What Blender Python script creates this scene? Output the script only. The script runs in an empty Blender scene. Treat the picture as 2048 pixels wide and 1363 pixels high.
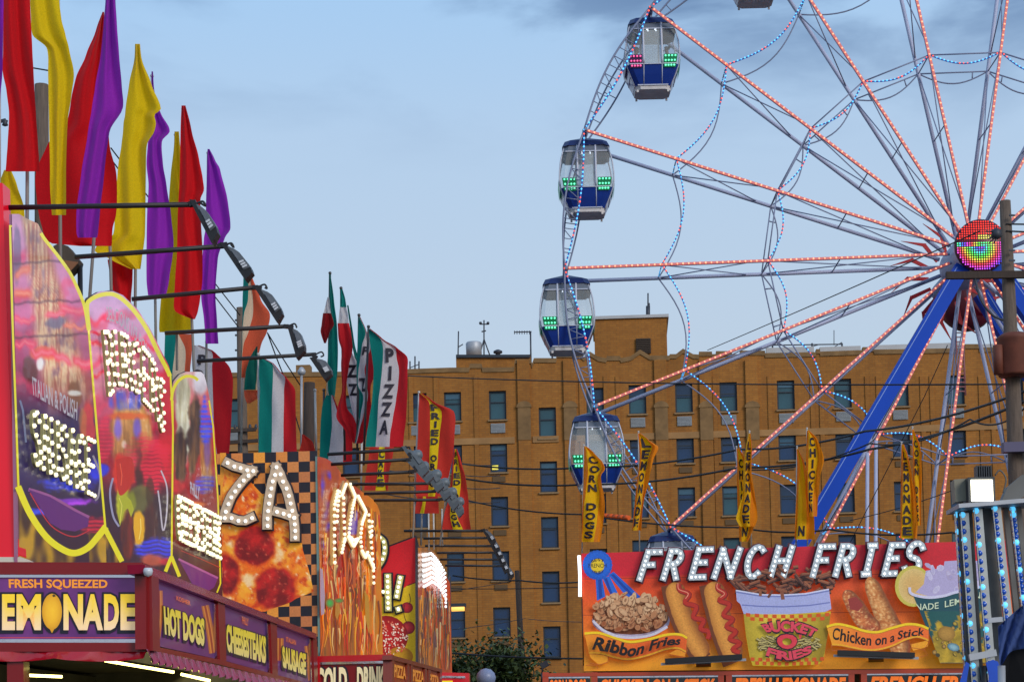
import bpy, bmesh, math, random
from mathutils import Vector, Matrix, noise
R_ = math.radians
random.seed(7)
SC = bpy.context.scene
COL = SC.collection

# ------------------------------------------------------------------ camera
FPX, PIT, ROLL, HZ = 3960.0, 0.06, 0.02, 1500.0     # focal length in photo pixels, pitch, roll, eye-level row
PPY = HZ - FPX * math.tan(PIT)
CAMM = Matrix.Rotation(math.pi / 2 + PIT, 3, 'X') @ Matrix.Rotation(-ROLL, 3, 'Z')
EYE = Vector((0, 0, 1.6))
cd = bpy.data.cameras.new('camera')
cam = bpy.data.objects.new('camera', cd)
COL.objects.link(cam)
cam.location = EYE
cam.rotation_euler = CAMM.to_euler()
cd.sensor_width = 36
cd.lens = 36 * FPX / 2048
cd.shift_y = (PPY - 681.5) / 2048
cd.clip_start = 0.1
cd.clip_end = 3000
SC.camera = cam

# ------------------------------------------------------------------ sky
def lin(c):
    return tuple(((v / 255) / 12.92 if v / 255 <= 0.04045 else ((v / 255 + 0.055) / 1.055) ** 2.4) for v in c)
def rgba(c):
    return lin(c) + (1.0,)

SUN_EL, SUN_AZ = R_(26), R_(142)      # low sun behind the camera, veiled by cloud
W = bpy.data.worlds.new("World")
SC.world = W
W.use_nodes = True
nt = W.node_tree
N, L = nt.nodes, nt.links
N.clear()
out = N.new('ShaderNodeOutputWorld')
bg = N.new('ShaderNodeBackground')
L.new(bg.outputs[0], out.inputs[0])
sky = N.new('ShaderNodeTexSky')
sky.sky_type = 'NISHITA'
sky.sun_disc = False
sky.sun_elevation = SUN_EL
sky.sun_rotation = SUN_AZ
sky.air_density = 1.2
sky.dust_density = 2.0
tc = N.new('ShaderNodeTexCoord')
sep = N.new('ShaderNodeSeparateXYZ')
L.new(tc.outputs['Generated'], sep.inputs[0])
ramp = N.new('ShaderNodeValToRGB')
el = ramp.color_ramp.elements
el[0].position = 0.0
el[0].color = rgba((200, 212, 226))
el[1].position = 0.36
el[1].color = rgba((174, 212, 250))
for p, c in ((0.14, (198, 213, 229)), (0.22, (194, 214, 236)), (0.30, (187, 214, 243))):
    e = el.new(p)
    e.color = rgba(c)
L.new(sep.outputs[2], ramp.inputs[0])
sc_ = N.new('ShaderNodeVectorMath')
sc_.operation = 'MULTIPLY'
sc_.inputs[1].default_value = (1.0, 1.0, 2.6)
L.new(tc.outputs['Generated'], sc_.inputs[0])
cl = N.new('ShaderNodeTexNoise')
cl.inputs['Scale'].default_value = 7.5
cl.inputs['Detail'].default_value = 6
cl.inputs['Roughness'].default_value = 0.52
cl.inputs['Distortion'].default_value = 0.35
L.new(sc_.outputs[0], cl.inputs['Vector'])
cr = N.new('ShaderNodeMapRange')
cr.interpolation_type = 'SMOOTHSTEP'
cr.inputs[1].default_value = 0.42
cr.inputs[2].default_value = 0.64
L.new(cl.outputs[0], cr.inputs[0])
mh = N.new('ShaderNodeMapRange')            # cloud bank: thickens high up and to the right
mh.interpolation_type = 'SMOOTHSTEP'
mh.inputs[1].default_value = 0.27
mh.inputs[2].default_value = 0.40
L.new(sep.outputs[2], mh.inputs[0])
mx = N.new('ShaderNodeMapRange')
mx.interpolation_type = 'SMOOTHSTEP'
mx.inputs[1].default_value = -0.10
mx.inputs[2].default_value = 0.14
mx.inputs[3].default_value = 0.5
mx.inputs[4].default_value = 1.15
L.new(sep.outputs[0], mx.inputs[0])
m1 = N.new('ShaderNodeMath'); m1.operation = 'MULTIPLY'
m2 = N.new('ShaderNodeMath'); m2.operation = 'MULTIPLY'; m2.use_clamp = True
L.new(cr.outputs[0], m1.inputs[0]); L.new(mh.outputs[0], m1.inputs[1])
L.new(m1.outputs[0], m2.inputs[0]); L.new(mx.outputs[0], m2.inputs[1])
nis = N.new('ShaderNodeVectorMath')
nis.operation = 'SCALE'
nis.inputs['Scale'].default_value = 0.10
L.new(sky.outputs[0], nis.inputs[0])
mixa = N.new('ShaderNodeMix'); mixa.data_type = 'RGBA'
mixa.inputs[0].default_value = 0.86       # veil of thin high cloud over the clear sky
L.new(nis.outputs[0], mixa.inputs[6]); L.new(ramp.outputs[0], mixa.inputs[7])
mixb = N.new('ShaderNodeMix'); mixb.data_type = 'RGBA'
mixb.inputs[7].default_value = rgba((86, 117, 162))
L.new(m2.outputs[0], mixb.inputs[0]); L.new(mixa.outputs[2], mixb.inputs[6])
L.new(mixb.outputs[2], bg.inputs[0])
bg.inputs[1].default_value = 1.0

# ------------------------------------------------------------------ sun behind thin cloud
sl = bpy.data.lights.new('sun', 'SUN')
sl.energy = 1.9
sl.angle = R_(25)
sl.color = (1.0, 0.93, 0.84)
so = bpy.data.objects.new('sun', sl)
COL.objects.link(so)
so.rotation_euler = (math.pi / 2 - SUN_EL, 0, math.pi - SUN_AZ)
# sky rotation is clockwise from +Y: the sun stands at azimuth SUN_AZ
sd = Vector((math.sin(SUN_AZ) * math.cos(SUN_EL), math.cos(SUN_AZ) * math.cos(SUN_EL), math.sin(SUN_EL)))
so.rotation_euler = sd.to_track_quat('Z', 'Y').to_euler()

SC.view_settings.view_transform = 'Standard'
SC.view_settings.look = 'None'
SC.view_settings.exposure = 0.0
SC.view_settings.gamma = 1.0
SC.render.engine = 'CYCLES'
SC.cycles.use_denoising = True
SC.cycles.max_bounces = 6
SC.cycles.transparent_max_bounces = 12
SC.cycles.sample_clamp_indirect = 4.0
SC.cycles.sample_clamp_direct = 0.0

# ------------------------------------------------------------------ geometry from the photograph's sight lines
def ray(px, py):
    return CAMM @ Vector(((px - 1024) / FPX, (PPY - py) / FPX, -1.0))
def P(px, py, Y):
    r = ray(px, py)
    return EYE + r * (Y / r.y)
def PZ(px, py, z):
    r = ray(px, py)
    return EYE + r * ((z - EYE.z) / r.z)
UP = Vector((0, 0, 1))
D_ = ray(1250, 1500); D_.z = 0; D_.normalize()       # the direction the row of stands runs in
E_ = Vector((D_.y, -D_.x, 0))                        # across it, to the right
class Plane:
    def __init__(s, o, n):
        s.o, s.n = o.copy(), n.normalized()
    def hit(s, px, py, off=0.0):
        r = ray(px, py)
        return EYE + r * ((s.o + s.n * off - EYE).dot(s.n) / r.dot(s.n))
    __call__ = hit
    def depth(s, px, py):
        return s.hit(px, py).y

# ------------------------------------------------------------------ materials
MATS = {}
def bsdf(m):
    return m.node_tree.nodes['Principled BSDF']
def mat(name, c, rough=0.5, metal=0.0, emit=0.0, ec=None, var=0.0, vscale=3.0, coat=0.0, bump=0.0, bscale=40.0, nosample=True, stretch=None, spec=None):
    if name in MATS:
        return MATS[name]
    m = bpy.data.materials.new(name)
    m.use_nodes = True
    b = bsdf(m); t = m.node_tree
    col = rgba(c)
    b.inputs['Base Color'].default_value = col
    b.inputs['Roughness'].default_value = rough
    b.inputs['Metallic'].default_value = metal
    if coat:
        b.inputs['Coat Weight'].default_value = coat
        b.inputs['Coat Roughness'].default_value = 0.08
    if spec is not None:
        b.inputs['Specular IOR Level'].default_value = spec
    if emit:
        b.inputs['Emission Color'].default_value = rgba(ec or c)
        b.inputs['Emission Strength'].default_value = emit
        if nosample:
            m.cycles.emission_sampling = 'NONE'
    if var:
        tc = t.nodes.new('ShaderNodeTexCoord')
        mp = t.nodes.new('ShaderNodeMapping')
        if stretch: mp.inputs['Scale'].default_value = stretch
        t.links.new(tc.outputs['Object'], mp.inputs[0])
        n = t.nodes.new('ShaderNodeTexNoise')
        n.inputs['Scale'].default_value = vscale
        n.inputs['Detail'].default_value = 6
        t.links.new(mp.outputs[0], n.inputs[0])
        r = t.nodes.new('ShaderNodeMapRange')
        r.inputs[1].default_value = 0.25; r.inputs[2].default_value = 0.75
        r.inputs[3].default_value = 1 - var; r.inputs[4].default_value = 1 + var
        t.links.new(n.outputs[0], r.inputs[0])
        x = t.nodes.new('ShaderNodeVectorMath'); x.operation = 'SCALE'
        x.inputs[0].default_value = col[:3]
        t.links.new(r.outputs[0], x.inputs['Scale'])
        t.links.new(x.outputs[0], b.inputs['Base Color'])
    if bump:
        n2 = t.nodes.new('ShaderNodeTexNoise')
        n2.inputs['Scale'].default_value = bscale
        n2.inputs['Detail'].default_value = 4
        tc2 = t.nodes.new('ShaderNodeTexCoord')
        t.links.new(tc2.outputs['Object'], n2.inputs[0])
        bm_ = t.nodes.new('ShaderNodeBump')
        bm_.inputs['Strength'].default_value = bump
        bm_.inputs['Distance'].default_value = 0.02
        t.links.new(n2.outputs[0], bm_.inputs['Height'])
        t.links.new(bm_.outputs[0], b.inputs['Normal'])
    MATS[name] = m
    return m

def print_mat(name, rough=0.28, emit=0.0, coat=0.35, grain=0.10, ripple=0.0):
    """Ink printed on a panel: colours come from the mesh's Col attribute."""
    if name in MATS: return MATS[name]
    m = bpy.data.materials.new(name); m.use_nodes = True
    b = bsdf(m); t = m.node_tree
    a = t.nodes.new('ShaderNodeVertexColor'); a.layer_name = 'Col'
    tc = t.nodes.new('ShaderNodeTexCoord')
    n = t.nodes.new('ShaderNodeTexNoise'); n.inputs['Scale'].default_value = 38; n.inputs['Detail'].default_value = 5
    t.links.new(tc.outputs['Object'], n.inputs[0])
    r = t.nodes.new('ShaderNodeMapRange')
    r.inputs[1].default_value = 0.25; r.inputs[2].default_value = 0.75
    r.inputs[3].default_value = 1 - grain; r.inputs[4].default_value = 1 + grain
    t.links.new(n.outputs[0], r.inputs[0])
    x = t.nodes.new('ShaderNodeVectorMath'); x.operation = 'SCALE'
    t.links.new(a.outputs[0], x.inputs[0]); t.links.new(r.outputs[0], x.inputs['Scale'])
    t.links.new(x.outputs[0], b.inputs['Base Color'])
    b.inputs['Roughness'].default_value = rough
    b.inputs['Coat Weight'].default_value = coat
    b.inputs['Coat Roughness'].default_value = 0.05
    if ripple:
        n2 = t.nodes.new('ShaderNodeTexNoise'); n2.inputs['Scale'].default_value = 1.6; n2.inputs['Detail'].default_value = 2
        t.links.new(tc.outputs['Object'], n2.inputs[0])
        bp = t.nodes.new('ShaderNodeBump'); bp.inputs['Strength'].default_value = ripple; bp.inputs['Distance'].default_value = 0.1
        t.links.new(n2.outputs[0], bp.inputs['Height'])
        t.links.new(bp.outputs[0], b.inputs['Coat Normal'])
    if emit:
        t.links.new(a.outputs[0], b.inputs['Emission Color'])
        b.inputs['Emission Strength'].default_value = emit
        m.cycles.emission_sampling = 'NONE'
    MATS[name] = m
    return m

# ------------------------------------------------------------------ mesh builder
WLOC = {}
class MB:
    def __init__(s):
        s.v, s.f, s.mi, s.col, s.sm = [], [], [], [], []
        s.usecol = False
    def add(s, pts, faces, mi=0, col=None, smooth=False):
        b = len(s.v)
        s.v.extend(Vector(p) for p in pts)
        if col is None:
            s.col.extend([(255, 255, 255)] * len(pts))
        else:
            s.usecol = True
            s.col.extend(col if isinstance(col, list) else [col] * len(pts))
        for f in faces:
            s.f.append([i + b for i in f]); s.mi.append(mi); s.sm.append(smooth)
    def poly(s, pts, mi=0, col=None):
        s.add(pts, [list(range(len(pts)))], mi, col)
    def prism(s, pts, depthv, mi=0, col=None, side_mi=None):
        n = len(pts); dv = Vector(depthv)
        a = [Vector(p) for p in pts]
        s.add(a + [p + dv for p in a], [list(range(n)), list(range(2 * n - 1, n - 1, -1))], mi, col)
        b = len(s.v) - 2 * n
        for i in range(n):
            j = (i + 1) % n
            s.f.append([b + i, b + n + i, b + n + j, b + j]); s.mi.append(mi if side_mi is None else side_mi); s.sm.append(False)
    def box(s, c, sx, sy, sz, ax=None, mi=0, col=None):
        X, Y, Z = ax or (Vector((1, 0, 0)), Vector((0, 1, 0)), Vector((0, 0, 1)))
        c = Vector(c)
        p = [c + X * (sx * i / 2) + Y * (sy * j / 2) + Z * (sz * k / 2) for k in (-1, 1) for j in (-1, 1) for i in (-1, 1)]
        s.add(p, [[0, 2, 3, 1], [4, 5, 7, 6], [0, 1, 5, 4], [2, 6, 7, 3], [0, 4, 6, 2], [1, 3, 7, 5]], mi, col)
    def bar(s, a, b, w, h, upv=UP, mi=0, col=None):
        a, b = Vector(a), Vector(b)
        z = (b - a); ln = z.length; z.normalize()
        x = z.cross(upv)
        if x.length < 1e-4: x = z.cross(Vector((1, 0, 0)))
        x.normalize(); y = x.cross(z)
        s.box((a + b) / 2, w, h, ln, (x, y, z), mi, col)
    def tube(s, pts, r, n=6, mi=0, caps=True, col=None, smooth=True):
        pts = [Vector(p) for p in pts]
        rs = r if isinstance(r, (list, tuple)) else [r] * len(pts)
        t0 = (pts[1] - pts[0]).normalized()
        x = t0.cross(UP)
        if x.length < 1e-3: x = t0.cross(Vector((1, 0, 0)))
        x.normalize()
        V = []
        for i, p in enumerate(pts):
            t = (pts[min(i + 1, len(pts) - 1)] - pts[max(i - 1, 0)]).normalized()
            x = (x - t * x.dot(t)).normalized(); y = t.cross(x)
            for k in range(n):
                a = 2 * math.pi * k / n
                V.append(p + (x * math.cos(a) + y * math.sin(a)) * rs[i])
        F = []
        for i in range(len(pts) - 1):
            for k in range(n):
                F.append([i * n + k, i * n + (k + 1) % n, (i + 1) * n + (k + 1) % n, (i + 1) * n + k])
        s.add(V, F, mi, col, smooth)
        if caps:
            b = len(s.v) - len(V)
            s.f.append([b + k for k in range(n)][::-1]); s.mi.append(mi); s.sm.append(False)
            s.f.append([b + (len(pts) - 1) * n + k for k in range(n)]); s.mi.append(mi); s.sm.append(False)
    def bulb(s, p, r, mi=0, col=None):
        p = Vector(p); a, b = 0.526 * r, 0.851 * r
        V = [(-a, 0, b), (a, 0, b), (-a, 0, -b), (a, 0, -b), (0, b, a), (0, b, -a), (0, -b, a), (0, -b, -a), (b, a, 0), (-b, a, 0), (b, -a, 0), (-b, -a, 0)]
        F = [(0, 4, 1), (0, 9, 4), (9, 5, 4), (4, 5, 8), (4, 8, 1), (8, 10, 1), (8, 3, 10), (5, 3, 8), (5, 2, 3), (2, 7, 3), (7, 10, 3), (7, 6, 10), (7, 11, 6), (11, 0, 6), (0, 1, 6), (6, 1, 10), (9, 0, 11), (9, 11, 2), (9, 2, 5), (7, 2, 11)]
        s.add([p + Vector(v) for v in V], [list(f) for f in F], mi, col, True)
    def lathe(s, c, prof, n=12, mi=0, axis=UP, col=None):
        z = Vector(axis).normalized()
        x = z.cross(Vector((0, 1, 0)))
        if x.length < 1e-3: x = z.cross(Vector((1, 0, 0)))
        x.normalize(); y = z.cross(x); c = Vector(c)
        V = [c + z * h + (x * math.cos(2 * math.pi * k / n) + y * math.sin(2 * math.pi * k / n)) * r for r, h in prof for k in range(n)]
        F = [[i * n + k, i * n + (k + 1) % n, (i + 1) * n + (k + 1) % n, (i + 1) * n + k] for i in range(len(prof) - 1) for k in range(n)]
        s.add(V, F, mi, col, True)
    def build_each(s, name, mats, parent):
        """One object per connected piece."""
        par = list(range(len(s.v)))
        def find(i):
            while par[i] != i: par[i] = par[par[i]]; i = par[i]
            return i
        for f in s.f:
            a = find(f[0])
            for i in f[1:]: par[find(i)] = a
        groups = {}
        for k, f in enumerate(s.f): groups.setdefault(find(f[0]), []).append(k)
        res = []
        for ks in groups.values():
            m = MB(); idx = {}
            for k in ks:
                for i in s.f[k]:
                    if i not in idx: idx[i] = len(m.v); m.v.append(s.v[i]); m.col.append(s.col[i])
                m.f.append([idx[i] for i in s.f[k]]); m.mi.append(s.mi[k]); m.sm.append(s.sm[k])
            m.usecol = s.usecol; res.append(m.build(name, mats, parent))
        return res
    def build(s, name, mats, parent=None, loc=None, mod=None):
        me = bpy.data.meshes.new(name)
        if parent is not None: o0 = WLOC[parent.name]
        elif loc is not None: o0 = Vector(loc)
        else: o0 = Vector((0, 0, 0))
        me.from_pydata([tuple(v - o0) for v in s.v], [], s.f)
        me.polygons.foreach_set('material_index', s.mi)
        me.polygons.foreach_set('use_smooth', s.sm)
        for m in (mats if isinstance(mats, (list, tuple)) else [mats]):
            me.materials.append(m)
        if s.usecol:
            at = me.color_attributes.new('Col', 'FLOAT_COLOR', 'POINT')
            fl = []
            cache = {}
            for c in s.col:
                k = cache.get(c)
                if k is None: k = cache[c] = rgba(tuple(max(0, min(255, q)) for q in c))
                fl.extend(k)
            at.data.foreach_set('color', fl)
        me.update()
        o = bpy.data.objects.new(name, me)
        COL.objects.link(o)
        if parent is not None:
            o.parent = parent
        else:
            o.location = o0
        WLOC[o.name] = o0
        return o

class Bulbs:
    """Lamps counted one by one: each a small object sharing one mesh, up to 100 on a thing."""
    left = {}
    meshes = {}
    def __init__(s): s.p = []
    def bulb(s, p, r, mi=0): s.p.append((Vector(p), r))
    def build(s, name, m, parent):
        root = parent
        while root.parent: root = root.parent
        n = Bulbs.left.get(root.name, 100); rest = MB()
        for p, r in s.p:
            if n > 0:
                n -= 1; k = (round(r, 4), m.name)
                if k not in Bulbs.meshes:
                    b = MB(); b.bulb((0, 0, 0), r); o = b.build('sign_bulb', m, None, (0, 0, 0)); Bulbs.meshes[k] = o.data; bpy.data.objects.remove(o)
                o = bpy.data.objects.new('sign_bulb', Bulbs.meshes[k]); COL.objects.link(o); o.parent = parent; o.location = p - WLOC[parent.name]
            else: rest.bulb(p, r)
        Bulbs.left[root.name] = n
        if rest.v: rest.build(name, m, parent)['kind'] = 'stuff'

def tag(o, label, cat, group=None, kind=None):
    o['label'] = label; o['category'] = cat
    if group: o['group'] = group
    if kind: o['kind'] = kind
    return o
def thing(name, loc, label, cat, group=None):
    o = bpy.data.objects.new(name, None)
    o.empty_display_size = 0.2
    COL.objects.link(o)
    o.location = loc
    WLOC[o.name] = Vector(loc)
    return tag(o, label, cat, group)
def struct(o):
    o['kind'] = 'structure'; return o

def lerp(a, b, t): return a + (b - a) * t
def mixc(a, b, t):
    t = max(0, min(1, t)); return tuple(a[i] + (b[i] - a[i]) * t for i in range(3))
def vn(x, y, z=0.0): return noise.noise(Vector((x, y, z)))
def fbm(x, y, z=0.0, o=4): return noise.fractal(Vector((x, y, z)), 1.0, 2.0, o)

# ------------------------------------------------------------------ printed artwork on a plane, traced in photo pixels
class Art:
    STEP = 0.00022
    def __init__(s, plane, off=0.004):
        s.p, s.off, s.m = plane, off, MB()
    def nxt(s):
        s.off += s.STEP; return s.off
    def poly(s, pts, col):
        o = s.nxt(); s.m.poly([s.p(x, y, o) for x, y in pts], 0, col)
    def ell(s, cx, cy, rx, ry, c0, c1=None, rot=0.0, n=24, mid=None):
        o = s.nxt(); c1 = c1 or c0
        ca, sa = math.cos(rot), math.sin(rot)
        rings = [(0.55, mid or mixc(c0, c1, 0.3)), (1.0, c1)]
        V = [s.p(cx, cy, o)]; C = [c0]
        for k, c in rings:
            for i in range(n):
                a = 2 * math.pi * i / n
                x, y = rx * k * math.cos(a), ry * k * math.sin(a)
                V.append(s.p(cx + x * ca - y * sa, cy + x * sa + y * ca, o)); C.append(c)
        F = [[0, 1 + i, 1 + (i + 1) % n] for i in range(n)] + [[1 + i, 1 + n + i, 1 + n + (i + 1) % n, 1 + (i + 1) % n] for i in range(n)]
        s.m.add(V, F, 0, C)
    def stroke(s, pts, w, col, wend=None, closed=False):
        """A painted line of photo-pixel width w."""
        o = s.nxt()
        P2 = [Vector(p) for p in pts]
        if closed: P2 = P2 + [P2[0]]
        n = len(P2); Lf, Rt = [], []
        for i, p in enumerate(P2):
            t = (P2[min(i + 1, n - 1)] - P2[max(i - 1, 0)]).normalized()
            nn = Vector((-t.y, t.x)); ww = w if wend is None else lerp(w, wend, i / max(1, n - 1))
            Lf.append(p + nn * ww / 2); Rt.append(p - nn * ww / 2)
        V = [s.p(q.x, q.y, o) for q in Lf] + [s.p(q.x, q.y, o) for q in Rt]
        s.m.add(V, [[i, i + 1, n + i + 1, n + i] for i in range(n - 1)], 0, col if not isinstance(col, list) else col + col)
    def rows(s, rows, cf, nx=12, dy=6.0):
        """Fill between left and right edges given as (y, xl, xr); cf(x, y, u, v) -> colour."""
        o = s.nxt()
        y0, y1 = rows[0][0], rows[-1][0]
        ny = max(1, int((y1 - y0) / dy)); V, C = [], []
        for j in range(ny + 1):
            y = lerp(y0, y1, j / ny); xl, xr = edge(rows, y)
            for i in range(nx + 1):
                x = lerp(xl, xr, i / nx)
                V.append(s.p(x, y, o)); C.append(tuple(cf(x, y, i / nx, j / ny)))
        s.m.add(V, [[j * (nx + 1) + i, j * (nx + 1) + i + 1, (j + 1) * (nx + 1) + i + 1, (j + 1) * (nx + 1) + i] for j in range(ny) for i in range(nx)], 0, C)
    def build(s, name, m, parent):
        return s.m.build(name, m, parent)

def edge(rows, y):
    for a, b in zip(rows, rows[1:]):
        if y <= b[0]:
            t = (y - a[0]) / max(1e-6, b[0] - a[0]); t = max(0, min(1, t))
            return lerp(a[1], b[1], t), lerp(a[2], b[2], t)
    return rows[-1][1], rows[-1][2]

def tubeart(A, path, widths, colf, nt=60, ns=14):
    """A rounded painted form along a pixel path: colf(t, s) with s from -1 to 1 across it."""
    pp = resample([tuple(p) for p in curve(path, 10)], sum((Vector(a) - Vector(b)).length for a, b in zip(path, path[1:])) / nt)
    o = A.nxt(); V, C = [], []; n = len(pp)
    for i, p in enumerate(pp):
        t = i / (n - 1); d = (pp[min(i + 1, n - 1)] - pp[max(i - 1, 0)]).normalized(); nn = Vector((d.y, -d.x))
        x = t * (len(widths) - 1); k = min(int(x), len(widths) - 2); w = lerp(widths[k], widths[k + 1], x - k) / 2
        w *= math.sqrt(max(.02, 1 - max(0, (.13 - t) / .13) ** 2)) * math.sqrt(max(.02, 1 - max(0, (t - .87) / .13) ** 2))
        for j in range(ns + 1):
            s_ = j / ns * 2 - 1; q = p + nn * (s_ * w * (1 + .05 * vn(t * 14, s_ * .6, w)))
            V.append(A.p(q.x, q.y, o)); C.append(tuple(colf(t, s_, q.x, q.y)))
    A.m.add(V, [[i * (ns + 1) + j, i * (ns + 1) + j + 1, (i + 1) * (ns + 1) + j + 1, (i + 1) * (ns + 1) + j] for i in range(n - 1) for j in range(ns)], 0, C)

def curve(pts, n=8):
    """Catmull-Rom through 2-D or 3-D points."""
    Pn = [Vector(p) for p in pts]; o = []
    for i in range(len(Pn) - 1):
        p0, p1, p2, p3 = Pn[max(i - 1, 0)], Pn[i], Pn[i + 1], Pn[min(i + 2, len(Pn) - 1)]
        for k in range(n):
            t = k / n
            o.append(0.5 * ((2 * p1) + (p2 - p0) * t + (2 * p0 - 5 * p1 + 4 * p2 - p3) * t * t + (3 * p1 - p0 - 3 * p2 + p3) * t ** 3))
    o.append(Pn[-1]); return o

# ------------------------------------------------------------------ lettering
_TXT = {}
def text_geo(s, bold=0.0, shear=0.0, ext=0.0, space=1.0):
    k = (s, bold, shear, ext, space)
    if k in _TXT: return _TXT[k]
    c = bpy.data.curves.new('t', 'FONT')
    c.body = s; c.size = 1; c.offset = bold; c.shear = shear; c.extrude = ext; c.resolution_u = 3; c.space_character = space
    o = bpy.data.objects.new('t', c); COL.objects.link(o)
    dg = bpy.context.evaluated_depsgraph_get(); dg.update()
    me = o.evaluated_get(dg).to_mesh()
    V = [v.co.copy() for v in me.vertices]; F = [list(p.vertices) for p in me.polygons]
    o.evaluated_get(dg).to_mesh_clear()
    bpy.data.objects.remove(o); bpy.data.curves.remove(c)
    if not V: V = [Vector((0, 0, 0))]
    x0, x1 = min(v.x for v in V), max(v.x for v in V); y0, y1 = min(v.y for v in V), max(v.y for v in V)
    _TXT[k] = (V, F, x0, x1, y0, y1)
    return _TXT[k]
def put_text(mb, s, fn, off, mi=0, col=None, bold=0.0, shear=0.0, box=None, depth=0.0, space=1.0):
    """fn(u, v, off) -> point, u rightwards 0..1, v upwards 0..1. col may be a function of v."""
    V, F, x0, x1, y0, y1 = text_geo(s, bold, shear, 0.02 if depth else 0.0, space)
    if box: x0, x1, y0, y1 = box
    w, h = max(1e-6, x1 - x0), max(1e-6, y1 - y0)
    pts = []; cs = []
    thin = s.strip() == 'I' and box is None
    for v in V:
        u, q = (v.x - x0) / w, (v.y - y0) / h
        if thin: u = .36 + .28 * u
        pts.append(fn(u, q, off + (depth if v.z > 0 else 0.0)))
        if col is not None: cs.append(tuple(col(q)) if callable(col) else col)
    mb.add(pts, F, mi, cs if col is not None else None)
def quad_fn(plane, tl, tr, br, bl):
    def fn(u, v, off):
        x = lerp(lerp(bl[0], br[0], u), lerp(tl[0], tr[0], u), v)
        y = lerp(lerp(bl[1], br[1], u), lerp(tl[1], tr[1], u), v)
        return plane(x, y, off)
    return fn
def arch_fn(plane, top, bot):
    """top/bot: polylines in pixels with equal parameter; letters fill the band between."""
    T = [Vector(p) for p in curve(top, 6)]; B = [Vector(p) for p in curve(bot, 6)]
    def at(L_, u):
        x = max(0, min(1, u)) * (len(L_) - 1); i = min(int(x), len(L_) - 2)
        return L_[i].lerp(L_[i + 1], x - i)
    def fn(u, v, off):
        p = at(B, u).lerp(at(T, u), v); return plane(p.x, p.y, off)
    return fn

# stroke letters for the lamp-studded signs: unit box, v up
def _arc(cx, cy, rx, ry, a0, a1, n=10):
    return [(cx + rx * math.cos(R_(lerp(a0, a1, i / n))), cy + ry * math.sin(R_(lerp(a0, a1, i / n)))) for i in range(n + 1)]
STK = {
 'F': [[(.18, 0), (.18, 1)], [(.18, 1), (.95, 1)], [(.18, .52), (.75, .52)]],
 'R': [[(.15, 0), (.15, 1)], [(.15, 1), (.5, 1)] + _arc(.5, .76, .36, .24, 90, -90) + [(.15, .52)], [(.5, .5), (.95, 0)]],
 'E': [[(.15, 0), (.15, 1)], [(.15, 1), (.9, 1)], [(.15, .53), (.75, .53)], [(.15, 0), (.92, 0)]],
 'N': [[(.08, 0), (.12, 1)], [(.12, 1), (.85, 0)], [(.85, 0), (.9, 1)]],
 'C': [_arc(.52, .5, .45, .52, 50, 310, 14)],
 'H': [[(.1, 0), (.1, 1)], [(.88, 0), (.88, 1)], [(.1, .52), (.88, .52)]],
 'I': [[(.5, 0), (.5, 1)], [(.25, 1), (.75, 1)], [(.25, 0), (.75, 0)]],
 'S': [_arc(.52, .76, .36, .25, 20, 270, 9) + _arc(.5, .25, .38, .26, 90, -160, 9)[1:]],
 'A': [[(.05, 0), (.5, 1)], [(.5, 1), (.95, 0)], [(.22, .38), (.78, .38)]],
 'U': [[(.1, 1), (.1, .3)] + _arc(.5, .3, .4, .3, 180, 360, 8) + [(.9, 1)]],
 'G': [_arc(.5, .5, .42, .5, 50, 310, 12) + [(.88, .45), (.6, .45)]],
 'B': [[(.15, 0), (.15, 1)], [(.15, 1), (.5, 1)] + _arc(.5, .76, .34, .24, 90, -90, 6) + [(.15, .52)], [(.5, .52)] + _arc(.5, .26, .4, .26, 90, -90, 6) + [(.15, 0)]],
 'T': [[(.5, 0), (.5, 1)], [(.05, 1), (.95, 1)]],
 'K': [[(.12, 0), (.12, 1)], [(.12, .45), (.9, 1)], [(.4, .62), (.95, 0)]],
}
def resample(pts, step):
    L_ = [0.0]
    for a, b in zip(pts, pts[1:]): L_.append(L_[-1] + (Vector(b) - Vector(a)).length)
    n = max(1, round(L_[-1] / step)); out_ = []
    for k in range(n + 1):
        d = L_[-1] * k / n; i = 0
        while i < len(L_) - 2 and L_[i + 1] < d: i += 1
        t = (d - L_[i]) / max(1e-9, L_[i + 1] - L_[i])
        out_.append(Vector(pts[i]).lerp(Vector(pts[i + 1]), t))
    return out_
def ribbon(mb, pts, nrm, w, h, mi=0, side_mi=None, cap=True):
    """A flat bar of width w and thickness h lying on a plane with normal nrm along 3-D pts (its back on the plane)."""
    n = len(pts); nr = Vector(nrm).normalized(); V = []
    ext = [Vector(p) for p in pts]
    if cap:
        ext[0] = ext[0] - (ext[1] - ext[0]).normalized() * w * 0.42
        ext[-1] = ext[-1] + (ext[-1] - ext[-2]).normalized() * w * 0.42
    for i in range(n):
        t = (ext[min(i + 1, n - 1)] - ext[max(i - 1, 0)]).normalized(); sd_ = nr.cross(t).normalized() * (w / 2)
        V += [ext[i] + sd_, ext[i] - sd_, ext[i] - sd_ + nr * h, ext[i] + sd_ + nr * h]
    top, side = [], []
    for i in range(n - 1):
        a, b = 4 * i, 4 * i + 4
        top.append([a + 3, a + 2, b + 2, b + 3])
        side += [[a, a + 3, b + 3, b], [a + 2, a + 1, b + 1, b + 2], [a + 1, a, b, b + 1]]
    side += [[0, 1, 2, 3], [4 * n - 1, 4 * n - 2, 4 * n - 3, 4 * n - 4]]
    mb.add(V, top, mi); b = len(mb.v) - len(V)
    for f in side:
        mb.f.append([b + q for q in f]); mb.mi.append(mi if side_mi is None else side_mi); mb.sm.append(False)
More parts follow.
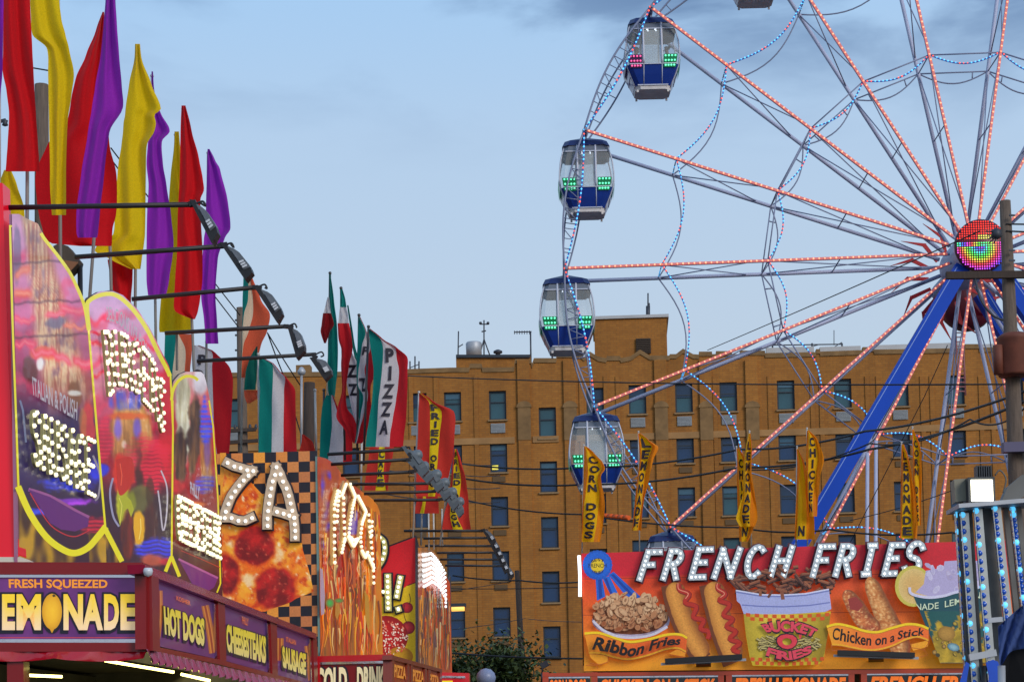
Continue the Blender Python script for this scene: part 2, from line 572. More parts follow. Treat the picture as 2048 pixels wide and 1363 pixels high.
def marquee(face, bulbs, ch, fn, nrm, w, h, step, br, off=0.02, edge_mb=None, two=0.0, outline=None):
    for k, st in enumerate(STK[ch]):
        pts = [fn(u, v, off) for u, v in st]
        pts = resample(pts, max(step * 0.6, 0.02)) if len(st) > 2 else pts
        ribbon(face, pts, nrm, w, h + 0.0012 * k, 0, 1)
        if outline is not None:
            ribbon(outline, [p - nrm * (off * 0.6) for p in pts], nrm, w * 1.5, off * 0.3 + 0.0012 * k)
        for p in resample(pts, step):
            bulbs.bulb(p + nrm * (h + br * 0.4), br)
# ================================================================== ground
g = MB()
g.poly([(-1500, -300, 0), (1500, -300, 0), (1500, 2500, 0), (-1500, 2500, 0)])
struct(g.build('ground', mat('asphalt', (70, 68, 66), 0.9, var=0.25, vscale=0.6, bump=0.3)))

# ================================================================== brick hospital block behind the fair
BW = Plane(P(1300, 900, 128), -D_)
def bu(px, py=900):                      # metres along the facade
    return (BW(px, py) - BW.o).dot(E_)
def bz(py, px=1300):
    return BW(px, py).z
def bp(u, z, off=0.0):
    q = BW.o + E_ * u - D_ * off
    return Vector((q.x, q.y, z))

def brick_mat():
    m = bpy.data.materials.new('tan_brick'); m.use_nodes = True
    t = m.node_tree; b = bsdf(m)
    tc = t.nodes.new('ShaderNodeTexCoord')
    mp = t.nodes.new('ShaderNodeMapping'); mp.inputs['Rotation'].default_value = (R_(90), 0, 0)
    t.links.new(tc.outputs['Object'], mp.inputs[0])
    br = t.nodes.new('ShaderNodeTexBrick')
    br.inputs['Scale'].default_value = 1.0
    br.inputs['Brick Width'].default_value = 0.42
    br.inputs['Row Height'].default_value = 0.15
    br.inputs['Mortar Size'].default_value = 0.012
    br.inputs['Bias'].default_value = -0.1
    br.inputs['Color1'].default_value = rgba((160, 104, 40))
    br.inputs['Color2'].default_value = rgba((148, 93, 34))
    br.inputs['Mortar'].default_value = rgba((130, 90, 46))
    t.links.new(mp.outputs[0], br.inputs['Vector'])
    n = t.nodes.new('ShaderNodeTexNoise'); n.inputs['Scale'].default_value = 0.22; n.inputs['Detail'].default_value = 8; n.inputs['Roughness'].default_value = 0.65
    t.links.new(tc.outputs['Object'], n.inputs[0])
    n2 = t.nodes.new('ShaderNodeTexNoise'); n2.inputs['Scale'].default_value = 5.0; n2.inputs['Detail'].default_value = 4
    t.links.new(tc.outputs['Object'], n2.inputs[0])
    # rain streaks run down from the parapet
    mp3 = t.nodes.new('ShaderNodeMapping'); mp3.inputs['Scale'].default_value = (1.2, 1.2, 0.06)
    t.links.new(tc.outputs['Object'], mp3.inputs[0])
    n3 = t.nodes.new('ShaderNodeTexNoise'); n3.inputs['Scale'].default_value = 1.0; n3.inputs['Detail'].default_value = 5
    t.links.new(mp3.outputs[0], n3.inputs[0])
    def rng(src, lo, hi):
        r = t.nodes.new('ShaderNodeMapRange'); r.inputs[1].default_value = 0.3; r.inputs[2].default_value = 0.7
        r.inputs[3].default_value = lo; r.inputs[4].default_value = hi
        t.links.new(src, r.inputs[0]); return r.outputs[0]
    prev = br.outputs[0]
    for s_, lo, hi in ((n.outputs[0], 0.86, 1.14), (n2.outputs[0], 0.93, 1.07), (n3.outputs[0], 0.85, 1.10)):
        x = t.nodes.new('ShaderNodeVectorMath'); x.operation = 'SCALE'
        t.links.new(prev, x.inputs[0]); t.links.new(rng(s_, lo, hi), x.inputs['Scale']); prev = x.outputs[0]
    t.links.new(prev, b.inputs['Base Color'])
    b.inputs['Roughness'].default_value = 0.9
    return m
M_BRICK = brick_mat()
M_STONE = mat('weathered_stone', (128, 98, 62), 0.9, var=0.3, vscale=1.6)
M_COPING = mat('pale_coping', (176, 176, 178), 0.7, var=0.12, vscale=0.8)
M_PANE = mat('window_glass', (12, 48, 86), 0.2, var=0.35, vscale=0.5, spec=0.6)
M_PANE_UP = mat('window_glass_blind', (44, 80, 92), 0.25, var=0.3, vscale=0.5)
M_FRAME = mat('window_frame', (36, 46, 58), 0.6)
M_SILL = mat('stone_sill', (140, 112, 78), 0.85, var=0.2)
M_GRILLE = mat('vent_grille', (134, 138, 142), 0.6, var=0.12, vscale=3)
M_GRILLE_D = mat('vent_grille_brown', (96, 72, 44), 0.8)
M_LITWIN = mat('lit_window', (235, 220, 90), 0.5, emit=0.45)

bld = thing('brick_building', bp(0, 0), 'long tan brick hospital block with rows of blue windows behind the ferris wheel', 'building')
ULEFT, URIGHT = bu(330), bu(2420)
# roof profile in pixels, left to right (flat runs, merlons, little gables)
prof = [(330, 746), (812, 742), (812, 738), (900, 735), (938, 735), (940, 727), (963, 727), (965, 735), (1028, 734), (1030, 718), (1062, 718), (1064, 727), (1068, 716), (1112, 716), (1114, 706),
        (1160, 706), (1168, 713), (1180, 703), (1196, 713), (1212, 716), (1214, 712), (1240, 712), (1242, 716), (1262, 712), (1280, 699), (1300, 711), (1338, 711), (1340, 708), (1352, 708), (1366, 697), (1386, 708),
        (1398, 709), (1398, 703), (1424, 703), (1424, 708), (1432, 708), (1432, 702), (1464, 702), (1464, 708), (1480, 708), (1480, 701), (1530, 701), (1530, 706), (1632, 704), (1632, 698), (1640, 698), (1640, 703), (1725, 700), (1725, 694), (1748, 694), (1748, 699), (1930, 696), (1930, 688), (1958, 688), (1958, 695), (2420, 688)]
def row_z(py, px):
    return bp(bu(px, py), 0).z + BW(px, py).z
ZROOF = bz(741, 1150)
# windows: (column x at y 790, list of row y centres), grille rows
cols = []
RL = [810, 915, 1022, 1131, 1243]; RR = [790, 892, 1000, 1103]
stair = [845, 953, 1064, 1173, 1283]
for x, rows_ in ((470, RL), (560, RL), (700, RL), (836, RL), (905, RL), (995, RL), (1095, stair), (1190, RL), (1275, RR), (1368, RR), (1457, RR), (1572, RR), (1686, RR), (1800, RR), (1912, RR), (2030, RR), (2140, RR), (2250, RR)):
    cols.append((x, rows_))
zl = [BW(995, y).z for y in RL]; zs = [BW(1095, y).z for y in stair]; zr = [BW(1457, y).z for y in (793, 894, 1001, 1104)]
zr.append(zr[-1] - 3.45)
zr = zr + [zr[-1] - 3.45]; zl = zl + [zl[-1] - 3.5]; zs = zs + [zs[-1] - 3.5]
WW, WH = 1.13, 1.92
holes = []
for x, rw in cols:
    zz = zs if rw is stair else (zl if rw is RL else zr)
    yref = 845 if rw is stair else 800
    u = bu(x, yref)
    for k, z in enumerate(zz):
        hgt = WH * (1.0 if rw is not stair else 1.06)
        if z - hgt / 2 > 0.8: holes.append((u, z, hgt, k, rw is stair, x))
# facade sheet cut around the window openings
us = sorted({ULEFT, URIGHT} | {h[0] - WW / 2 for h in holes} | {h[0] + WW / 2 for h in holes})
fb = MB()
ZTOP = bz(748, 1150)
bycol = {}
for h in holes: bycol.setdefault(round(h[0], 4), []).append(h)
ulist = [ULEFT]
for uc in sorted(bycol):
    ulist += [uc - WW / 2, uc + WW / 2]
ulist.append(URIGHT)
for i in range(len(ulist) - 1):
    u0, u1 = ulist[i], ulist[i + 1]
    if i % 2 == 0:
        fb.poly([bp(u0, 0), bp(u1, 0), bp(u1, ZTOP), bp(u0, ZTOP)])
    else:
        hs = sorted(bycol[sorted(bycol)[i // 2]], key=lambda h: h[1]); z = 0
        for h in hs:
            a, b = h[1] - h[2] / 2, h[1] + h[2] / 2
            fb.poly([bp(u0, z), bp(u1, z), bp(u1, a), bp(u0, a)]); z = b
            for (p, q, r_, s_) in (((u0, a), (u0, b), (u0, b), (u0, a)), ((u1, b), (u1, a), (u1, a), (u1, b)), ((u0, b), (u1, b), (u1, b), (u0, b)), ((u1, a), (u0, a), (u0, a), (u1, a))):
                fb.poly([bp(*p), bp(*q), bp(q[0], q[1], -0.35), bp(p[0], p[1], -0.35)])
        fb.poly([bp(u0, z), bp(u1, z), bp(u1, ZTOP), bp(u0, ZTOP)])
# sides, back, roof
DEEP = 16.0
fb.poly([bp(ULEFT, 0), bp(ULEFT, ZTOP), bp(ULEFT, ZTOP, -DEEP), bp(ULEFT, 0, -DEEP)])
fb.poly([bp(URIGHT, 0), bp(URIGHT, ZTOP), bp(URIGHT, ZTOP, -DEEP), bp(URIGHT, 0, -DEEP)])
fb.poly([bp(ULEFT, 0, -DEEP), bp(URIGHT, 0, -DEEP), bp(URIGHT, ZTOP, -DEEP), bp(ULEFT, ZTOP, -DEEP)])
fb.poly([bp(ULEFT, ZTOP - .3, 0), bp(URIGHT, ZTOP - .3, 0), bp(URIGHT, ZTOP - .3, -DEEP), bp(ULEFT, ZTOP - .3, -DEEP)])
fb.build('wall', M_BRICK, bld)
# parapet: brick band above the wall with a stone cap following the profile
pf = MB(); pc = MB()
pts = [(bu(x, y), BW(x, y).z) for x, y in prof]
for (ua, za), (ub, zb) in zip(pts, pts[1:]):
    if ub - ua < 0.02: continue
    a, b, c, d = bp(ua, ZTOP, 0.0), bp(ub, ZTOP, 0.0), bp(ub, zb - 0.3, 0.0), bp(ua, za - 0.3, 0.0)
    pf.prism([a, b, c, d], D_ * 0.45)
    a, b, c, d = bp(ua, za - 0.3, 0.07), bp(ub, zb - 0.3, 0.07), bp(ub, zb, 0.07), bp(ua, za, 0.07)
    pc.prism([a, b, c, d], D_ * 0.6)
pf.build('parapet', M_BRICK, bld)
pc.build('parapet_cap', M_STONE, bld)
# pale coping strip along the right wing
wc = MB()
for (xa, ya), (xb, yb) in (((1534, 697), (1630, 694)), ((1642, 696), (1724, 692)), ((1750, 690), (1928, 688)), ((1960, 686), (2400, 680))):
    a, b = BW(xa, ya), BW(xb, yb)
    ua, ub = bu(xa, ya), bu(xb, yb); z1 = (a.z + b.z) / 2; z0 = z1 - 0.40
    wc.prism([bp(ua, z0, -0.7), bp(ub, z0, -0.7), bp(ub, z1 + .2, -0.7), bp(ua, z1 + .2, -0.7)], D_ * 0.5)
wc.build_each('coping', M_COPING, bld)
# pilasters: thin ribs and the five with arched stone heads
rb = MB(); st = MB()
def rib(px, w, d, ytop, ybot=1500):
    u = bu(px, 800); z1 = BW(px, ytop).z
    rb.box(bp(u, z1 / 2, d / 2 - 0.02), w, d, z1, (E_, D_, UP))
for x in (822, 872, 952, 1163, 1212, 1236, 1402, 1430, 1512, 1540, 1625, 1643, 1735, 1757, 1845, 1864, 1962, 1985):
    rib(x, 0.28, 0.09, 752)
for x in (1048, 1140, 1322, 1412, 1504):
    u = bu(x, 800); z1 = BW(x, 815).z; z2 = BW(x, 720).z
    rb.box(bp(u, z2 / 2, 0.07), 0.80, 0.18, z2, (E_, D_, UP))
    z3 = BW(x, 880).z
    st.box(bp(u, (z1 + z3) / 2, 0.13), 0.84, 0.12, z1 - z3, (E_, D_, UP))
    n = 8
    ar = [bp(u + 0.50 * math.cos(math.pi * k / n), z1 + 0.42 * math.sin(math.pi * k / n), 0.23) for k in range(n + 1)]
    st.prism(ar, D_ * 0.2)
rb.build_each('pilaster', M_BRICK, bld)
st.build_each('pilaster_head', M_STONE, bld)
bc = MB()
zc = bz(872, 1300)
for x0, x1 in ((330, 1030), (1066, 1118), (1140, 1310), (1334, 1400), (1424, 1492), (1516, 2420)):
    bc.box(bp((bu(x0) + bu(x1)) / 2, zc, 0.03), bu(x1) - bu(x0), 0.10, 0.42, (E_, D_, UP))
bc.build_each('stone_course', mat('stone_course', (156, 116, 72), 0.9, var=0.3, vscale=0.7), bld)

# windows: one of each kind, then copies sharing their meshes
def make_window(pm):
    fr = MB(); pn = MB(); si = MB()
    w, h = WW, WH; X, Y, Z = E_, D_, UP
    for sx in (-1, 1): fr.box(E_ * (sx * (w / 2 - 0.05)) , 0.10, 0.10, h, (X, Y, Z))
    for z in (h / 2 - 0.05, -h / 2 + 0.05): fr.box(UP * z, w - 0.2, 0.10, 0.10, (X, Y, Z))
    fr.box(UP * 0.22, w - 0.2, 0.09, 0.07, (X, Y, Z))
    pn.box(D_ * 0.05, w - 0.1, 0.02, h - 0.1, (X, Y, Z))
    si.box(-D_ * 0.22 - UP * (h / 2 + 0.05), w + 0.16, 0.28, 0.10, (X, Y, Z))
    return fr, pn, si
def win_set(pm, nm):
    fr, pn, si = make_window(pm)
    res = []
    for m_, name, ml in ((fr, 'window', M_FRAME), (pn, 'pane', pm), (si, 'sill', M_SILL)):
        o = m_.build(name, ml, None, (0, 0, 0)); me = o.data; bpy.data.objects.remove(o); res.append((name, me))
    return res
WS = {0: win_set(M_PANE_UP, 'u'), 1: win_set(M_PANE, 'd')}
def link(name, me, parent, loc):
    o = bpy.data.objects.new(name, me); COL.objects.link(o); o.parent = parent; o.location = loc
    return o
rn = random.Random(3)
base = WLOC[bld.name]
BLINDS = []
for hh, cc in ((.34, (58, 92, 112)), (.8, (44, 84, 108)), (1.1, (66, 96, 104)), (.55, (34, 62, 88)), (.8, (24, 50, 78))):
    q = MB(); q.box((0, 0, 0), WW - .2, .02, hh, (E_, D_, UP)); q_ = q.build('blind', mat('blind_%d_%d' % (cc[0], hh * 100), cc, .4, var=.15, vscale=1.5), None, (0, 0, 0)); BLINDS.append((q_.data, WH / 2 - .1 - hh / 2)); bpy.data.objects.remove(q_)
glist = []
n_win = 0
holes.sort(key=lambda h: -h[1])
for u, z, hgt, k, isst, px in holes:
    if n_win >= 100: break
    # leave the ones no one can see (behind the banner wall) to the end of the list
    ws = WS[0 if (k == 0 or rn.random() < 0.15) else 1]
    p = bp(u, z, -0.22) - base
    o = link(ws[0][0], ws[0][1], bld, p)
    o.scale = (1, 1, hgt / WH)
    link(ws[1][0], ws[1][1], o, (0, 0, 0)); link(ws[2][0], ws[2][1], o, (0, 0, 0))
    n_win += 1
    if rn.random() < .62:
        bl_ = rn.choice(BLINDS); link('blind', bl_[0], o, -D_ * .012 + UP * bl_[1])
    if not isst:
        glist.append((u, z - hgt / 2 - 0.56, 0 if k == 0 else 1))
gm = MB(); gm.box((0, 0, 0), 0.94, 0.08, 0.62, (E_, D_, UP))
for q in range(7): gm.box(-D_ * 0.05 + UP * (-0.26 + q * 0.085), 0.88, 0.03, 0.03, (E_, D_, UP))
gm2 = MB(); gm2.box((0, 0, 0), 0.84, 0.06, 0.36, (E_, D_, UP))
go = gm.build('vent_grille', M_GRILLE, None, (0, 0, 0)); g1 = go.data; bpy.data.objects.remove(go)
go = gm2.build('vent_grille', M_GRILLE_D, None, (0, 0, 0)); g2 = go.data; bpy.data.objects.remove(go)
for u, z, kind in glist:
    if kind == 1 and z < 6: continue
    link('vent_grille', g1 if kind == 0 else g2, bld, bp(u, z - (0 if kind == 0 else -0.12), 0.04) - base)
lw = MB()
p = BW(990, 933, 0.0); lw.box(p + D_ * 0.14, 0.40, 0.02, 0.34, (E_, D_, UP))
lw.build('lit_blind', M_LITWIN, bld)

# roof houses
rh = MB(); cp_ = MB()
def roofbox(m, x0, x1, ytop, deep, zb, capm=None):
    a = BW(x0, ytop, -2.0); u0 = (a - BW.o).dot(E_); u1 = (BW(x1, ytop, -2.0) - BW.o).dot(E_); z1 = a.z
    c = bp((u0 + u1) / 2, (z1 + zb) / 2, -2.0 - deep / 2)
    m.box(c, u1 - u0, deep, z1 - zb, (E_, D_, UP))
    if capm: capm.box(bp((u0 + u1) / 2, z1 + 0.1, -2.0 - deep / 2), u1 - u0 + 0.3, deep + 0.3, 0.2, (E_, D_, UP))
roofbox(rh, 1188, 1333, 639, 7, ZTOP - 1, cp_)
roofbox(rh, 912, 1060, 713, 5, ZTOP - 1)
rh.build_each('roof_house', M_BRICK, bld)
cp_.build('roof_house_cap', M_COPING, bld)
lv = MB()
a, b = BW(1272, 677, -1.9), BW(1302, 706, -1.9)
lv.box((a + b) / 2, abs((b - a).dot(E_)), 0.12, abs(a.z - b.z), (E_, D_, UP))
for q in range(8): lv.box((a + b) / 2 - D_ * 0.08 + UP * (-0.42 + q * 0.12), abs((b - a).dot(E_)) - .06, 0.05, 0.04, (E_, D_, UP))
lv.build('louvre', mat('dark_louvre', (58, 46, 38), 0.8), bld)
w2 = MB(); 
a, b = BW(912, 712, -1.9), BW(1060, 712, -1.9)
w2.bar(a, b, 0.14, 0.2); w2.build('roof_edge', M_FRAME, bld)

# things on the roof
M_STEEL_D = mat('dark_steel', (62, 66, 76), 0.55, 0.4)
M_GALV = mat('galvanised', (168, 172, 180), 0.5, 0.3, var=0.1)
def rp(px, py, back=3.0): return BW(px, py, -back)
def antenna(name, base_px, label, cat, fn, group=None):
    t = thing(name, rp(*base_px), label, cat, group); m = MB(); fn(m); m.build('mast', M_STEEL_D, t); return t
def yagi(m):
    m.tube([rp(1062, 735), rp(1061, 663)], 0.06, 6)
    m.bar(rp(1028, 664), rp(1063, 663), 0.07, 0.07)
    for x in range(1029, 1060, 5): m.bar(rp(x, 661) , rp(x, 668), 0.05, 0.05)
antenna('yagi_antenna', (1062, 735), 'thin aerial with short cross rods on the flat roof left of the wheel', 'antenna', yagi)
def mast2(m):
    m.tube([rp(968, 716), rp(968, 640)], 0.05, 6)
    for x in (958, 981): m.tube([rp(968, 678), rp(x, 714)], 0.045, 5)
    m.bar(rp(961, 648), rp(976, 648), .07, .07); m.bar(rp(963, 663), rp(972, 661), .08, .08)
    for x in (961, 976): m.bulb(rp(x, 646), .12)
antenna('weather_mast', (968, 716), 'tripod weather mast with spinning cups beside the pale roof tank', 'antenna', mast2)
def whip(m):
    m.tube([rp(916, 716), rp(917, 662)], 0.045, 5); m.bar(rp(916, 694), rp(926, 688), .06, .06)
antenna('whip_antenna', (916, 716), 'thin whip aerial at the left end of the low roof house', 'antenna', whip)
def comm(m):
    m.tube([rp(1296, 640), rp(1296, 612)], 0.16, 6); m.tube([rp(1296, 612), rp(1296, 586)], 0.05, 5)
    m.bar(rp(1291, 632), rp(1296, 630), .08, .08); m.bar(rp(1298, 606), rp(1298, 618), .12, .12)
antenna('radio_mast', (1296, 640), 'dark radio mast standing on top of the tall roof house', 'antenna', comm)
def fr_(m):
    for x in (1545, 1624, 1684): m.tube([rp(x, 702), rp(x, 686)], 0.06, 5)
    m.bar(rp(1545, 690), rp(1684, 688), .07, .07); m.bar(rp(1600, 700), rp(1640, 688), .05, .05); m.bar(rp(1660, 699), rp(1684, 684), .05, .05)
    m.tube([rp(1668, 690), rp(1668, 660)], .025, 4)
antenna('roof_rail', (1620, 705), 'dark pipe framework standing on the right wing of the roof', 'rail', fr_)
def fr2(m):
    for x in (820, 830, 838): m.tube([rp(x, 744), rp(x, 712 if x == 830 else 722)], 0.05, 5)
    m.bar(rp(820, 735), rp(838, 728), .05, .05)
antenna('roof_bracket', (829, 744), 'small bent aerial frame on the roof edge beside the pizza flag', 'antenna', fr2)
t = thing('roof_tank', rp(948, 716), 'pale round tank standing on the low roof house', 'tank')
m = MB(); c = rp(948, 713); m.lathe(c, [(0, 0), (.52, 0), (.54, .9), (.48, .98), (0, 1.0)], 16); m.build('tank_body', M_GALV, t)
t = thing('roof_vent', rp(996, 716), 'small round capped vent on the low roof house', 'vent')
m = MB(); c = rp(996, 716); m.lathe(c, [(.16, 0), (.16, .3), (.3, .35), (.3, .48), (.1, .58), (0, .58)], 12); m.build('vent_cap', M_STEEL_D, t)
t = thing('brick_chimney', rp(608, 748), 'square stub chimney on the roof between the flags', 'chimney')
m = MB(); m.box(rp(608, 745), 0.95, .9, .9, (E_, D_, UP)); m.build('stack', M_STONE, t)

# ================================================================== ferris wheel
YAW, WR, PH = -0.012, 11.96, 2.458
HUB = EYE + Vector((13.706, 57.0, 14.193))
EX = Vector((math.cos(YAW), math.sin(YAW), 0)); AX = Vector((-math.sin(YAW), math.cos(YAW), 0))    # across, and into depth
NS, R1, R2 = 18, 9.123, 6.023
GAP = 1.62
def wp(r, a, d=0.0):
    return HUB + EX * (r * math.cos(a)) + UP * (r * math.sin(a)) + AX * d
M_TUBE = mat('lavender_steel', (172, 177, 204), 0.5, 0.0, var=0.08, vscale=2)
M_TUBE_D = mat('grey_steel', (124, 132, 160), 0.5, 0.0)
M_LEDSTRIP = mat('coral_light_tube', (206, 122, 120), 0.5, emit=0.18, ec=(255, 110, 96))
M_LED_O = mat('orange_led', (255, 170, 120), 0.4, emit=1.5, ec=(255, 170, 130))
M_LED_R = mat('red_led', (255, 90, 60), 0.4, emit=1.5, ec=(255, 96, 66))
M_LED_B = mat('blue_led', (90, 190, 255), 0.4, emit=1.6, ec=(84, 186, 255))
M_LED_BT = mat('blue_light_tube', (70, 96, 160), 0.4, emit=0.10, ec=(40, 110, 255))
M_BLUE = mat('blue_paint', (0, 66, 178), 0.55, var=0.1, vscale=0.6, spec=0.2)
M_WHITE = mat('white_paint', (206, 208, 220), 0.4, var=0.06)
M_RED = mat('red_paint', (196, 26, 34), 0.4)

wheel = thing('ferris_wheel', (HUB.x, HUB.y, 0), 'tall ferris wheel with coral light strings on its spokes and blue legs', 'ferris wheel')
ang = [PH + k * 2 * math.pi / NS for k in range(NS)]
def arcpts(r, a, b, sag, d=0.0, n=12):
    """From spoke angle a to b at radius r; sag < 0 bows toward the hub, > 0 outward."""
    p, q = wp(r, a, d), wp(r, b, d); mid = (p + q) / 2; v = (mid - (HUB + AX * d)).normalized()
    return [p.lerp(q, t / n) + v * sag * math.sin(math.pi * t / n) for t in range(n + 1)]
rj = random.Random(2)
def leds(m_b, m_r, pts, r, step, pat, front=0.045):
    for i, p in enumerate(resample(pts, step)):
        (m_r if pat[i % len(pat)] == 'r' else m_b).bulb(p - AX * front, r * rj.choice((.8, .95, 1, 1, 1.1)))
for k in range(NS):
    a, b = ang[k], ang[(k + 1) % NS]
    if b < a: b += 2 * math.pi
    # front spoke with its light strip
    s = MB(); s.tube([wp(0.72, a), wp(WR, a)], 0.045, 8)
    so_ = s.build('spoke', M_TUBE, wheel)
    s = MB(); s.bar(wp(0.8, a, -0.055), wp(WR - .1, a, -0.055), 0.072, 0.03, AX)
    for p in resample([wp(0.9, a), wp(WR - 0.15, a)], 0.165): s.bulb(p - AX * 0.08, 0.027 * rj.choice((.85, .95, 1, 1, 1.08)), 1)
    s.build('light_strip', [M_LEDSTRIP, M_LED_O], so_)
    # rear spoke
    s = MB(); s.tube([wp(0.72, a, GAP), wp(WR, a, GAP)], 0.06, 8); s.build('rear_spoke', M_TUBE, wheel)
    # bracing between the pair, as bars inside the plane of the two spokes
    s = MB()
    s = MB()
    for r in (3.9, R2, R1):
        s.tube([wp(r, a, 0.05), wp(r, a, GAP - .05)], 0.02, 5)
    s.build_each('cross_strut', M_TUBE_D, wheel)
    s = MB()
    for r0, r1, d0, d1 in ((R1, R2 + .4, 0.0, GAP), (R1, R2 + .4, GAP, 0.0), (R2, 1.1, 0.0, GAP), (R2, 1.1, GAP, 0.0)):
        s.tube([wp(r0, a, d0), wp(r1, a, d1)], 0.019, 5)
    s.build_each('spoke_brace', M_TUBE_D, wheel)
    s = MB(); s.tube([wp(WR, a, 0.0), wp(WR, a, GAP)], 0.05, 8); s.build('cabin_axle', M_TUBE_D, wheel)
    # rim: outer tube bowing out, inner lit tube bowing in, zigzag lacing
    s = MB()
    o_pts = arcpts(WR, a, b, 0.27, 0.0, 14); i_pts = arcpts(WR, a, b, -0.17, 0.0, 14); r_pts = arcpts(WR, a, b, -0.20, GAP, 14)
    r2_pts = arcpts(WR, a, b, 0.22, GAP, 14)
    s.tube(o_pts, 0.032, 6); s.tube(r_pts, 0.028, 6); s.tube(r2_pts, 0.028, 6)
    for i in range(2, 13, 1):
        s.tube([o_pts[i], i_pts[i]], 0.014, 4)
        if i % 2 == 0 and i < 12: s.tube([o_pts[i], i_pts[i + 1]], 0.014, 4)
        if i in (4, 8, 11): s.tube([r2_pts[i], r_pts[i]], 0.014, 4)
    rim = s.build('rim_truss', M_TUBE_D, wheel)
    s = MB(); s.tube(i_pts, 0.026, 6, 0)
    mb_, mr_ = MB(), MB()
    leds(mb_, mr_, i_pts, 0.028, 0.125, 'rrbbbbbbrrbbbbbb' if k % 2 else 'rrrbbbbbbbrrbbbbb')
    for q, mi in ((mb_, 1), (mr_, 2)): s.add(q.v, q.f, mi, None, True)
    s.build('light_strip', [M_LED_BT, M_LED_B, M_LED_R], rim)
    # two rings of swagged tubes
    for R, sg, nm in ((R1, -0.42, 'swag_ring'), (R2, -0.30, 'inner_swag_ring')):
        s = MB(); s.tube(arcpts(R, a, b, sg - .04, GAP), 0.022, 6)
        if R == R2:
            s.tube([wp(R, a), wp(R, b)], 0.022, 6); s.tube([wp(R, a, GAP), wp(R, b, GAP)], 0.022, 6)
            for t in (.22, .78):
                p = wp(R, a, GAP).lerp(wp(R, b, GAP), t); s.tube([p, p + (HUB + AX * GAP - p).normalized() * .2], .02, 4)
        sr = s.build(nm, M_TUBE_D, wheel)
        s = MB(); pts = arcpts(R, a, b, sg, -0.02); s.tube(pts, 0.02, 6, 0)
        mb_, mr_ = MB(), MB()
        leds(mb_, mr_, pts, 0.025, 0.115, 'rrbbbbbbbrrrbbbbbb' if k % 2 else 'rrrbbbbbbrrbbbbbb')
        if R == R1: leds(mb_, mr_, [wp(R, a, .1), wp(R, a, GAP - .3)], 0.025, 0.16, 'b', 0)
        for q, mi in ((mb_, 1), (mr_, 2)): s.add(q.v, q.f, mi, None, True)
        s.build('light_strip', [M_LED_BT, M_LED_B, M_LED_R], sr)
# hub drum and its LED face
s = MB(); s.lathe(HUB - AX * 0.70, [(0.0, 0), (0.62, 0), (0.66, 0.2), (0.66, GAP + .9), (0.5, GAP + 1.1), (0, GAP + 1.1)], 28, 0, AX)
s.build('hub_drum', M_TUBE, wheel)
s = MB(); s.lathe(HUB - AX * 0.92, [(0.0, 0.0), (0.745, 0.0), (0.765, 0.03), (0.765, 0.12), (0, 0.12)], 48, 0, AX)
disc = s.build('hub_disc', mat('hub_face', (70, 14, 34), 0.4), wheel)
import colorsys
s = MB(); ST = 0.0685
for iy in range(-11, 12):
    for ix in range(-11, 12):
        x, y = ix * ST, iy * ST
        rr = math.hypot(x, y)
        if rr > 0.735: continue
        if y > 0.16:
            c = (255, 62, 48)
            if 0.16 < y < 0.29 and -0.12 < x < 0.3: c = (235, 230, 90)
        elif y > 0.10:
            c = (150, 10, 30)
        else:
            th = math.atan2(y + 0.02, x - 0.06)
            h = (0.66 - 1.45 * rr - th / (2 * math.pi) * 0.5) % 1.0
            c = tuple(255 * q for q in colorsys.hsv_to_rgb(h, 0.66, 1.0))
        s.bulb(HUB + EX * x + UP * y - AX * 0.935, 0.0215 if c != (150, 10, 30) else 0.012, 0, c)
def col_emit(name, st, diff=0.3):
    m = bpy.data.materials.new(name); m.use_nodes = True; b = bsdf(m)
    a = m.node_tree.nodes.new('ShaderNodeVertexColor'); a.layer_name = 'Col'
    m.node_tree.links.new(a.outputs[0], b.inputs['Base Color'])
    m.node_tree.links.new(a.outputs[0], b.inputs['Emission Color'])
    b.inputs['Emission Strength'].default_value = st
    m.cycles.emission_sampling = 'NONE'
    return m
s.build('led_dots', col_emit('hub_leds', 1.4), disc)
# rear red lamp drum and the red spiked star on the back of the hub
RH = HUB + AX * (GAP + 2.6) - UP * 0.45 + EX * .75
s = MB(); s.lathe(RH, [(0, -.2), (0.5, -.2), (.84, 0.0), (.88, .5), (0.4, .9), (0, .9)], 28, 0, AX)
s.build('rear_drum', mat('dark_red_drum', (96, 14, 34), 0.5), wheel)
s = MB(); RS = HUB + AX * (GAP + 1.6)
for k in range(14):
    a = R_(100 + k * 360 / 14); a2 = a + 0.26
    c0 = RS + EX * .7 * math.cos(a) + UP * .7 * math.sin(a); c1 = RS + EX * 1.35 * math.cos(a) + UP * 1.35 * math.sin(a); c2 = RS + EX * 1.95 * math.cos(a2) + UP * 1.95 * math.sin(a2)
    t1 = (EX * -math.sin(a) + UP * math.cos(a))
    s.prism([c0 + t1 * .05, c1 + t1 * .07, c1 - t1 * .05, c0 - t1 * .05], AX * .05)
    s.prism([c1 + t1 * .07, c2, c1 - t1 * .07], AX * .045)
s.build('red_star', M_RED, wheel)
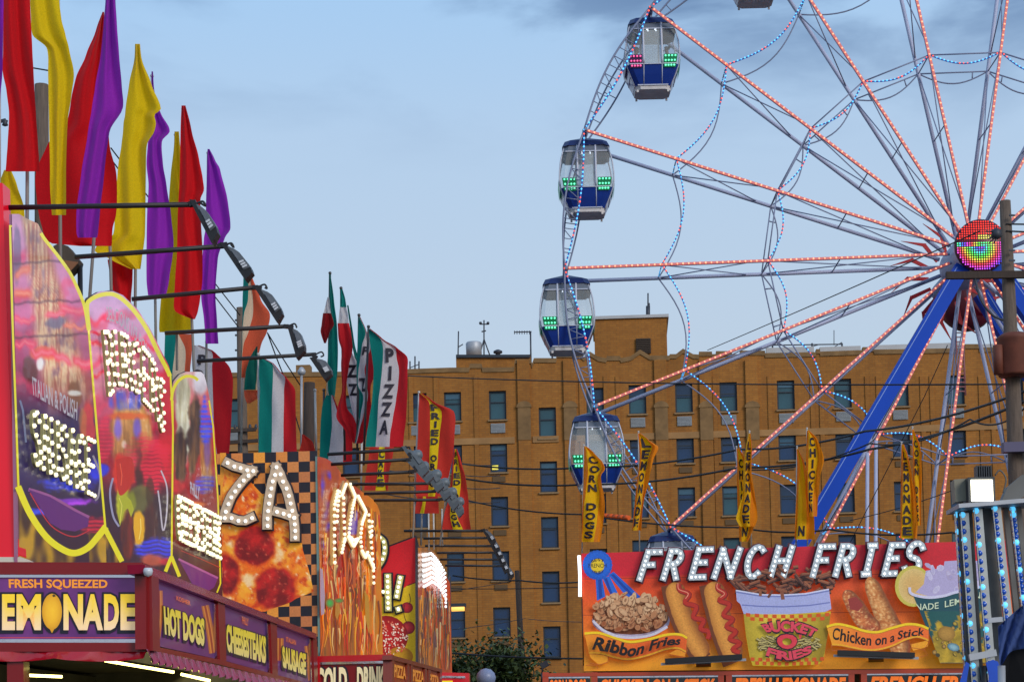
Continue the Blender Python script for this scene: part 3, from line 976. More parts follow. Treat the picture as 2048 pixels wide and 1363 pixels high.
# legs: two in front, two behind
def leg(foot_dx, d_top, d_foot, w, name='leg', xo=0.0):
    top = HUB + AX * d_top - UP * 0.55 + EX * (foot_dx * 0.05 + xo); foot = Vector((HUB.x, HUB.y, 0)) + EX * foot_dx + AX * d_foot
    v = (top - foot); s = MB()
    side = v.normalized().cross(AX).normalized()
    mid = foot.lerp(top, 0.42)
    sg = 1 if foot_dx < 0 else -1
    s.bar(mid, top, w, 0.42, AX, 0)
    s.bar(foot, mid - v.normalized() * .002, w * .62, 0.4, AX, 0)
    o = s.build(name, M_BLUE, wheel)
    rt = EX * sg; rt = (rt - v.normalized() * rt.dot(v.normalized())).normalized()
    s = MB()
    s.bar(foot + rt * (w * .31 + .085), mid + rt * (w * .31 + .085) - v.normalized() * .05, 0.16, 0.34, AX)
    s.bar(mid - AX * .212 - rt * (w * .32), top - AX * .212 - rt * (w * .32) - v.normalized() * .1, 0.022, 0.012, AX, 1)
    s.build_each('trim', [M_WHITE, mat('pale_blue_edge', (120, 150, 214), .5)], o)
    return o
leg(-10.0, -0.5, -1.3, 0.43); leg(10.0, -0.5, -1.3, 0.43)
leg(-9.85, GAP + 1.2, GAP + 2.0, 0.30, 'leg', .34); leg(9.6, GAP + 1.2, GAP + 2.0, 0.42, 'leg', .3)
s = MB(); s.tube([HUB - AX * .1, HUB + AX * (GAP + 3.4)], .28, 16); s.build('axle', M_TUBE_D, wheel)
# thin stays between front leg foot and wheel plane
s = MB()
for px, py in ((1735, 905), (1752, 880)):
    p = P(px, py, 55.9); s.tube([p, Vector((p.x - .35, p.y, 0))], 0.055, 6)
s.build('stay_pole', M_TUBE, wheel)
s = MB()
a, b = P(1925, 700, 60.5), P(1925, 765, 60.5)
for x in (1911, 1925): s.tube([P(x, 655, 60.5), P(x + 6, 790, 60.5)], .03, 4)
for y in range(665, 790, 9): s.bar(P(1911 + (y - 655) * .045, y, 60.5), P(1925 + (y - 655) * .045, y, 60.5), .03, .03)
s.build('access_ladder', mat('pink_ladder', (190, 120, 120), .5), wheel)

# ------------------------------------------------------------------ gondolas
M_NAVY = mat('navy_roof', (18, 36, 92), 0.35, var=.08)
M_ROYAL = mat('royal_panel', (20, 54, 140), 0.3, coat=.3)
M_GFLOOR = mat('grey_floor', (205, 200, 200), 0.7, var=.15, vscale=4)
M_GFRAME = mat('cabin_frame', (186, 190, 206), 0.4)
def glass_mat():
    m = bpy.data.materials.new('cabin_glass'); m.use_nodes = True; t = m.node_tree; b = bsdf(m)
    b.inputs['Base Color'].default_value = rgba((232, 236, 236)); b.inputs['Roughness'].default_value = .12
    tr = t.nodes.new('ShaderNodeBsdfTransparent'); mx_ = t.nodes.new('ShaderNodeMixShader'); mx_.inputs[0].default_value = .80
    tr.inputs[0].default_value = (.93, .95, .96, 1)
    o = t.nodes['Material Output']
    t.links.new(b.outputs[0], mx_.inputs[1]); t.links.new(tr.outputs[0], mx_.inputs[2]); t.links.new(mx_.outputs[0], o.inputs[0])
    return m
M_CGLASS = glass_mat()
M_PANE_DK = mat('cabin_valance', (96, 104, 118), .4)
PROF = [(0.0, .60), (-.17, .66), (-.34, .71), (-.62, .78), (-1.0, .82), (-1.22, .82), (-1.44, .79), (-1.72, .68), (-2.02, .54)]
def pw(z):
    for (z0, w0), (z1, w1) in zip(PROF, PROF[1:]):
        if z >= z1: return lerp(w0, w1, (z - z0) / (z1 - z0))
    return PROF[-1][1]
def gondola(loc, label, led_l, led_r):
    t = thing('gondola', loc, label, 'gondola', 'cabins hanging on the ferris wheel')
    def Q(x, y, z): return Vector(loc) + EX * x + AX * y + UP * z
    DPT = 0.92
    def shell(m, z0, z1, inset=0.0, mi=0, sides='fblr', n=4):
        zs_ = [lerp(z0, z1, i / n) for i in range(n + 1)]
        for za, zb in zip(zs_, zs_[1:]):
            wa, wb = pw(za) - inset, pw(zb) - inset; da, db = wa * DPT, wb * DPT; c = .16
            def ringp(w, d, z): return [Q(-w + c, -d, z), Q(w - c, -d, z), Q(w, -d + c, z), Q(w, d - c, z), Q(w - c, d, z), Q(-w + c, d, z), Q(-w, d - c, z), Q(-w, -d + c, z)]
            A, B = ringp(wa, da, za), ringp(wb, db, zb)
            for i in range(8):
                j = (i + 1) % 8; m.poly([A[i], A[j], B[j], B[i]], mi)
    m = MB(); c = .16
    def ring_(w, z):
        d = w * DPT; return [Q(-w + c, -d, z), Q(w - c, -d, z), Q(w, -d + c, z), Q(w, d - c, z), Q(w - c, d, z), Q(-w + c, d, z), Q(-w, d - c, z), Q(-w, -d + c, z)]
    A, B, C2 = ring_(.70, -.17), ring_(.62, 0.0), ring_(.24, .16)
    for X, Y in ((A, B), (B, C2)):
        for i in range(8): m.poly([X[i], X[(i + 1) % 8], Y[(i + 1) % 8], Y[i]])
    m.poly(C2); m.poly(A)
    m.build('roof', M_NAVY, t)
    m = MB(); m.tube([Q(0, -.95, .22), Q(0, .95, .22)], .05, 8)
    for y in (-.3, .3): m.bar(Q(0, y, .1), Q(0, y, .25), .1, .05)
    m.build('hanger', M_TUBE_D, t)
    m = MB(); shell(m, -.36, -1.44, 0.015); m.build('window', M_CGLASS, t)
    m = MB(); shell(m, -.175, -.36, 0.0, n=1); m.build('valance', M_PANE_DK, t)
    m = MB(); shell(m, -1.44, -2.0, 0.0); m.build('lower_panel', M_ROYAL, t)
    m = MB()
    D2 = ring_(.54, -2.0); E2 = ring_(.52, -2.12)
    for i in range(8): m.poly([D2[i], D2[(i + 1) % 8], E2[(i + 1) % 8], E2[i]])
    m.poly(E2[::-1]); 
    for x in (-.45, .45):
        for y in (-.4, .4): m.box(Q(x, y, -2.15), .06, .06, .07, (EX, AX, UP))
    m.build('floor_pan', M_GFLOOR, t)
    m = MB()
    for sx in (-1, 1):
        for sy in (-1, 1):
            pts = [Q(sx * (pw(z) - .02), sy * (pw(z) * DPT - .14), z) for z in [i * -.125 - .17 for i in range(16)]]
            m.tube(pts, .022, 5)
            pts = [Q(sx * .27, sy * (pw(z) * DPT + .004), z) for z in [i * -.125 - .17 for i in range(11 if sx < 0 else 11)]]
            m.tube(pts, .035, 5)
    for sy in (-1, 1):
        for z in (-.36, -1.44, -2.0):
            w = pw(z); m.bar(Q(-w + .1, sy * (w * DPT + .008), z), Q(w - .1, sy * (w * DPT + .008), z), .03, .02, AX)
        for sx in (-1, 1):
            m.tube([Q(sx * .27, sy * (pw(z) * DPT + .006), z) for z in (-1.44, -1.72, -2.0)], .014, 4)
    m.build('cabin_frame', M_GFRAME, t)
    m = MB()
    for sy in (-1, 1):
        m.prism([Q(-.235, sy * (pw(-1.30) * DPT - .01), -1.40), Q(.235, sy * (pw(-1.30) * DPT - .01), -1.40), Q(.235, sy * (pw(-.45) * DPT - .03), -.40), Q(-.235, sy * (pw(-.45) * DPT - .03), -.40)], AX * .012)
    m.build('door', M_CGLASS, t)
    for sx, lc in ((-1, led_l), (1, led_r)):
        m = MB(); zt, zb = -1.18, -1.55
        def F(x, z, o): return Q(sx * x, -(pw(z) * DPT) - o, z)
        x1 = .79
        m.prism([F(.315, zb, .01), F(x1 - .12, zb, .01), F(x1 - .06, zt, .01), F(.315, zt, .01)], -AX * .02, 0)
        m.poly([Q(sx * (.835), -.5, zt), Q(sx * .835, .5, zt), Q(sx * .80, .5, zb), Q(sx * .80, -.5, zb)], 0)
        lp = m.build('led_panel', mat('led_panel_' + ('violet' if lc else 'green'), (40, 10, 60) if lc else (4, 92, 62), .4, emit=.2 if lc else .3, ec=(60, 10, 70) if lc else (0, 120, 70)), t)
        m = MB()
        for iy in range(3):
            for ix in range(4):
                z = lerp(zt - .05, zb + .05, iy / 2); x = lerp(.37, x1 - .13 - .02 * iy, ix / 3)
                m.bulb(F(x, z, .04), .033)
        m.build('led_dots', mat('led_violet' if lc else 'led_green', (240, 90, 150) if lc else (120, 255, 200), .4, emit=1.1, ec=(240, 90, 150) if lc else (110, 255, 190)), lp)
    m = MB()
    for x in (-.12, .12): m.bulb(Q(x, -.3, -.24), .04); m.bulb(Q(x, -.58, -.40), .025)
    m.build('cabin_lamp', mat('cabin_lamp', (230, 240, 255), .4, emit=2.2), t)
    # bench seats inside, at the two sides
    m = MB()
    for sx in (-1, 1): m.box(Q(sx * .50, 0, -1.72), .36, .95, .07, (EX, AX, UP)); m.box(Q(sx * .66, 0, -1.5), .05, .95, .4, (EX, AX, UP))
    m.build('bench', M_ROYAL, t)
    return t
glabels = ['violet and green lit gondola carrying two riders, nearest the top left of the wheel', 'empty green lit gondola second from the top of the visible wheel rim', 'green lit gondola overlapping the tall roof house at the wheel\'s left edge', 'gondola low on the wheel, partly behind the corn dogs flag', 'lowest visible gondola, peeking above the french fries sign', 'gondola cut by the top edge of the photo, only its grey floor showing']
gl = []
for i, (k, ll, lr) in enumerate(((0, True, False), (1, False, False), (2, False, False), (3, False, False), (4, False, False), (17, False, False))):
    node = wp(WR, ang[k], GAP / 2)
    gl.append(gondola(node - UP * 0.22 + EX * .05, glabels[i], ll, lr))

# ------------------------------------------------------------------ two riders in the upper gondola
M_SKIN_D = mat('dark_skin', (84, 56, 44), .6); M_HAIR = mat('black_hair', (22, 18, 18), .7)
def skin_body(name, verts, edges, radii, root, m, parent):
    me = bpy.data.meshes.new(name)
    o0 = WLOC[parent.name]
    me.from_pydata([tuple(Vector(v) - o0) for v in verts], edges, [])
    o = bpy.data.objects.new(name, me); COL.objects.link(o); o.parent = parent
    md = o.modifiers.new('skin', 'SKIN'); sv = me.skin_vertices[0].data
    for i, r in enumerate(radii): sv[i].radius = (r * .84, r * .72); sv[i].use_root = (i == root)
    sb_ = o.modifiers.new('sub', 'SUBSURF'); sb_.levels = 2; sb_.render_levels = 2
    md.use_smooth_shade = True
    me.materials.append(m); WLOC[o.name] = o0
    return o
def rider(seat, face, shirt, label, hair_bun, K=.84):
    """A seated person: seat is the point under the hips, face a unit vector they look along."""
    t = thing('person', seat, label, 'person', None)
    f = Vector(face); s_ = f.cross(UP).normalized()
    def Q(x, y, z): return Vector(seat) + (s_ * x + f * y + UP * z) * K
    V = [Q(0, 0, .12), Q(0, -.02, .30), Q(0, 0, .48), Q(0, .01, .60), Q(0, .03, .70), Q(0, .05, .78), Q(0, .04, .87)]
    E = [(i, i + 1) for i in range(6)]; Rr = [.15, .14, .15, .07, .075, .098, .07]
    def chain(start, pts, rs):
        prev = start
        for p, r in zip(pts, rs):
            V.append(p); Rr.append(r); E.append((prev, len(V) - 1)); prev = len(V) - 1
    for sx in (-1, 1):
        chain(0, [Q(sx * .10, .08, .10), Q(sx * .12, .42, .12), Q(sx * .12, .46, -.28), Q(sx * .12, .58, -.33)], [.09, .065, .045, .04])
        chain(2, [Q(sx * .19, 0, .50), Q(sx * .24, .08, .26), Q(sx * .16, .30, .20), Q(sx * .13, .38, .19)], [.06, .048, .036, .03])
        hb = len(V) - 1
        for q in range(4):
            chain(hb, [Q(sx * (.10 + q * .022), .42 + .01 * (q % 2), .18), Q(sx * (.10 + q * .022), .45 + .012 * (q % 2), .155)], [.0095, .0085])
        chain(hb, [Q(sx * .085, .38, .175), Q(sx * .075, .41, .16)], [.0105, .009])
    body = skin_body('body', V, E, Rr, 0, M_SKIN_D, t)
    # face
    m = MB()
    for sx in (-1, 1): m.bulb(Q(sx * .034, .135, .785), .013); 
    m.build('eye', mat('eye_white', (220, 220, 215), .3), body)
    m = MB(); m.add([Q(-.014, .135, .745), Q(.014, .135, .745), Q(0, .172, .745), Q(0, .135, .80)], [[0, 1, 2], [0, 2, 3], [1, 3, 2], [0, 3, 1]])
    m.bar(Q(-.028, .142, .715), Q(.028, .142, .715), .012, .012)
    for sx in (-1, 1): m.bulb(Q(sx * .10, .04, .775), .022)
    m.build('face_features', M_SKIN_D, body)
    # hair
    m = MB()
    for i in range(70):
        a = random.uniform(0, 2 * math.pi); b_ = random.uniform(-.1, 1.5)
        d = (s_ * math.cos(a) * math.cos(b_) + f * math.sin(a) * math.cos(b_) + UP * math.sin(b_)) * K
        if d.dot(f) > .45 and d.z < .55: continue
        m.bulb(Q(0, .03, .80) + d * .085, .03)
    if hair_bun: m.bulb(Q(0, -.07, .88), .05)
    m.build('hair', M_HAIR, t)
    # shirt and trousers as slightly larger shells
    Vs = [Q(0, 0, .08), Q(0, -.02, .30), Q(0, 0, .50), Q(0, .005, .56)]; Es = [(0, 1), (1, 2), (2, 3)]; Rs = [.165, .155, .165, .085]
    for sx in (-1, 1):
        b = len(Vs); Vs += [Q(sx * .19, 0, .50), Q(sx * .235, .06, .32)]; Rs += [.072, .06]; Es += [(2, b), (b, b + 1)]
    skin_body('shirt', Vs, Es, Rs, 0, shirt, t)
    Vs = [Q(0, 0, .10)]; Es = []; Rs = [.16]
    for sx in (-1, 1):
        b = len(Vs); Vs += [Q(sx * .10, .08, .10), Q(sx * .12, .42, .12), Q(sx * .12, .46, -.22)]; Rs += [.1, .076, .056]; Es += [(0, b), (b, b + 1), (b + 1, b + 2)]
    skin_body('trousers', Vs, Es, Rs, 0, mat('dark_denim', (34, 40, 60), .8), t)
    return t
g0 = WLOC[gl[0].name]
rider(g0 + EX * .46 - AX * .44 - UP * 1.60, (-EX * .98 + AX * .22).normalized(), mat('green_shirt', (40, 70, 60), .8), 'seated rider with dark curly hair behind the green lights of the upper gondola', True)
rider(g0 - EX * .50 - AX * .40 - UP * 1.58, (EX * .98 + AX * .22).normalized(), mat('navy_shirt', (30, 36, 90), .8), 'seated rider in dark blue behind the violet lights of the upper gondola', False)
# ================================================================== planes of the stands
C1 = P(288, 1135, 20)
PA = Plane(C1, -D_)                       # front of the lemonade stand
PS = Plane(C1, E_)                        # its long side
PU = Plane(P(30, 700, 20), E_)            # picture boards above the side
M_PRINT = print_mat('glossy_print', .35, .36, .22, .08, .3)  # emission stands in for bulb light reflected by the boards
M_PRINT_LIT = print_mat('backlit_print', .35, .30, .2, .05)
M_PRINT_MATT = print_mat('banner_print', .5, .15, .12, .17)  # slight emission stands in for lamplight falling on the banner
M_MAROON = mat('maroon_paint', (132, 8, 14), .35, coat=.12, var=.08, vscale=1.2)
M_REDB = mat('bright_red_paint', (205, 14, 34), .25, coat=.6, emit=.10)
M_CHROME = mat('chrome_trim', (205, 205, 215), .14, 1.0, bump=.15, bscale=9)
M_BLACK = mat('black_metal', (24, 24, 28), .45)
M_ARM = mat('dark_arm', (46, 44, 46), .5, .3)
M_LAMPG = mat('lamp_housing', (58, 62, 68), .45, .4)
M_LENS = mat('lamp_lens', (196, 202, 210), .2)
M_BULBC = mat('cream_bulb', (255, 248, 215), .4, emit=1.05, ec=(255, 244, 205))
M_BULBW = mat('white_bulb', (255, 255, 255), .4, emit=1.35, ec=(240, 250, 255))
M_BULBSTEM = mat('bulb_socket', (150, 146, 100), .5)
M_SIGNB = mat('sign_back', (60, 52, 58), .6)
M_TUBEL = mat('fluorescent', (255, 250, 200), .4, emit=7.0, ec=(255, 236, 130), nosample=False)
M_CREAM = mat('cream_face', (214, 206, 188), .4)
M_WHITEF = mat('white_letter_face', (196, 206, 212), .4)
M_OUTL = mat('dark_outline', (34, 30, 46), .45)
M_RETURNRED = mat('letter_return', (92, 40, 60), .5)  # dark red of the letter sides and outlines

def board(plane, outline, thick, m, name, parent, back=0.0):
    b = MB(); n = plane.n
    pts = [plane(x, y, -back) for x, y in outline]
    b.prism(pts, -n * thick, 0); return b.build(name, m, parent)

# ------------------------------------------------------------------ lemonade stand
st1 = thing('lemonade_stand', Vector((C1.x, C1.y, 0)), 'purple and red lemonade and sausage stand with tall lit picture boards at far left', 'food stand')
# body behind the boards
inset = (PU.o - C1).dot(E_)
LEN1 = 11.3
b = MB()
b.box(C1 + E_ * (inset - 2.0) + D_ * (LEN1 / 2 + .3) + UP * (3.1 - C1.z), 3.6, LEN1 - .4, .5, (E_, D_, UP))
b.box(C1 + E_ * (inset - 2.6) + D_ * (LEN1 / 2 + .3) + UP * (1.5 - C1.z), 2.0, LEN1 - .6, 2.6, (E_, D_, UP))
b.box(C1 - E_ * 2.1 + D_ * 9.0 + UP * (1.6 - C1.z), 3.4, .2, 3.0, (E_, D_, UP))
b.build('trailer_body', mat('stand_interior', (126, 116, 70), .6, var=.3, vscale=2.5), st1)

def bb(x, y, cx, cy, rx, ry, s_=.35, wob=.3):
    """soft-edged painted blot, 0..1"""
    d = math.hypot((x - cx) / rx, (y - cy) / ry) + wob * fbm(x * .045, y * .03, cx * .1, 3)
    return max(0.0, min(1.0, (1 - d) / s_ + .5))
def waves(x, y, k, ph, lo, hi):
    """red neon reflections painted in as ragged bands between rows lo and hi"""
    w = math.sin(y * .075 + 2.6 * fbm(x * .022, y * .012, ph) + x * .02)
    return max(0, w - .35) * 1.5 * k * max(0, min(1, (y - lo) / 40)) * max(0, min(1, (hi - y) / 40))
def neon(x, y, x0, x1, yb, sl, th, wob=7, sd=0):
    """a wavering reflection painted into the print as a streak, 0..1"""
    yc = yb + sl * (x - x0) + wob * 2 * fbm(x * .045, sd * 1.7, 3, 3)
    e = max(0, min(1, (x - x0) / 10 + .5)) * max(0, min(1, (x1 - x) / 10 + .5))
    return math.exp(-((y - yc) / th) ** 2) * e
def rip(x, y, cx, cy, rx, ry, per, sd=0):  # rippled neon reflection painted into the colour
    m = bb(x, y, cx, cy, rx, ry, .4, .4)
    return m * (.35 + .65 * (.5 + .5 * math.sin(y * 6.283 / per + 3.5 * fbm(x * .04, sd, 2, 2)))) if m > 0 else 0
def board_art1(x, y, u, v):  # printed sausage with neon reflections painted over it
    w = fbm(x * .012 + 4, y * .020, 1.3)
    c = mixc((214, 158, 196), (206, 104, 150), (y - 430) / 200)  # mauve-pink top paints in the board's mirror sheen
    c = mixc(c, (150, 44, 84), (y - 640) / 110)
    c = mixc(c, (40, 26, 78), (y - 775) / 60)
    c = mixc(c, (36, 18, 46), (y - 960) / 90)
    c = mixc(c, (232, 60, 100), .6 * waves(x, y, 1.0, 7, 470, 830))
    cx = 60 + (y - 430) * .215; wd = 20 + (y - 430) * .12
    d = (x - cx) / wd + .12 * fbm(x * .02, y * .015, 13)
    if y < 850 and abs(d) < 1:
        bun = mixc((238, 212, 158), (182, 106, 74), min(1, abs(fbm(x * .13, y * .006, 3, 5)) * 2.2 + max(0, d - .3)))
        bun = mixc(bun, (120, 84, 110), max(0, fbm(x * .05, y * .02, 33) - .1) * 1.6)
        c = mixc(c, bun, min(1, (1 - abs(d)) * 2.6) * .9 * max(0, min(1, (850 - y) / 90)))
    c = mixc(c, (92, 84, 120), .75 * bb(x, y, 112, 645, 18, 14)); c = mixc(c, (90, 80, 116), .6 * bb(x, y, 34, 500, 8, 60))
    c = mixc(c, (128, 78, 44), .85 * bb(x, y, 150, 790, 14, 30)); c = mixc(c, (90, 50, 40), .8 * bb(x, y, 60, 738, 14, 26)); c = mixc(c, (244, 96, 40), .6 * bb(x, y, 88, 706, 26, 14))
    c = mixc(c, (232, 232, 226), .9 * bb(x, y, 80, 728, 7, 14, .5)); c = mixc(c, (240, 240, 232), .85 * bb(x, y, 150, 786, 14, 6, .5))
    c = mixc(c, (236, 60, 60), .8 * bb(x, y, 176, 850, 14, 46)); c = mixc(c, (200, 130, 60), .6 * bb(x, y, 166, 850, 8, 30))
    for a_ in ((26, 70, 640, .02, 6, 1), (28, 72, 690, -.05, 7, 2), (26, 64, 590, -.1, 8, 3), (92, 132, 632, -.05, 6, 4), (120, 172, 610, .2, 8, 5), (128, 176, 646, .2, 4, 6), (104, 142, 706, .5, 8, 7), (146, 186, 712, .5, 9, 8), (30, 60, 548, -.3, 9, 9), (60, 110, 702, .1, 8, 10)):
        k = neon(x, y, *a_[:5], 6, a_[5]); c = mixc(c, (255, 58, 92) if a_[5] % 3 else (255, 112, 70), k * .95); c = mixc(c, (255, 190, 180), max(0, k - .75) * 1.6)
    for yl in (526, 606, 674): c = mixc(c, (70, 40, 56), .55 * neon(x, y, 24, 190, yl, -.04, 2.4, 2, yl))  # reflections of the lamp arms, painted as dark lines
    if y > 900:  # lower blue, violet and red reflections, also painted in
        s_ = fbm(x * .05, y * .12, 23, 3)
        c = mixc(c, (36, 54, 226), .9 * bb(x, y, 130, 968 + .1 * (x - 130), 44, 10, .6, .5) * (.7 + s_)); c = mixc(c, (36, 54, 226), .9 * bb(x, y, 194, 940, 16, 22, .5))
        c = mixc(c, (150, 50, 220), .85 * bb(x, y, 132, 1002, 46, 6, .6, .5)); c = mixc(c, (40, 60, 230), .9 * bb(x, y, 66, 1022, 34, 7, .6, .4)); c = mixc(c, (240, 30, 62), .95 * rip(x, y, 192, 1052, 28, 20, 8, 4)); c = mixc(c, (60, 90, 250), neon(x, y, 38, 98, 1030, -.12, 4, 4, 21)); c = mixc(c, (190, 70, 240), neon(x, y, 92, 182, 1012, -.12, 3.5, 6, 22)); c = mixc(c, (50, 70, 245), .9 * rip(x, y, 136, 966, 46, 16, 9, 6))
    if y > 985:
        yb = edge([(985, 38, 0), (1030, 60, 0), (1075, 90, 0), (1100, 125, 0), (1107, 150, 0), (1120, 150, 0)], y)[0]
        if x < yb or (x > 178 and y > 1066):
            c = mixc((66, 44, 30), (186, 142, 26), max(0, min(1, .25 + 2.2 * vn(x * .055, y * .016, 5))))
    return tuple(q * (1 + .16 * w) for q in c)
OUT1 = [(24, 428), (38, 436), (54, 438), (66, 446), (76, 447), (90, 476), (117, 510), (142, 545), (159, 581), (171, 612), (176, 640), (179, 670), (194, 860), (211, 1056), (214, 1160), (36, 1160), (34, 1110)]
bd = board(PU, OUT1, .03, mat('mauve_edge', (168, 110, 140), .4), 'picture_board', st1)
A = Art(PU)
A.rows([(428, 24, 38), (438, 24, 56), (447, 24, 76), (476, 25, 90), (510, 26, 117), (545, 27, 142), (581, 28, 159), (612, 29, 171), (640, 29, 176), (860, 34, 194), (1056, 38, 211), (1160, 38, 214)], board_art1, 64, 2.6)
Y_ = (236, 224, 26)
A.stroke(curve([(57, 978), (100, 992), (150, 1020), (178, 1034)], 6), 7, (150, 80, 140))
A.poly([(57, 978), (100, 993), (150, 1022), (178, 1036), (176, 1052), (150, 1062), (122, 1058), (100, 1045)], (92, 30, 112))
A.stroke(curve([(60, 985), (95, 1042), (122, 1064), (150, 1072), (178, 1060)], 6), 2, (200, 40, 50))
A.stroke([(52, 884), (46, 820), (40, 800)], 4, (110, 120, 150)); A.stroke(curve([(186, 910), (200, 950), (197, 990), (190, 1000)], 5), 4, (150, 140, 150))
A.stroke([(24, 452), (20, 452)], 3, Y_)
A.stroke(curve([(20, 450), (25, 640), (32, 830), (37, 975)], 4), 4.2, Y_)
A.stroke(curve([(36, 972), (60, 1026), (92, 1072), (124, 1097), (150, 1105), (176, 1094), (196, 1072), (212, 1052)], 6), 13, Y_)
A.stroke(curve([(82, 466), (90, 479), (117, 513), (140, 546), (157, 581), (169, 613), (177, 660)], 5), 6.5, Y_)
A.stroke([(177, 655), (194, 860), (211, 1058)], 4.2, Y_)
A.stroke([(211, 1058), (244, 1122)], 10, Y_)
A.build('printed_picture', M_PRINT, bd)
m = MB(); put_text(m, 'ITALIAN & POLISH', quad_fn(PU, (64, 752), (155, 803), (154, 841), (67, 790)), .035, bold=.015)
m.build('lettering', mat('pale_letters', (222, 214, 220), .4), bd)
def bulb_word(word, fn, nrm, parent, w, step, br, off=.05, sock=M_BULBSTEM, bm_=None, gap=.12):
    f, bl = MB(), Bulbs(); n = len(word)
    for i, ch in enumerate(word):
        u0, u1 = (i + gap / 2) / n, (i + 1 - gap / 2) / n
        def fl(u, v, o, u0=u0, u1=u1): return fn(lerp(u0, u1, u), v, o)
        marquee(f, bl, ch, fl, nrm, w, .03, step, br, off)
    f.build('letter_channel', sock, parent) if not isinstance(sock, (list, tuple)) else f.build('letter_channel', list(sock), parent)
    bl.build('sign_bulbs', bm_ or M_BULBC, parent)
bulb_word('SAUSAGE', quad_fn(PU, (55, 818), (184, 884), (184, 992), (60, 926)), E_, bd, .05, .12, .029, sock=[M_BULBSTEM, M_BULBSTEM])

def board_art2(x, y, u, v):  # printed burger, neon reflections mixed into its colours
    w = fbm(x * .02, y * .02, 9); st_ = fbm(x * .12, y * .010, 19, 4)
    c = mixc((206, 158, 200), (226, 130, 160), (y - 590) / 150)  # pale pink upper tones paint in the glossy sheen
    c = mixc(c, (196, 60, 90), (y - 770) / 70); c = mixc(c, (150, 22, 42), (y - 830) / 70); c = mixc(c, (38, 18, 44), (y - 940) / 60)
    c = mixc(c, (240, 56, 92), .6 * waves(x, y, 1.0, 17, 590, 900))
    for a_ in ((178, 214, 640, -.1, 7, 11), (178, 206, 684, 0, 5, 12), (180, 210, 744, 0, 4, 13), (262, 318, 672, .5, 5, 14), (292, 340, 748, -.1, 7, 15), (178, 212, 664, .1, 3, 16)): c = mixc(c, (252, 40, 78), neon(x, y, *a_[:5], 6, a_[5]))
    c = mixc(c, (206, 22, 36), .85 * bb(x, y, 336, 830, 20, 130))
    c = mixc(c, mixc((226, 160, 84), (150, 92, 50), min(1, (y - 800) / 140 + st_)), bb(x, y, 262, 868, 42, 72, .2, .15))
    c = mixc(c, (64, 90, 236), .8 * bb(x, y, 252, 800, 36, 20, .4, .2) * (.75 + st_)); c = mixc(c, (232, 96, 30), .85 * bb(x, y, 256, 832, 34, 8, .5, .3))
    for cx in (236, 274): c = mixc(c, (110, 90, 236), .75 * bb(x, y, cx, 856, 8, 20, .6, .2))
    c = mixc(c, (250, 220, 200), .8 * bb(x, y, 248, 888, 5, 8, .6, .1))
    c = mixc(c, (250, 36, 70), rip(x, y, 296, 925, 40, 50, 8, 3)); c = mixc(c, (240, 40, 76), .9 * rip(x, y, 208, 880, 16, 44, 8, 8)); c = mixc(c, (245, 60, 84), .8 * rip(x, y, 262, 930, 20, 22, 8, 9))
    c = mixc(c, (206, 48, 34), bb(x, y, 246, 950, 20, 42, .3, .3)); c = mixc(c, (44, 34, 28), .8 * bb(x, y, 276, 950, 9, 36, .6, .6))
    c = mixc(c, (110, 108, 56), .9 * bb(x, y, 284, 1002, 22, 34, .35, .35)); c = mixc(c, (60, 44, 30), .7 * bb(x, y, 300, 985, 8, 30))
    c = mixc(c, (184, 186, 40), .95 * bb(x, y, 246, 1010, 14, 40, .25, .3)); c = mixc(c, (150, 156, 40), .9 * bb(x, y, 262, 1005, 10, 22, .4, .3))
    c = mixc(c, (236, 176, 24), bb(x, y, 277, 1056, 12, 34, .2, .2)); c = mixc(c, mixc((130, 40, 26), (70, 26, 30), .5 + st_), bb(x, y, 256, 1070, 14, 52, .3, .2)); c = mixc(c, mixc((90, 34, 30), (50, 24, 34), .5 + st_), .8 * bb(x, y, 303, 1050, 12, 50, .4, .2))
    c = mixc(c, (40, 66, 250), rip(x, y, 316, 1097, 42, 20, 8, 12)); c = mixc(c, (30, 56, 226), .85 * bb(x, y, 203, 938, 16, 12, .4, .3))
    c = mixc(c, (232, 100, 64), .85 * bb(x, y, 306, 1120, 24, 12, .5, .3)); c = mixc(c, (232, 34, 60), .7 * bb(x, y, 334, 1122, 14, 8))
    if y > 1062 and x < 212 + (y - 1058) * .52: c = mixc((54, 38, 28), (216, 160, 24), max(0, min(1, .1 + 2.4 * vn(x * .07, y * .02, 2))))
    return tuple(q * (1 + .18 * w) for q in c)
OUT2 = [(172, 606), (176, 596), (197, 584), (225, 580), (246, 590), (275, 618), (299, 654), (320, 696), (338, 732), (342, 752), (346, 860), (344, 1112), (345, 1220), (214, 1200), (211, 1058), (194, 860), (179, 660)]
bd = board(PU, OUT2, .03, M_SIGNB, 'picture_board', st1)
A = Art(PU)
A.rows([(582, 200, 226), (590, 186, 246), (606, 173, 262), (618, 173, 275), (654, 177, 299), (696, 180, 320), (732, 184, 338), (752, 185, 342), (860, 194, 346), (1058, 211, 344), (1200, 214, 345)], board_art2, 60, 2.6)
A.stroke(curve([(178, 660), (174, 614), (180, 600), (200, 590), (225, 588), (247, 600), (272, 626), (296, 662), (316, 704), (334, 738), (340, 752)], 4), 8.5, Y_)
A.stroke([(341, 750), (346, 860), (343, 1114)], 3.6, Y_)
A.poly([(234, 985), (242, 996), (252, 990), (262, 1000), (268, 1018), (262, 1034), (256, 1016), (248, 1020), (240, 1052), (236, 1030), (238, 1008)], (176, 178, 34)); A.stroke([(238, 994), (244, 1010), (240, 1044)], 1.6, (220, 214, 90))
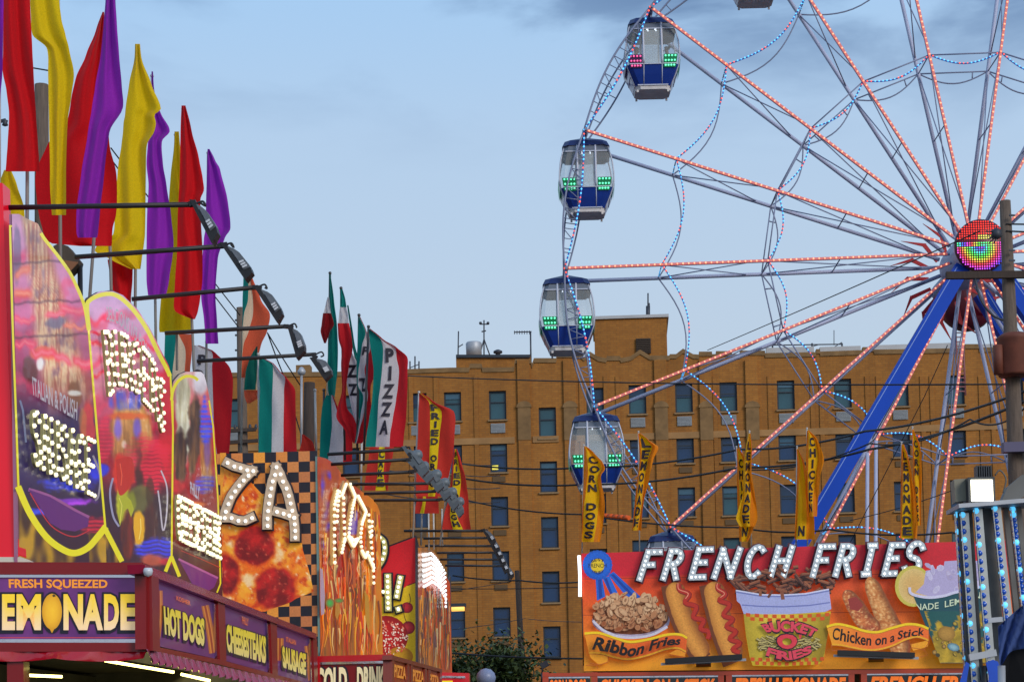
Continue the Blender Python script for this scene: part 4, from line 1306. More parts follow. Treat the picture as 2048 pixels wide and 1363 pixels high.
A.poly(curve([(268, 1034), (276, 1026), (286, 1034), (287, 1062), (280, 1086), (272, 1082), (267, 1056)], 4), (238, 176, 22)); A.stroke([(281, 1036), (282, 1058), (278, 1078)], 2, (252, 220, 110))
A.poly(curve([(232, 918), (262, 914), (268, 946), (256, 978), (240, 990), (234, 966)], 4), (196, 40, 28)); A.stroke([(240, 926), (244, 950), (242, 970)], 2, (232, 90, 60))
A.stroke([(343, 1112), (359, 1152)], 7, Y_); A.stroke([(343, 1112), (331, 1142)], 7, Y_)
A.stroke(curve([(322, 940), (334, 975), (333, 1030), (326, 1060), (320, 1010), (316, 980)], 5), 3, (196, 186, 196))
A.stroke(curve([(226, 955), (220, 985), (226, 1030), (238, 1052)], 5), 4, (150, 150, 180))
A.build('printed_picture', M_PRINT, bd)
m = MB()
put_text(m, 'DELICIOUS 1/3 POUND', arch_fn(PU, [(213, 612), (236, 618), (262, 640), (288, 678), (309, 714)], [(214, 640), (236, 648), (260, 668), (286, 702), (306, 728)]), .035, bold=.012)
m.build('lettering', MATS['pale_letters'], bd)
bulb_word('BURGERS', arch_fn(PU, [(200, 664), (228, 664), (252, 676), (280, 696), (304, 730), (324, 770)], [(211, 790), (234, 772), (256, 776), (282, 800), (306, 830), (323, 872)]), E_, bd, .05, .125, .031, sock=[M_BULBSTEM, M_BULBSTEM])

def board_art3(x, y, u, v):  # printed cheesesteak with blue reflections painted on top
    w = fbm(x * .03, y * .02, 21); st_ = fbm(x * .13, y * .012, 29, 4)
    c = mixc((226, 170, 168), (206, 44, 56), (y - 755) / 90); c = mixc(c, (150, 22, 36), (y - 880) / 90); c = mixc(c, (34, 24, 40), (y - 1078) / 36)
    c = mixc(c, mixc((224, 220, 196), (176, 166, 130), .5 + st_), bb(x, y, 366 + (y - 800) * .03, 830, 16, 100, .25, .25))
    c = mixc(c, (232, 236, 246), .8 * bb(x, y, 400, 760, 14, 26, .5))
    c = mixc(c, mixc((66, 48, 40), (120, 86, 58), .5 + 1.5 * st_), bb(x, y, 390 + (840 - y) * .04, 870, 14, 90, .25, .4)); c = mixc(c, mixc((52, 36, 32), (100, 72, 52), .5 + 1.5 * st_), bb(x, y, 360, 910, 14, 52, .25, .4))
    c = mixc(c, mixc((224, 150, 62), (160, 92, 60), .5 + st_), bb(x, y, 412, 920, 12, 72, .3, .2)); c = mixc(c, (112, 84, 210), .6 * bb(x, y, 414, 905, 6, 40, .6, .2))
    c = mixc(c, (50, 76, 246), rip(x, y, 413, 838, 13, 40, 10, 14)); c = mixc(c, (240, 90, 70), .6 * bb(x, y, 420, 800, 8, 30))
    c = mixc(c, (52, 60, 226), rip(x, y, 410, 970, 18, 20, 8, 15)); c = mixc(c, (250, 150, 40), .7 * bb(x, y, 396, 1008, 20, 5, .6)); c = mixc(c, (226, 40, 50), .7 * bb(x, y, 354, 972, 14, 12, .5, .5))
    return tuple(q * (1 + .2 * w) for q in c)
OUT3 = [(341, 780), (347, 762), (359, 748), (373, 742), (387, 746), (396, 738), (404, 741), (411, 754), (419, 795), (426, 830), (430, 862), (441, 1045), (445, 1168), (446, 1260), (345, 1240), (343, 1112), (346, 860)]
bd = board(PU, OUT3, .03, M_SIGNB, 'picture_board', st1)
A = Art(PU)
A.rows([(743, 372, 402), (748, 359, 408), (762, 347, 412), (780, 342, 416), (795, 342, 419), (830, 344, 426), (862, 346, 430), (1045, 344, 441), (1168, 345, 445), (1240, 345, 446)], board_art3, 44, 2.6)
A.stroke(curve([(343, 800), (346, 780), (356, 762), (372, 752), (388, 754), (396, 760)], 5), 6, Y_)
A.stroke([(418, 800), (426, 850), (436, 1000), (441, 1166), (434, 1184)], 3, Y_)
A.stroke([(346, 800), (346, 860), (344, 1112)], 2.4, Y_)
A.poly([(357, 1117), (436, 1154), (434, 1160), (428, 1174), (408, 1186), (386, 1170)], (94, 34, 116))
A.stroke([(357, 1117), (436, 1155)], 4, (170, 90, 150))
A.stroke([(362, 1100), (400, 1116), (440, 1134)], 1.6, (176, 40, 40))
A.build('printed_picture', M_PRINT, bd)
m = MB(); put_text(m, 'PHILLY', quad_fn(PU, (380, 962), (400, 972), (399, 1000), (381, 986)), .035, bold=.03)
m.build('lettering', mat('white_letters', (226, 226, 236), .4), bd)
bulb_word('CHEESESTEAK', quad_fn(PU, (347, 990), (436, 1036), (436, 1116), (351, 1076)), E_, bd, .045, .11, .034, sock=[M_BULBSTEM, M_BULBSTEM])

# tall crimson end board facing the camera, at the frame's left edge
bd = board(PA, [(-420, 330), (5, 366), (17, 740), (38, 1108), (36, 1113), (-420, 1113)], .25, mat('crimson_board', (214, 6, 34), .3, coat=.2, emit=.22, ec=(255, 10, 44), var=.12, vscale=.7), 'end_board', st1)
m = MB()
m.prism([PA(-300, 1113, .02), PA(40, 1113, .02), PA(62, 1123, .02), PA(-300, 1123, .02)], D_ * .3)
m.build('ledge', M_CREAM, st1)

# fascia round the front and the side
fr = MB()
def ibar(m, plane, pts, back, front, mi=0):
    m.prism([plane(x, y, front) for x, y in pts], -plane.n * (back + front), mi)
ibar(fr, PA, [(-600, 1121), (286, 1124), (289, 1148), (-600, 1147)], .25, .05)
ibar(fr, PA, [(-600, 1283), (290, 1284), (291, 1302), (-600, 1302)], .25, .05)
ibar(fr, PA, [(283, 1148), (303, 1149), (306, 1300), (287, 1299)], .25, .06)
fr.build('front_frame', M_MAROON, st1)
sg = MB()
ibar(sg, PA, [(-590, 1147), (284, 1148), (287, 1284), (-590, 1284)], .18, 0)
sgo = sg.build('lemonade_sign', M_SIGNB, st1)
A = Art(PA, .006)
A.rows([(1148, -590, 284), (1284, -590, 287)], lambda x, y, u, v: mixc((112, 50, 120), (82, 30, 94), .5 + .8 * fbm(x * .01, y * .02, 31)), 60, 12)
A.stroke([(-400, 1274), (274, 1274)], 1.6, (190, 60, 60)); A.stroke([(273, 1158), (274, 1274)], 1.4, (190, 60, 60))
A.build('sign_face', M_PRINT_LIT, sgo)
m = MB()
put_text(m, 'FRESH SQUEEZED', quad_fn(PA, (17, 1157), (215, 1158), (215, 1178), (18, 1178)), .014, col=(246, 150, 40), bold=.03)
LE = [('L', -40, -4), ('E', 4, 30), ('M', 33, 82), ('N', 127, 166), ('A', 164, 206), ('D', 208, 238), ('E', 241, 272)]
ol = MB()
for ch, x0, x1 in LE:
    f_ = quad_fn(PA, (x0, 1187), (x1, 1187), (x1, 1259), (x0, 1259))
    put_text(m, ch, f_, .024, col=lambda v: mixc((250, 214, 170), (250, 206, 40), v * 1.5 - .2), bold=.05)
    f2 = quad_fn(PA, (x0 - 4, 1183), (x1 + 5, 1183), (x1 + 4, 1266), (x0 - 7, 1266))
    put_text(ol, ch, f2, .016, bold=.085)
m.build('lettering', M_PRINT_LIT, sgo)
ol.build('letter_outline', M_OUTL, sgo)
A = Art(PA, .018)
A.ell(104, 1224, 23, 42, (24, 14, 30)); A.ell(104, 1222, 20, 36, (250, 190, 40), (214, 150, 20)); A.poly([(98, 1254), (104, 1265), (110, 1254)], (214, 150, 20)); A.poly([(104, 1190), (108, 1187), (112, 1191), (107, 1193)], (60, 50, 20))
A.build('lemon_picture', M_PRINT_LIT, sgo)
ch = MB()
ibar(ch, PA, [(-590, 1147), (278, 1148), (278, 1154), (-590, 1153)], 0, .03); ibar(ch, PA, [(-590, 1277), (280, 1277), (281, 1284), (-590, 1284)], 0, .03); ibar(ch, PA, [(276, 1154), (283, 1154), (285, 1277), (279, 1277)], 0, .032)
ch.build('chrome_trim', M_CHROME, sgo)
lt = MB(); c = PS(296, 1139, .12); lt.lathe(c - UP * .04, [(.0, .06), (.04, .06), (.05, .03), (.04, -.01), (.0, -.03)], 12); lt.build('corner_lamp', M_LENS, st1)

# long side: rails, posts, three lit signs
fs = MB()
ibar(fs, PS, [(290, 1128), (450, 1193), (545, 1231), (633, 1266), (633, 1277), (545, 1243), (447, 1205), (291, 1146)], .1, .08)
fso = fs.build('side_rail', mat('plum_rail', (146, 20, 52), .25, coat=.35, var=.2, vscale=2), st1)
fs = MB()
ibar(fs, PS, [(291, 1146), (308, 1153), (312, 1291), (292, 1288)], .06, .05)
ibar(fs, PS, [(436, 1203), (450, 1209), (453, 1322), (440, 1318)], .06, .05)
ibar(fs, PS, [(541, 1243), (554, 1249), (556, 1350), (545, 1346)], .06, .05)
ibar(fs, PS, [(626, 1274), (634, 1277), (636, 1372), (629, 1370)], .06, .05)
ibar(fs, PS, [(292, 1288), (440, 1318), (545, 1346), (636, 1370), (636, 1378), (545, 1354), (440, 1328), (292, 1297)], .06, .05)
fs.build('side_frame', M_MAROON, st1)
def side_sign(name, tl, tr, br, bl, words, wq, small, sq, dogs=()):
    s = MB(); ibar(s, PS, [tl, tr, br, bl], .08, -.01)
    so2 = s.build(name, M_SIGNB, st1)
    A = Art(PS, .0)
    q = quad_fn(PS, tl, tr, br, bl)
    A.poly([tl, tr, br, bl], (86, 34, 98))
    for pts in dogs:
        A.stroke(curve(pts, 6), 15, (178, 96, 34)); A.stroke(curve(pts, 6), 9, (206, 130, 50)); A.stroke(curve(pts, 6), 4, (150, 52, 24))
    A.build('sign_face', M_PRINT_LIT, so2)
    m = MB(); put_text(m, words, quad_fn(PS, *wq), .018, col=lambda v: mixc((226, 206, 130), (222, 200, 40), v), bold=.06)
    put_text(m, small, quad_fn(PS, *sq), .018, col=(224, 110, 40), bold=.02)
    m.build('lettering', M_PRINT_LIT, so2)
    m = MB(); w2 = [(x + dx, y + dy) for (x, y), dx, dy in zip(wq, (-2, 3, 2, -4), (-2, -2, 6, 6))]
    put_text(m, words, quad_fn(PS, *w2), .010, bold=.085); m.build('letter_outline', M_OUTL, so2)
    c = MB(); ibar(c, PS, [(tr[0] - 8, tr[1] - 2), (tr[0] - 2, tr[1]), (br[0] - 1, br[1]), (br[0] - 6, br[1] - 2)], 0, .03); c.build('chrome_trim', M_CHROME, so2)
side_sign('hot_dogs_sign', (308, 1158), (437, 1208), (440, 1318), (312, 1290), 'HOT DOGS', ((327, 1210), (409, 1236), (409, 1292), (330, 1268)), 'KOSHER', ((353, 1190), (381, 1201), (381, 1210), (353, 1199)), ([(318, 1180), (318, 1230), (313, 1275)], [(410, 1210), (419, 1255), (426, 1305)]))
side_sign('cheesesteaks_sign', (450, 1212), (542, 1247), (545, 1346), (453, 1321), 'CHEESESTEAKS', ((452, 1246), (532, 1272), (532, 1326), (454, 1302)), 'PHILLY', ((484, 1231), (497, 1236), (497, 1251), (485, 1246)))
side_sign('sausage_sign', (554, 1252), (627, 1278), (629, 1372), (556, 1350), 'SAUSAGE', ((564, 1290), (612, 1306), (612, 1350), (566, 1334)), 'ITALIAN', ((572, 1272), (592, 1279), (592, 1289), (573, 1282)), ([(560, 1275), (559, 1320)], [(616, 1290), (621, 1330), (624, 1360)]))
# scalloped valances
m = MB(); n = 60
def val(plane, p0, p1, drop, nsc, off, amp=.02):
    V = []; k = nsc * 8
    for i in range(k + 1):
        t = i / k; x, y = lerp(p0[0], p1[0], t), lerp(p0[1], p1[1], t)
        a = plane(x, y, off + amp * math.sin(t * nsc * math.pi * 2)); sc2 = abs(math.sin(t * nsc * math.pi)) ** .6
        V += [a, a - UP * (drop * (.55 + .25 * sc2)) + plane.n * (.03 + amp * 1.6 * math.sin(t * nsc * math.pi * 2 + 1)), a - UP * (drop * (.72 + .28 * sc2)) + plane.n * (.05 + amp * 2 * math.cos(t * nsc * math.pi * 2))]
    F = []
    for i in range(k):
        for j in range(2): F.append([3 * i + j, 3 * i + j + 1, 3 * i + j + 4, 3 * i + j + 3])
    m.add(V, F, 0, None, True)
val(PS, (292, 1296), (640, 1376), .15, 26, .06, .010)
m.build('side_valance', mat('pink_vinyl', (150, 54, 80), .25, coat=.6), st1)
m = MB()
val(PA, (-600, 1302), (292, 1302), .10, 5, .05, .03)
m.build('front_valance', mat('red_vinyl', (170, 16, 34), .25, coat=.6), st1)
# inside: posts, ceiling tubes
m = MB()
ibar(m, PA, [(14, 1322), (47, 1322), (48, 1700), (15, 1700)], .2, 0); m.build('post', M_MAROON, st1)
m = MB()
for a, b_ in (((210, 1320), (348, 1343)), ((362, 1347), (420, 1360)), ((52, 1349), (124, 1352))):
    p = Plane(C1 + D_ * 2.2, -D_)
    m.tube([p(a[0], a[1]), p(b_[0], b_[1])], .018, 6)
m.build('tube_light', M_TUBEL, st1)

# lamp arms of the lemonade stand
def flood_arm(base, tip, label, group, head_px, plane_depth, parts='dark'):
    """base, tip: points; head_px: four pixel corners of the lamp head at the tip's depth."""
    t = thing('arm_floodlight', base, label, 'floodlight', group)
    m = MB(); m.tube([base, tip], .028, 8)
    m.build('arm', M_ARM, t)
    pl = Plane(tip, -D_)
    q = [pl(x, y) for x, y in head_px]
    def H(a, b_, o=0.0): return lerp(lerp(q[0], q[1], b_), lerp(q[3], q[2], b_), a) - D_ * o      # a along the lamp, b across it
    grey = parts != 'dark'
    m = MB()
    m.prism([H(a, b_, .02) for a, b_ in ((.02, .34), (.16, .80), (.30, 1.0), (.72, 1.02), (.90, .86), (.98, .34))], D_ * .15, 0)
    m.prism([H(a, b_, .05) for a, b_ in ((.20, .48), (.32, .84), (.64, .86), (.66, .48))], D_ * .05, 0)
    hd = m.build('lamp_head', mat('grey_lamp', (98, 108, 116), .5, .1, var=.1, vscale=9) if grey else mat('lamp_back', (98, 104, 112), .4, .2, var=.2, vscale=12), t)
    m = MB()
    m.prism([H(a, b_, .04) for a, b_ in ((-.06, -.04), (-.04, .38), (1.0, .40), (1.04, .06))], D_ * .19, 0)
    m.prism([H(a, b_, .035) for a, b_ in ((.80, .36), (.80, .98), (.96, .84), (1.02, .34))], D_ * .16, 0)
    m.build('front_plate', mat('grey_lamp_plate', (84, 94, 102), .45, .1) if grey else M_BLACK, hd)
    m = MB()
    for k in range(3): m.bar(H(.60 + k * .075, .46, .075), H(.60 + k * .075, .86, .075), .022, .012, D_)
    if grey:
        m = MB(); m.bar(H(.30, .12, .06), H(.30, .34, .06), .10, .03, D_)
    m.build('lens' if not grey else 'label_plate', M_BLACK if grey else M_LENS, hd)
    if grey:
        m = MB(); m.lathe(H(.34, .96, -.04), [(.085, -.10), (.09, 0), (.075, .05), (.04, .075), (0, .08)], 10, 0, (q[1] - q[0]).normalized()); m.build('dome', MATS['grey_lamp'], hd)
    m = MB(); m.bar(tip - E_ * .06, lerp(q[0], q[1], .5), .06, .05); m.tube(curve([tip, tip + E_ * .08 + UP * .03, tip + E_ * .11 - UP * .02, lerp(q[0], q[1], .8)], 5), .012, 5); m.build('bracket', M_BLACK, t)
    return t
LATT = 4.38
def arm_depth(px_tip): return LATT * FPX / (1250 - px_tip)
arms = [((16, 415), (390, 409), [(383, 405), (402, 404), (441, 466), (422, 486)]), ((150, 514), (448, 492), [(444, 490), (466, 488), (511, 546), (488, 559)]),
        ((264, 598), (516, 574), [(512, 578), (534, 574), (570, 628), (552, 644)]), ((330, 666), (577, 652), [(577, 656), (596, 652), (614, 702), (592, 716)]), ((394, 722), (632, 708), [(622, 718), (646, 712), (668, 748), (648, 760)])]
ordn = ['foremost', 'second', 'third', 'fourth', 'rearmost']
for i, (bpx, tpx, hp) in enumerate(arms):
    dp = arm_depth(tpx[0]); tip = P(tpx[0], tpx[1], dp)
    pl = Plane(tip, -D_); base_ = PU(bpx[0], bpx[1], .01) if i else pl(16, 415)
    base_ = pl(bpx[0], bpx[1]) 
    flood_arm(base_, tip, f'dark floodlight on a long arm over the lemonade boards, {ordn[i]} of the five', 'floodlights over the lemonade stand', hp, dp)

# ------------------------------------------------------------------ pizza stand
P2 = Plane(P(635, 1000, 32), -D_); P2S = Plane(P(636, 1000, 32), E_)
st2 = thing('pizza_stand', Vector((P(636, 1000, 32).x, 32, 0)), 'pizza and cold drinks stand with checkered board and lamp-outlined orange side', 'food stand')
bd = board(P2, [(300, 912), (438, 907), (632, 901), (638, 1320), (300, 1330)], .03, M_SIGNB, 'checkered_board', st2)
A = Art(P2, .004)
for i in range(-7, 9):
    for j in range(0, 20):
        x0 = 440 + i * 22.4; y0 = 907 + j * 20.6
        jt = random.uniform(-1.2, 1.2)
        def W_(x, y): return (min(634 + (y - 900) * .013, x + (y - 900) * .014), y - (x - 438) * .031)
        if x0 > 632: continue
        dark = (i + j) % 2 == 0
        c = (20, 20, 34) if dark else (mixc((232, 150, 46), (206, 124, 60), random.random()) if x0 < 560 else mixc((206, 130, 66), (186, 112, 66), random.random()))
        o_ = 0.004 + (0.0006 if dark else 0)
        A.m.poly([P2(*W_(x0, y0), o_), P2(*W_(x0 + 22.4, y0), o_), P2(*W_(x0 + 22.4, y0 + 20.6), o_), P2(*W_(x0, y0 + 20.6), o_)], 0, c)
PEPS = ((508, 1090, 38, 37), (551, 1178, 39, 40), (450, 1148, 27, 38))
def pizza_c(x, y, u, v):
    w = fbm(x * .020, y * .020, 41, 5); w2 = fbm(x * .06, y * .06, 43); w3 = fbm(x * .11, y * .11, 47, 5)
    c = mixc((238, 104, 14), (250, 172, 44), .5 + 1.2 * w)
    c = mixc(c, (206, 62, 12), max(0, w2 * 1.7))
    c = mixc(c, (246, 206, 150), max(0, fbm(x * .028, y * .028, 45) - .2) * 2.0); c = mixc(c, (255, 226, 180), max(0, w3 - .34) * 2.4)
    for cx, cy, rx, ry in PEPS:
        c = mixc(c, (206, 60, 10), .9 * bb(x, y, cx, cy, rx * 1.12, ry * 1.12, .22, .16))
        k = bb(x, y, cx, cy, rx, ry, .12, .14)
        p = mixc((196, 26, 22), (120, 12, 14), .5 + 1.1 * fbm(x * .04, y * .04, cx) + .35 * ((y - cy) / ry))
        p = mixc(p, (224, 96, 70), max(0, w3 - .30) * 2.2)
        c = mixc(c, p, k)
    return c
A.off = .007
A.rows([(908, 440, 452), (940, 441, 478), (968, 441, 506), (1000, 442, 536), (1030, 443, 566), (1060, 443, 600), (1100, 444, 606), (1140, 445, 618), (1176, 445, 626), (1182, 446, 628), (1196, 448, 592), (1204, 450, 580), (1216, 452, 545), (1222, 500, 530)], pizza_c, 80, 2.4)
def pep(cx, cy, rx, ry, rot=0):
    A.ell(cx, cy, rx + 3, ry + 3, (150, 30, 8), (206, 84, 14), rot)
    A.ell(cx, cy, rx, ry, (176, 22, 18), (120, 14, 12), rot, mid=(168, 20, 16))
    for _ in range(16):
        a, r = random.uniform(0, 6.28), random.uniform(0, .7)
        A.ell(cx + rx * r * math.cos(a), cy + ry * r * math.sin(a), 2.2, 1.6, (214, 90, 60), (190, 50, 34), n=8)
A.poly([(440, 905), (452, 905), (443, 1000), (441, 1000)], (232, 150, 40))
A.build('printed_picture', M_PRINT_MATT, bd)
def px5(l): return [(420 + x / 2.821, 880 + y / 2.821) for x, y in l]
zb = px5([(99, 127), (137, 147), (172, 156), (210, 168), (244, 173), (217, 199), (190, 226), (165, 256), (142, 287), (120, 321), (104, 359), (89, 402), (83, 438), (122, 438), (160, 453), (200, 455), (237, 438)])
ab = [px5([(325, 482), (325, 441), (328, 398), (333, 356), (339, 313), (346, 271), (354, 231), (367, 195), (375, 151)]), px5([(375, 151), (398, 191), (412, 232), (432, 271), (445, 313), (455, 355), (464, 396), (474, 437), (478, 473), (481, 510), (481, 548)]), px5([(378, 403), (415, 413), (447, 424), (476, 436)])]
f, o_, bl = MB(), MB(), Bulbs()
for k, s in enumerate([zb[:5], zb[4:13], zb[12:]] + ab):
    pts = [P2(x, y, .08) for x, y in s]
    ribbon(f, pts, P2.n, .15, .06 + .0012 * k); ribbon(o_, [p - P2.n * .04 for p in pts], P2.n, .20, .03 + .0012 * k)
for x, y in zb + ab[0] + ab[1][1:] + ab[2]: bl.bulb(P2(x, y, .165), .030)
fo = f.build('marquee_letters', mat('tan_letter_face', (206, 180, 152), .4), bd); o_.build('letter_outline', M_OUTL, fo); bl.build('sign_bulbs', M_BULBW, fo)
# lamp-outlined side
def streak(x, y, u, v):
    w = fbm(x * .09, y * .007, 51, 5); w2 = fbm(x * .05, y * .004 + 9, 57, 4)
    c = mixc((176, 62, 22), (224, 128, 24), .5 + 1.3 * w)
    c = mixc(c, (150, 24, 28), max(0, min(1, .45 + 1.6 * w2)) * (.75 if 980 < y < 1230 else .35))
    c = mixc(c, (84, 54, 40), max(0, w * 2 - .5))
    if y > 1200: c = mixc(c, (140, 92, 36), .4)
    if x > 722: c = mixc(c, (232, 140, 16), .7)
    if y < 1010 and x < 690: c = mixc(c, (196, 90, 60), .4)
    if 940 < y < 1100 and (642 < x < 662): c = mixc(c, (90, 70, 220), max(0, .2 + vn(x * .1, y * .05, 3)))
    if 1020 < y < 1070 and 695 < x < 715: c = mixc(c, (70, 60, 230), .75)
    return c
OUTB = [(634, 912), (652, 916), (668, 926), (676, 936), (690, 955), (711, 972), (728, 985), (744, 996), (755, 1010), (760, 1024), (762, 1130), (766, 1320), (640, 1322)]
bd = board(P2S, OUTB, .03, mat('teal_edge', (110, 142, 138), .4), 'orange_side_board', st2)
A = Art(P2S)
_o = A
A.rows([(913, 635, 640), (916, 635, 652), (926, 635, 668), (955, 635, 690), (972, 636, 711), (985, 636, 728), (996, 636, 744), (1010, 637, 755), (1024, 637, 760), (1130, 639, 762), (1320, 641, 766)], streak, 56, 4)
def px6(l): return [(620 + x / 2.943, 900 + y / 2.943) for x, y in l]
rn = random.Random(21)
for k in range(150):
    x = rn.uniform(644, 758); y0 = rn.uniform(1000 if x > 730 else 1060, 1270); ln = rn.uniform(20, 110); y1 = min(1312, y0 + ln)
    c = rn.choice(((240, 170, 40), (206, 44, 26), (236, 112, 24), (120, 44, 30), (190, 40, 34), (90, 62, 40), (236, 196, 120), (150, 84, 40)))
    xm = x + rn.uniform(-5, 5); A.stroke(curve([(x, y0), (xm, (y0 + y1) / 2), (x + rn.uniform(-4, 4), y1)], 5), rn.uniform(1.2, 4.5), c, .8)
for k in range(26):
    x = rn.uniform(700, 760); t = (x - 700) / 60; y0 = 985 + t * 40; A.stroke([(x, y0 + rn.uniform(2, 8)), (x + rn.uniform(-1, 1), y0 + rn.uniform(20, 60))], 1.4, rn.choice(((120, 60, 20), (250, 190, 60), (90, 50, 30))))
A.poly(px6([(60, 690), (75, 700), (88, 850), (84, 960), (66, 970), (60, 860)]), (176, 150, 170))
A.poly(px6([(150, 880), (172, 870), (178, 950), (160, 1000), (148, 970)]), (190, 130, 40)); A.poly(px6([(320, 820), (345, 860), (352, 1000), (345, 1080), (326, 980)]), (196, 140, 36))
A.ell(660, 1205, 9, 10, (40, 190, 80), (150, 80, 40)); A.ell(678, 1200, 10, 5, (70, 160, 60), (160, 80, 40))
A.build('printed_picture', M_PRINT, bd)
chains = [[(140, 240), (120, 330), (120, 450), (120, 560), (122, 660)], [(150, 245), (140, 330), (135, 420)], [(175, 280), (175, 370), (180, 450), (182, 530)], [(190, 200), (165, 265)], [(182, 520), (165, 600)], [(205, 510), (235, 565), (262, 520), (235, 530), (205, 505), (215, 420), (230, 330), (245, 270), (215, 200)],
          [(262, 270), (310, 360), (285, 430), (275, 520), (285, 590), (305, 630), (318, 600)], [(325, 380), (330, 460), (338, 520), (345, 600), (352, 680), (355, 780)], [(345, 420), (342, 500)], [(325, 620), (355, 690)]]
cl_, bl = MB(), Bulbs()
for k, c in enumerate(chains):
    pts = [P2S(x, y, .03) for x, y in px6(c)]
    ribbon(cl_, pts, E_, .11, .03 + .0012 * k)
    for p in resample(pts, .115): bl.bulb(p + E_ * .07, .034)
fo = cl_.build('marquee_letters', mat('amber_channel', (214, 170, 96), .4), bd); bl.build('sign_bulbs', M_BULBC, fo)
# cold drinks fascia
PF2 = Plane(P(700, 1320, 31.2), -D_); PF2S = Plane(P(784, 1315, 31.2), E_)
m = MB(); ibar(m, PF2, [(634, 1311), (783, 1307), (784, 1320), (634, 1323)], .3, .04); ibar(m, PF2, [(634, 1323), (640, 1323), (640, 1420), (634, 1420)], .3, .04); ibar(m, PF2, [(778, 1320), (785, 1320), (786, 1420), (779, 1420)], .3, .04)
m.build('fascia_frame', mat('red_frame', (196, 16, 30), .3, coat=.5), st2)
m = MB(); ibar(m, PF2, [(634, 1321), (783, 1318), (783, 1430), (634, 1430)], .25, -.01); so3 = m.build('cold_drinks_sign', mat('dark_red_face', (120, 14, 24), .3, emit=.12), st2)
m = MB(); put_text(m, 'COLD', quad_fn(PF2, (632, 1334), (694, 1332), (694, 1386), (632, 1388)), .03, col=(230, 216, 170), bold=.05); put_text(m, 'DRINKS', quad_fn(PF2, (714, 1332), (777, 1330), (777, 1384), (714, 1386)), .03, col=(230, 216, 170), bold=.05)
m.build('lettering', M_PRINT_LIT, so3)
m = MB(); put_text(m, 'COLD', quad_fn(PF2, (633, 1331), (698, 1329), (698, 1388), (635, 1390)), .015, bold=.085); put_text(m, 'DRINKS', quad_fn(PF2, (714, 1329), (779, 1327), (779, 1386), (716, 1388)), .015, bold=.085); m.build('letter_outline', M_OUTL, so3)
m = MB(); ibar(m, PF2, [(636, 1323), (778, 1320), (778, 1325), (636, 1328)], 0, .03); m.build('chrome_trim', M_CHROME, so3)
m = MB()
ibar(m, PF2S, [(785, 1309), (884, 1337), (884, 1343), (785, 1318)], .1, .06)
for x in (785, 815, 822, 850, 857, 880): ibar(m, PF2S, [(x, 1312 + (x - 785) * .28), (x + 4, 1313 + (x - 785) * .28), (x + 4, 1440), (x, 1440)], .1, .05)
m.build('side_frame', mat('brown_red_frame', (130, 50, 30), .35, coat=.4), st2)
m = MB(); ibar(m, PF2S, [(785, 1316), (884, 1342), (884, 1440), (785, 1440)], .1, 0); so4 = m.build('side_sign', mat('rust_face', (150, 66, 30), .35, emit=.08), st2)
m = MB()
for w_, x0, x1 in (('PIZZA', 789, 812), ('PIZZA', 826, 848), ('PIZZA', 860, 878)):
    put_text(m, w_, quad_fn(PF2S, (x0, 1326 + (x0 - 785) * .27), (x1, 1326 + (x1 - 785) * .27), (x1, 1352 + (x1 - 785) * .2), (x0, 1352 + (x0 - 785) * .2)), .02, col=(230, 150, 50), bold=.03)
m.build('lettering', M_PRINT_LIT, so4)
b = MB(); q = P(636, 1000, 32); b.box(q - E_ * 2.2 + D_ * 4 + UP * (1.7 - q.z), 3.4, 7.4, 2.6, (E_, D_, UP)); b.build('trailer_body', MATS['stand_interior'], st2)
for i, (b0, t0, hp) in enumerate([((655, 908), (808, 898), [(806, 896), (822, 892), (862, 940), (842, 952)]), ((662, 928), (820, 918), [(818, 926), (838, 920), (872, 952), (852, 966)]), ((682, 950), (824, 943), [(846, 940), (866, 934), (892, 972), (872, 984)]), ((700, 968), (862, 966), [(862, 956), (884, 950), (905, 990), (886, 1000)]), ((728, 987), (872, 982), [(878, 974), (898, 970), (922, 1006), (904, 1020)]), ((748, 1000), (880, 999), [(896, 996), (916, 990), (930, 1024), (916, 1034)])]):
    dp = 3.5 * FPX / (1250 - t0[0]) ; dp = 31.5 + i * 1.2
    tip = P(t0[0], t0[1], dp); pl = Plane(tip, -D_)
    flood_arm(pl(*b0), tip, 'grey floodlight on an arm over the orange pizza side board, ' + ['foremost of six', 'second of six', 'third of six', 'fourth of six', 'fifth of six', 'rearmost of six'][i], 'floodlights over the pizza stand', hp, dp, 'grey')

# ------------------------------------------------------------------ funnel cake stand
P3 = Plane(P(833, 1100, 43), -D_); P3S = Plane(P(834, 1100, 43), E_)
st3 = thing('dough_stand', Vector((P(834, 1100, 43).x, 43, 0)), 'fried dough stand with red and yellow cherry board and white-lamp arch', 'food stand')
bd = board(P3, [(700, 1120), (760, 1097), (832, 1070), (833, 1330), (700, 1330)], .03, M_SIGNB, 'cherry_board', st3)
A = Art(P3)
A.poly([(700, 1120), (760, 1097), (832, 1070), (833, 1330), (700, 1330)], (226, 186, 20))
A.poly([(700, 1120), (760, 1097), (832, 1070), (833, 1163), (815, 1170), (800, 1180), (700, 1215)], (214, 16, 28))
A.stroke([(700, 1121), (760, 1098), (832, 1071)], 3, (24, 18, 24)); A.stroke([(833, 1163), (815, 1170)], 2, (110, 10, 24))
A.ell(814, 1214, 12, 11, (206, 40, 50), (130, 14, 30)); A.ell(817, 1254, 13, 13, (214, 50, 56), (120, 12, 28))
A.stroke(curve([(818, 1186), (821, 1198), (818, 1208)], 4), 1.4, (90, 40, 20)); A.stroke(curve([(809, 1208), (808, 1228), (814, 1246)], 4), 1.4, (90, 40, 20))
A.ell(772, 1272, 44, 42, (200, 26, 24), (146, 14, 16)); A.ell(800, 1312, 26, 20, (206, 150, 20), (180, 110, 14))
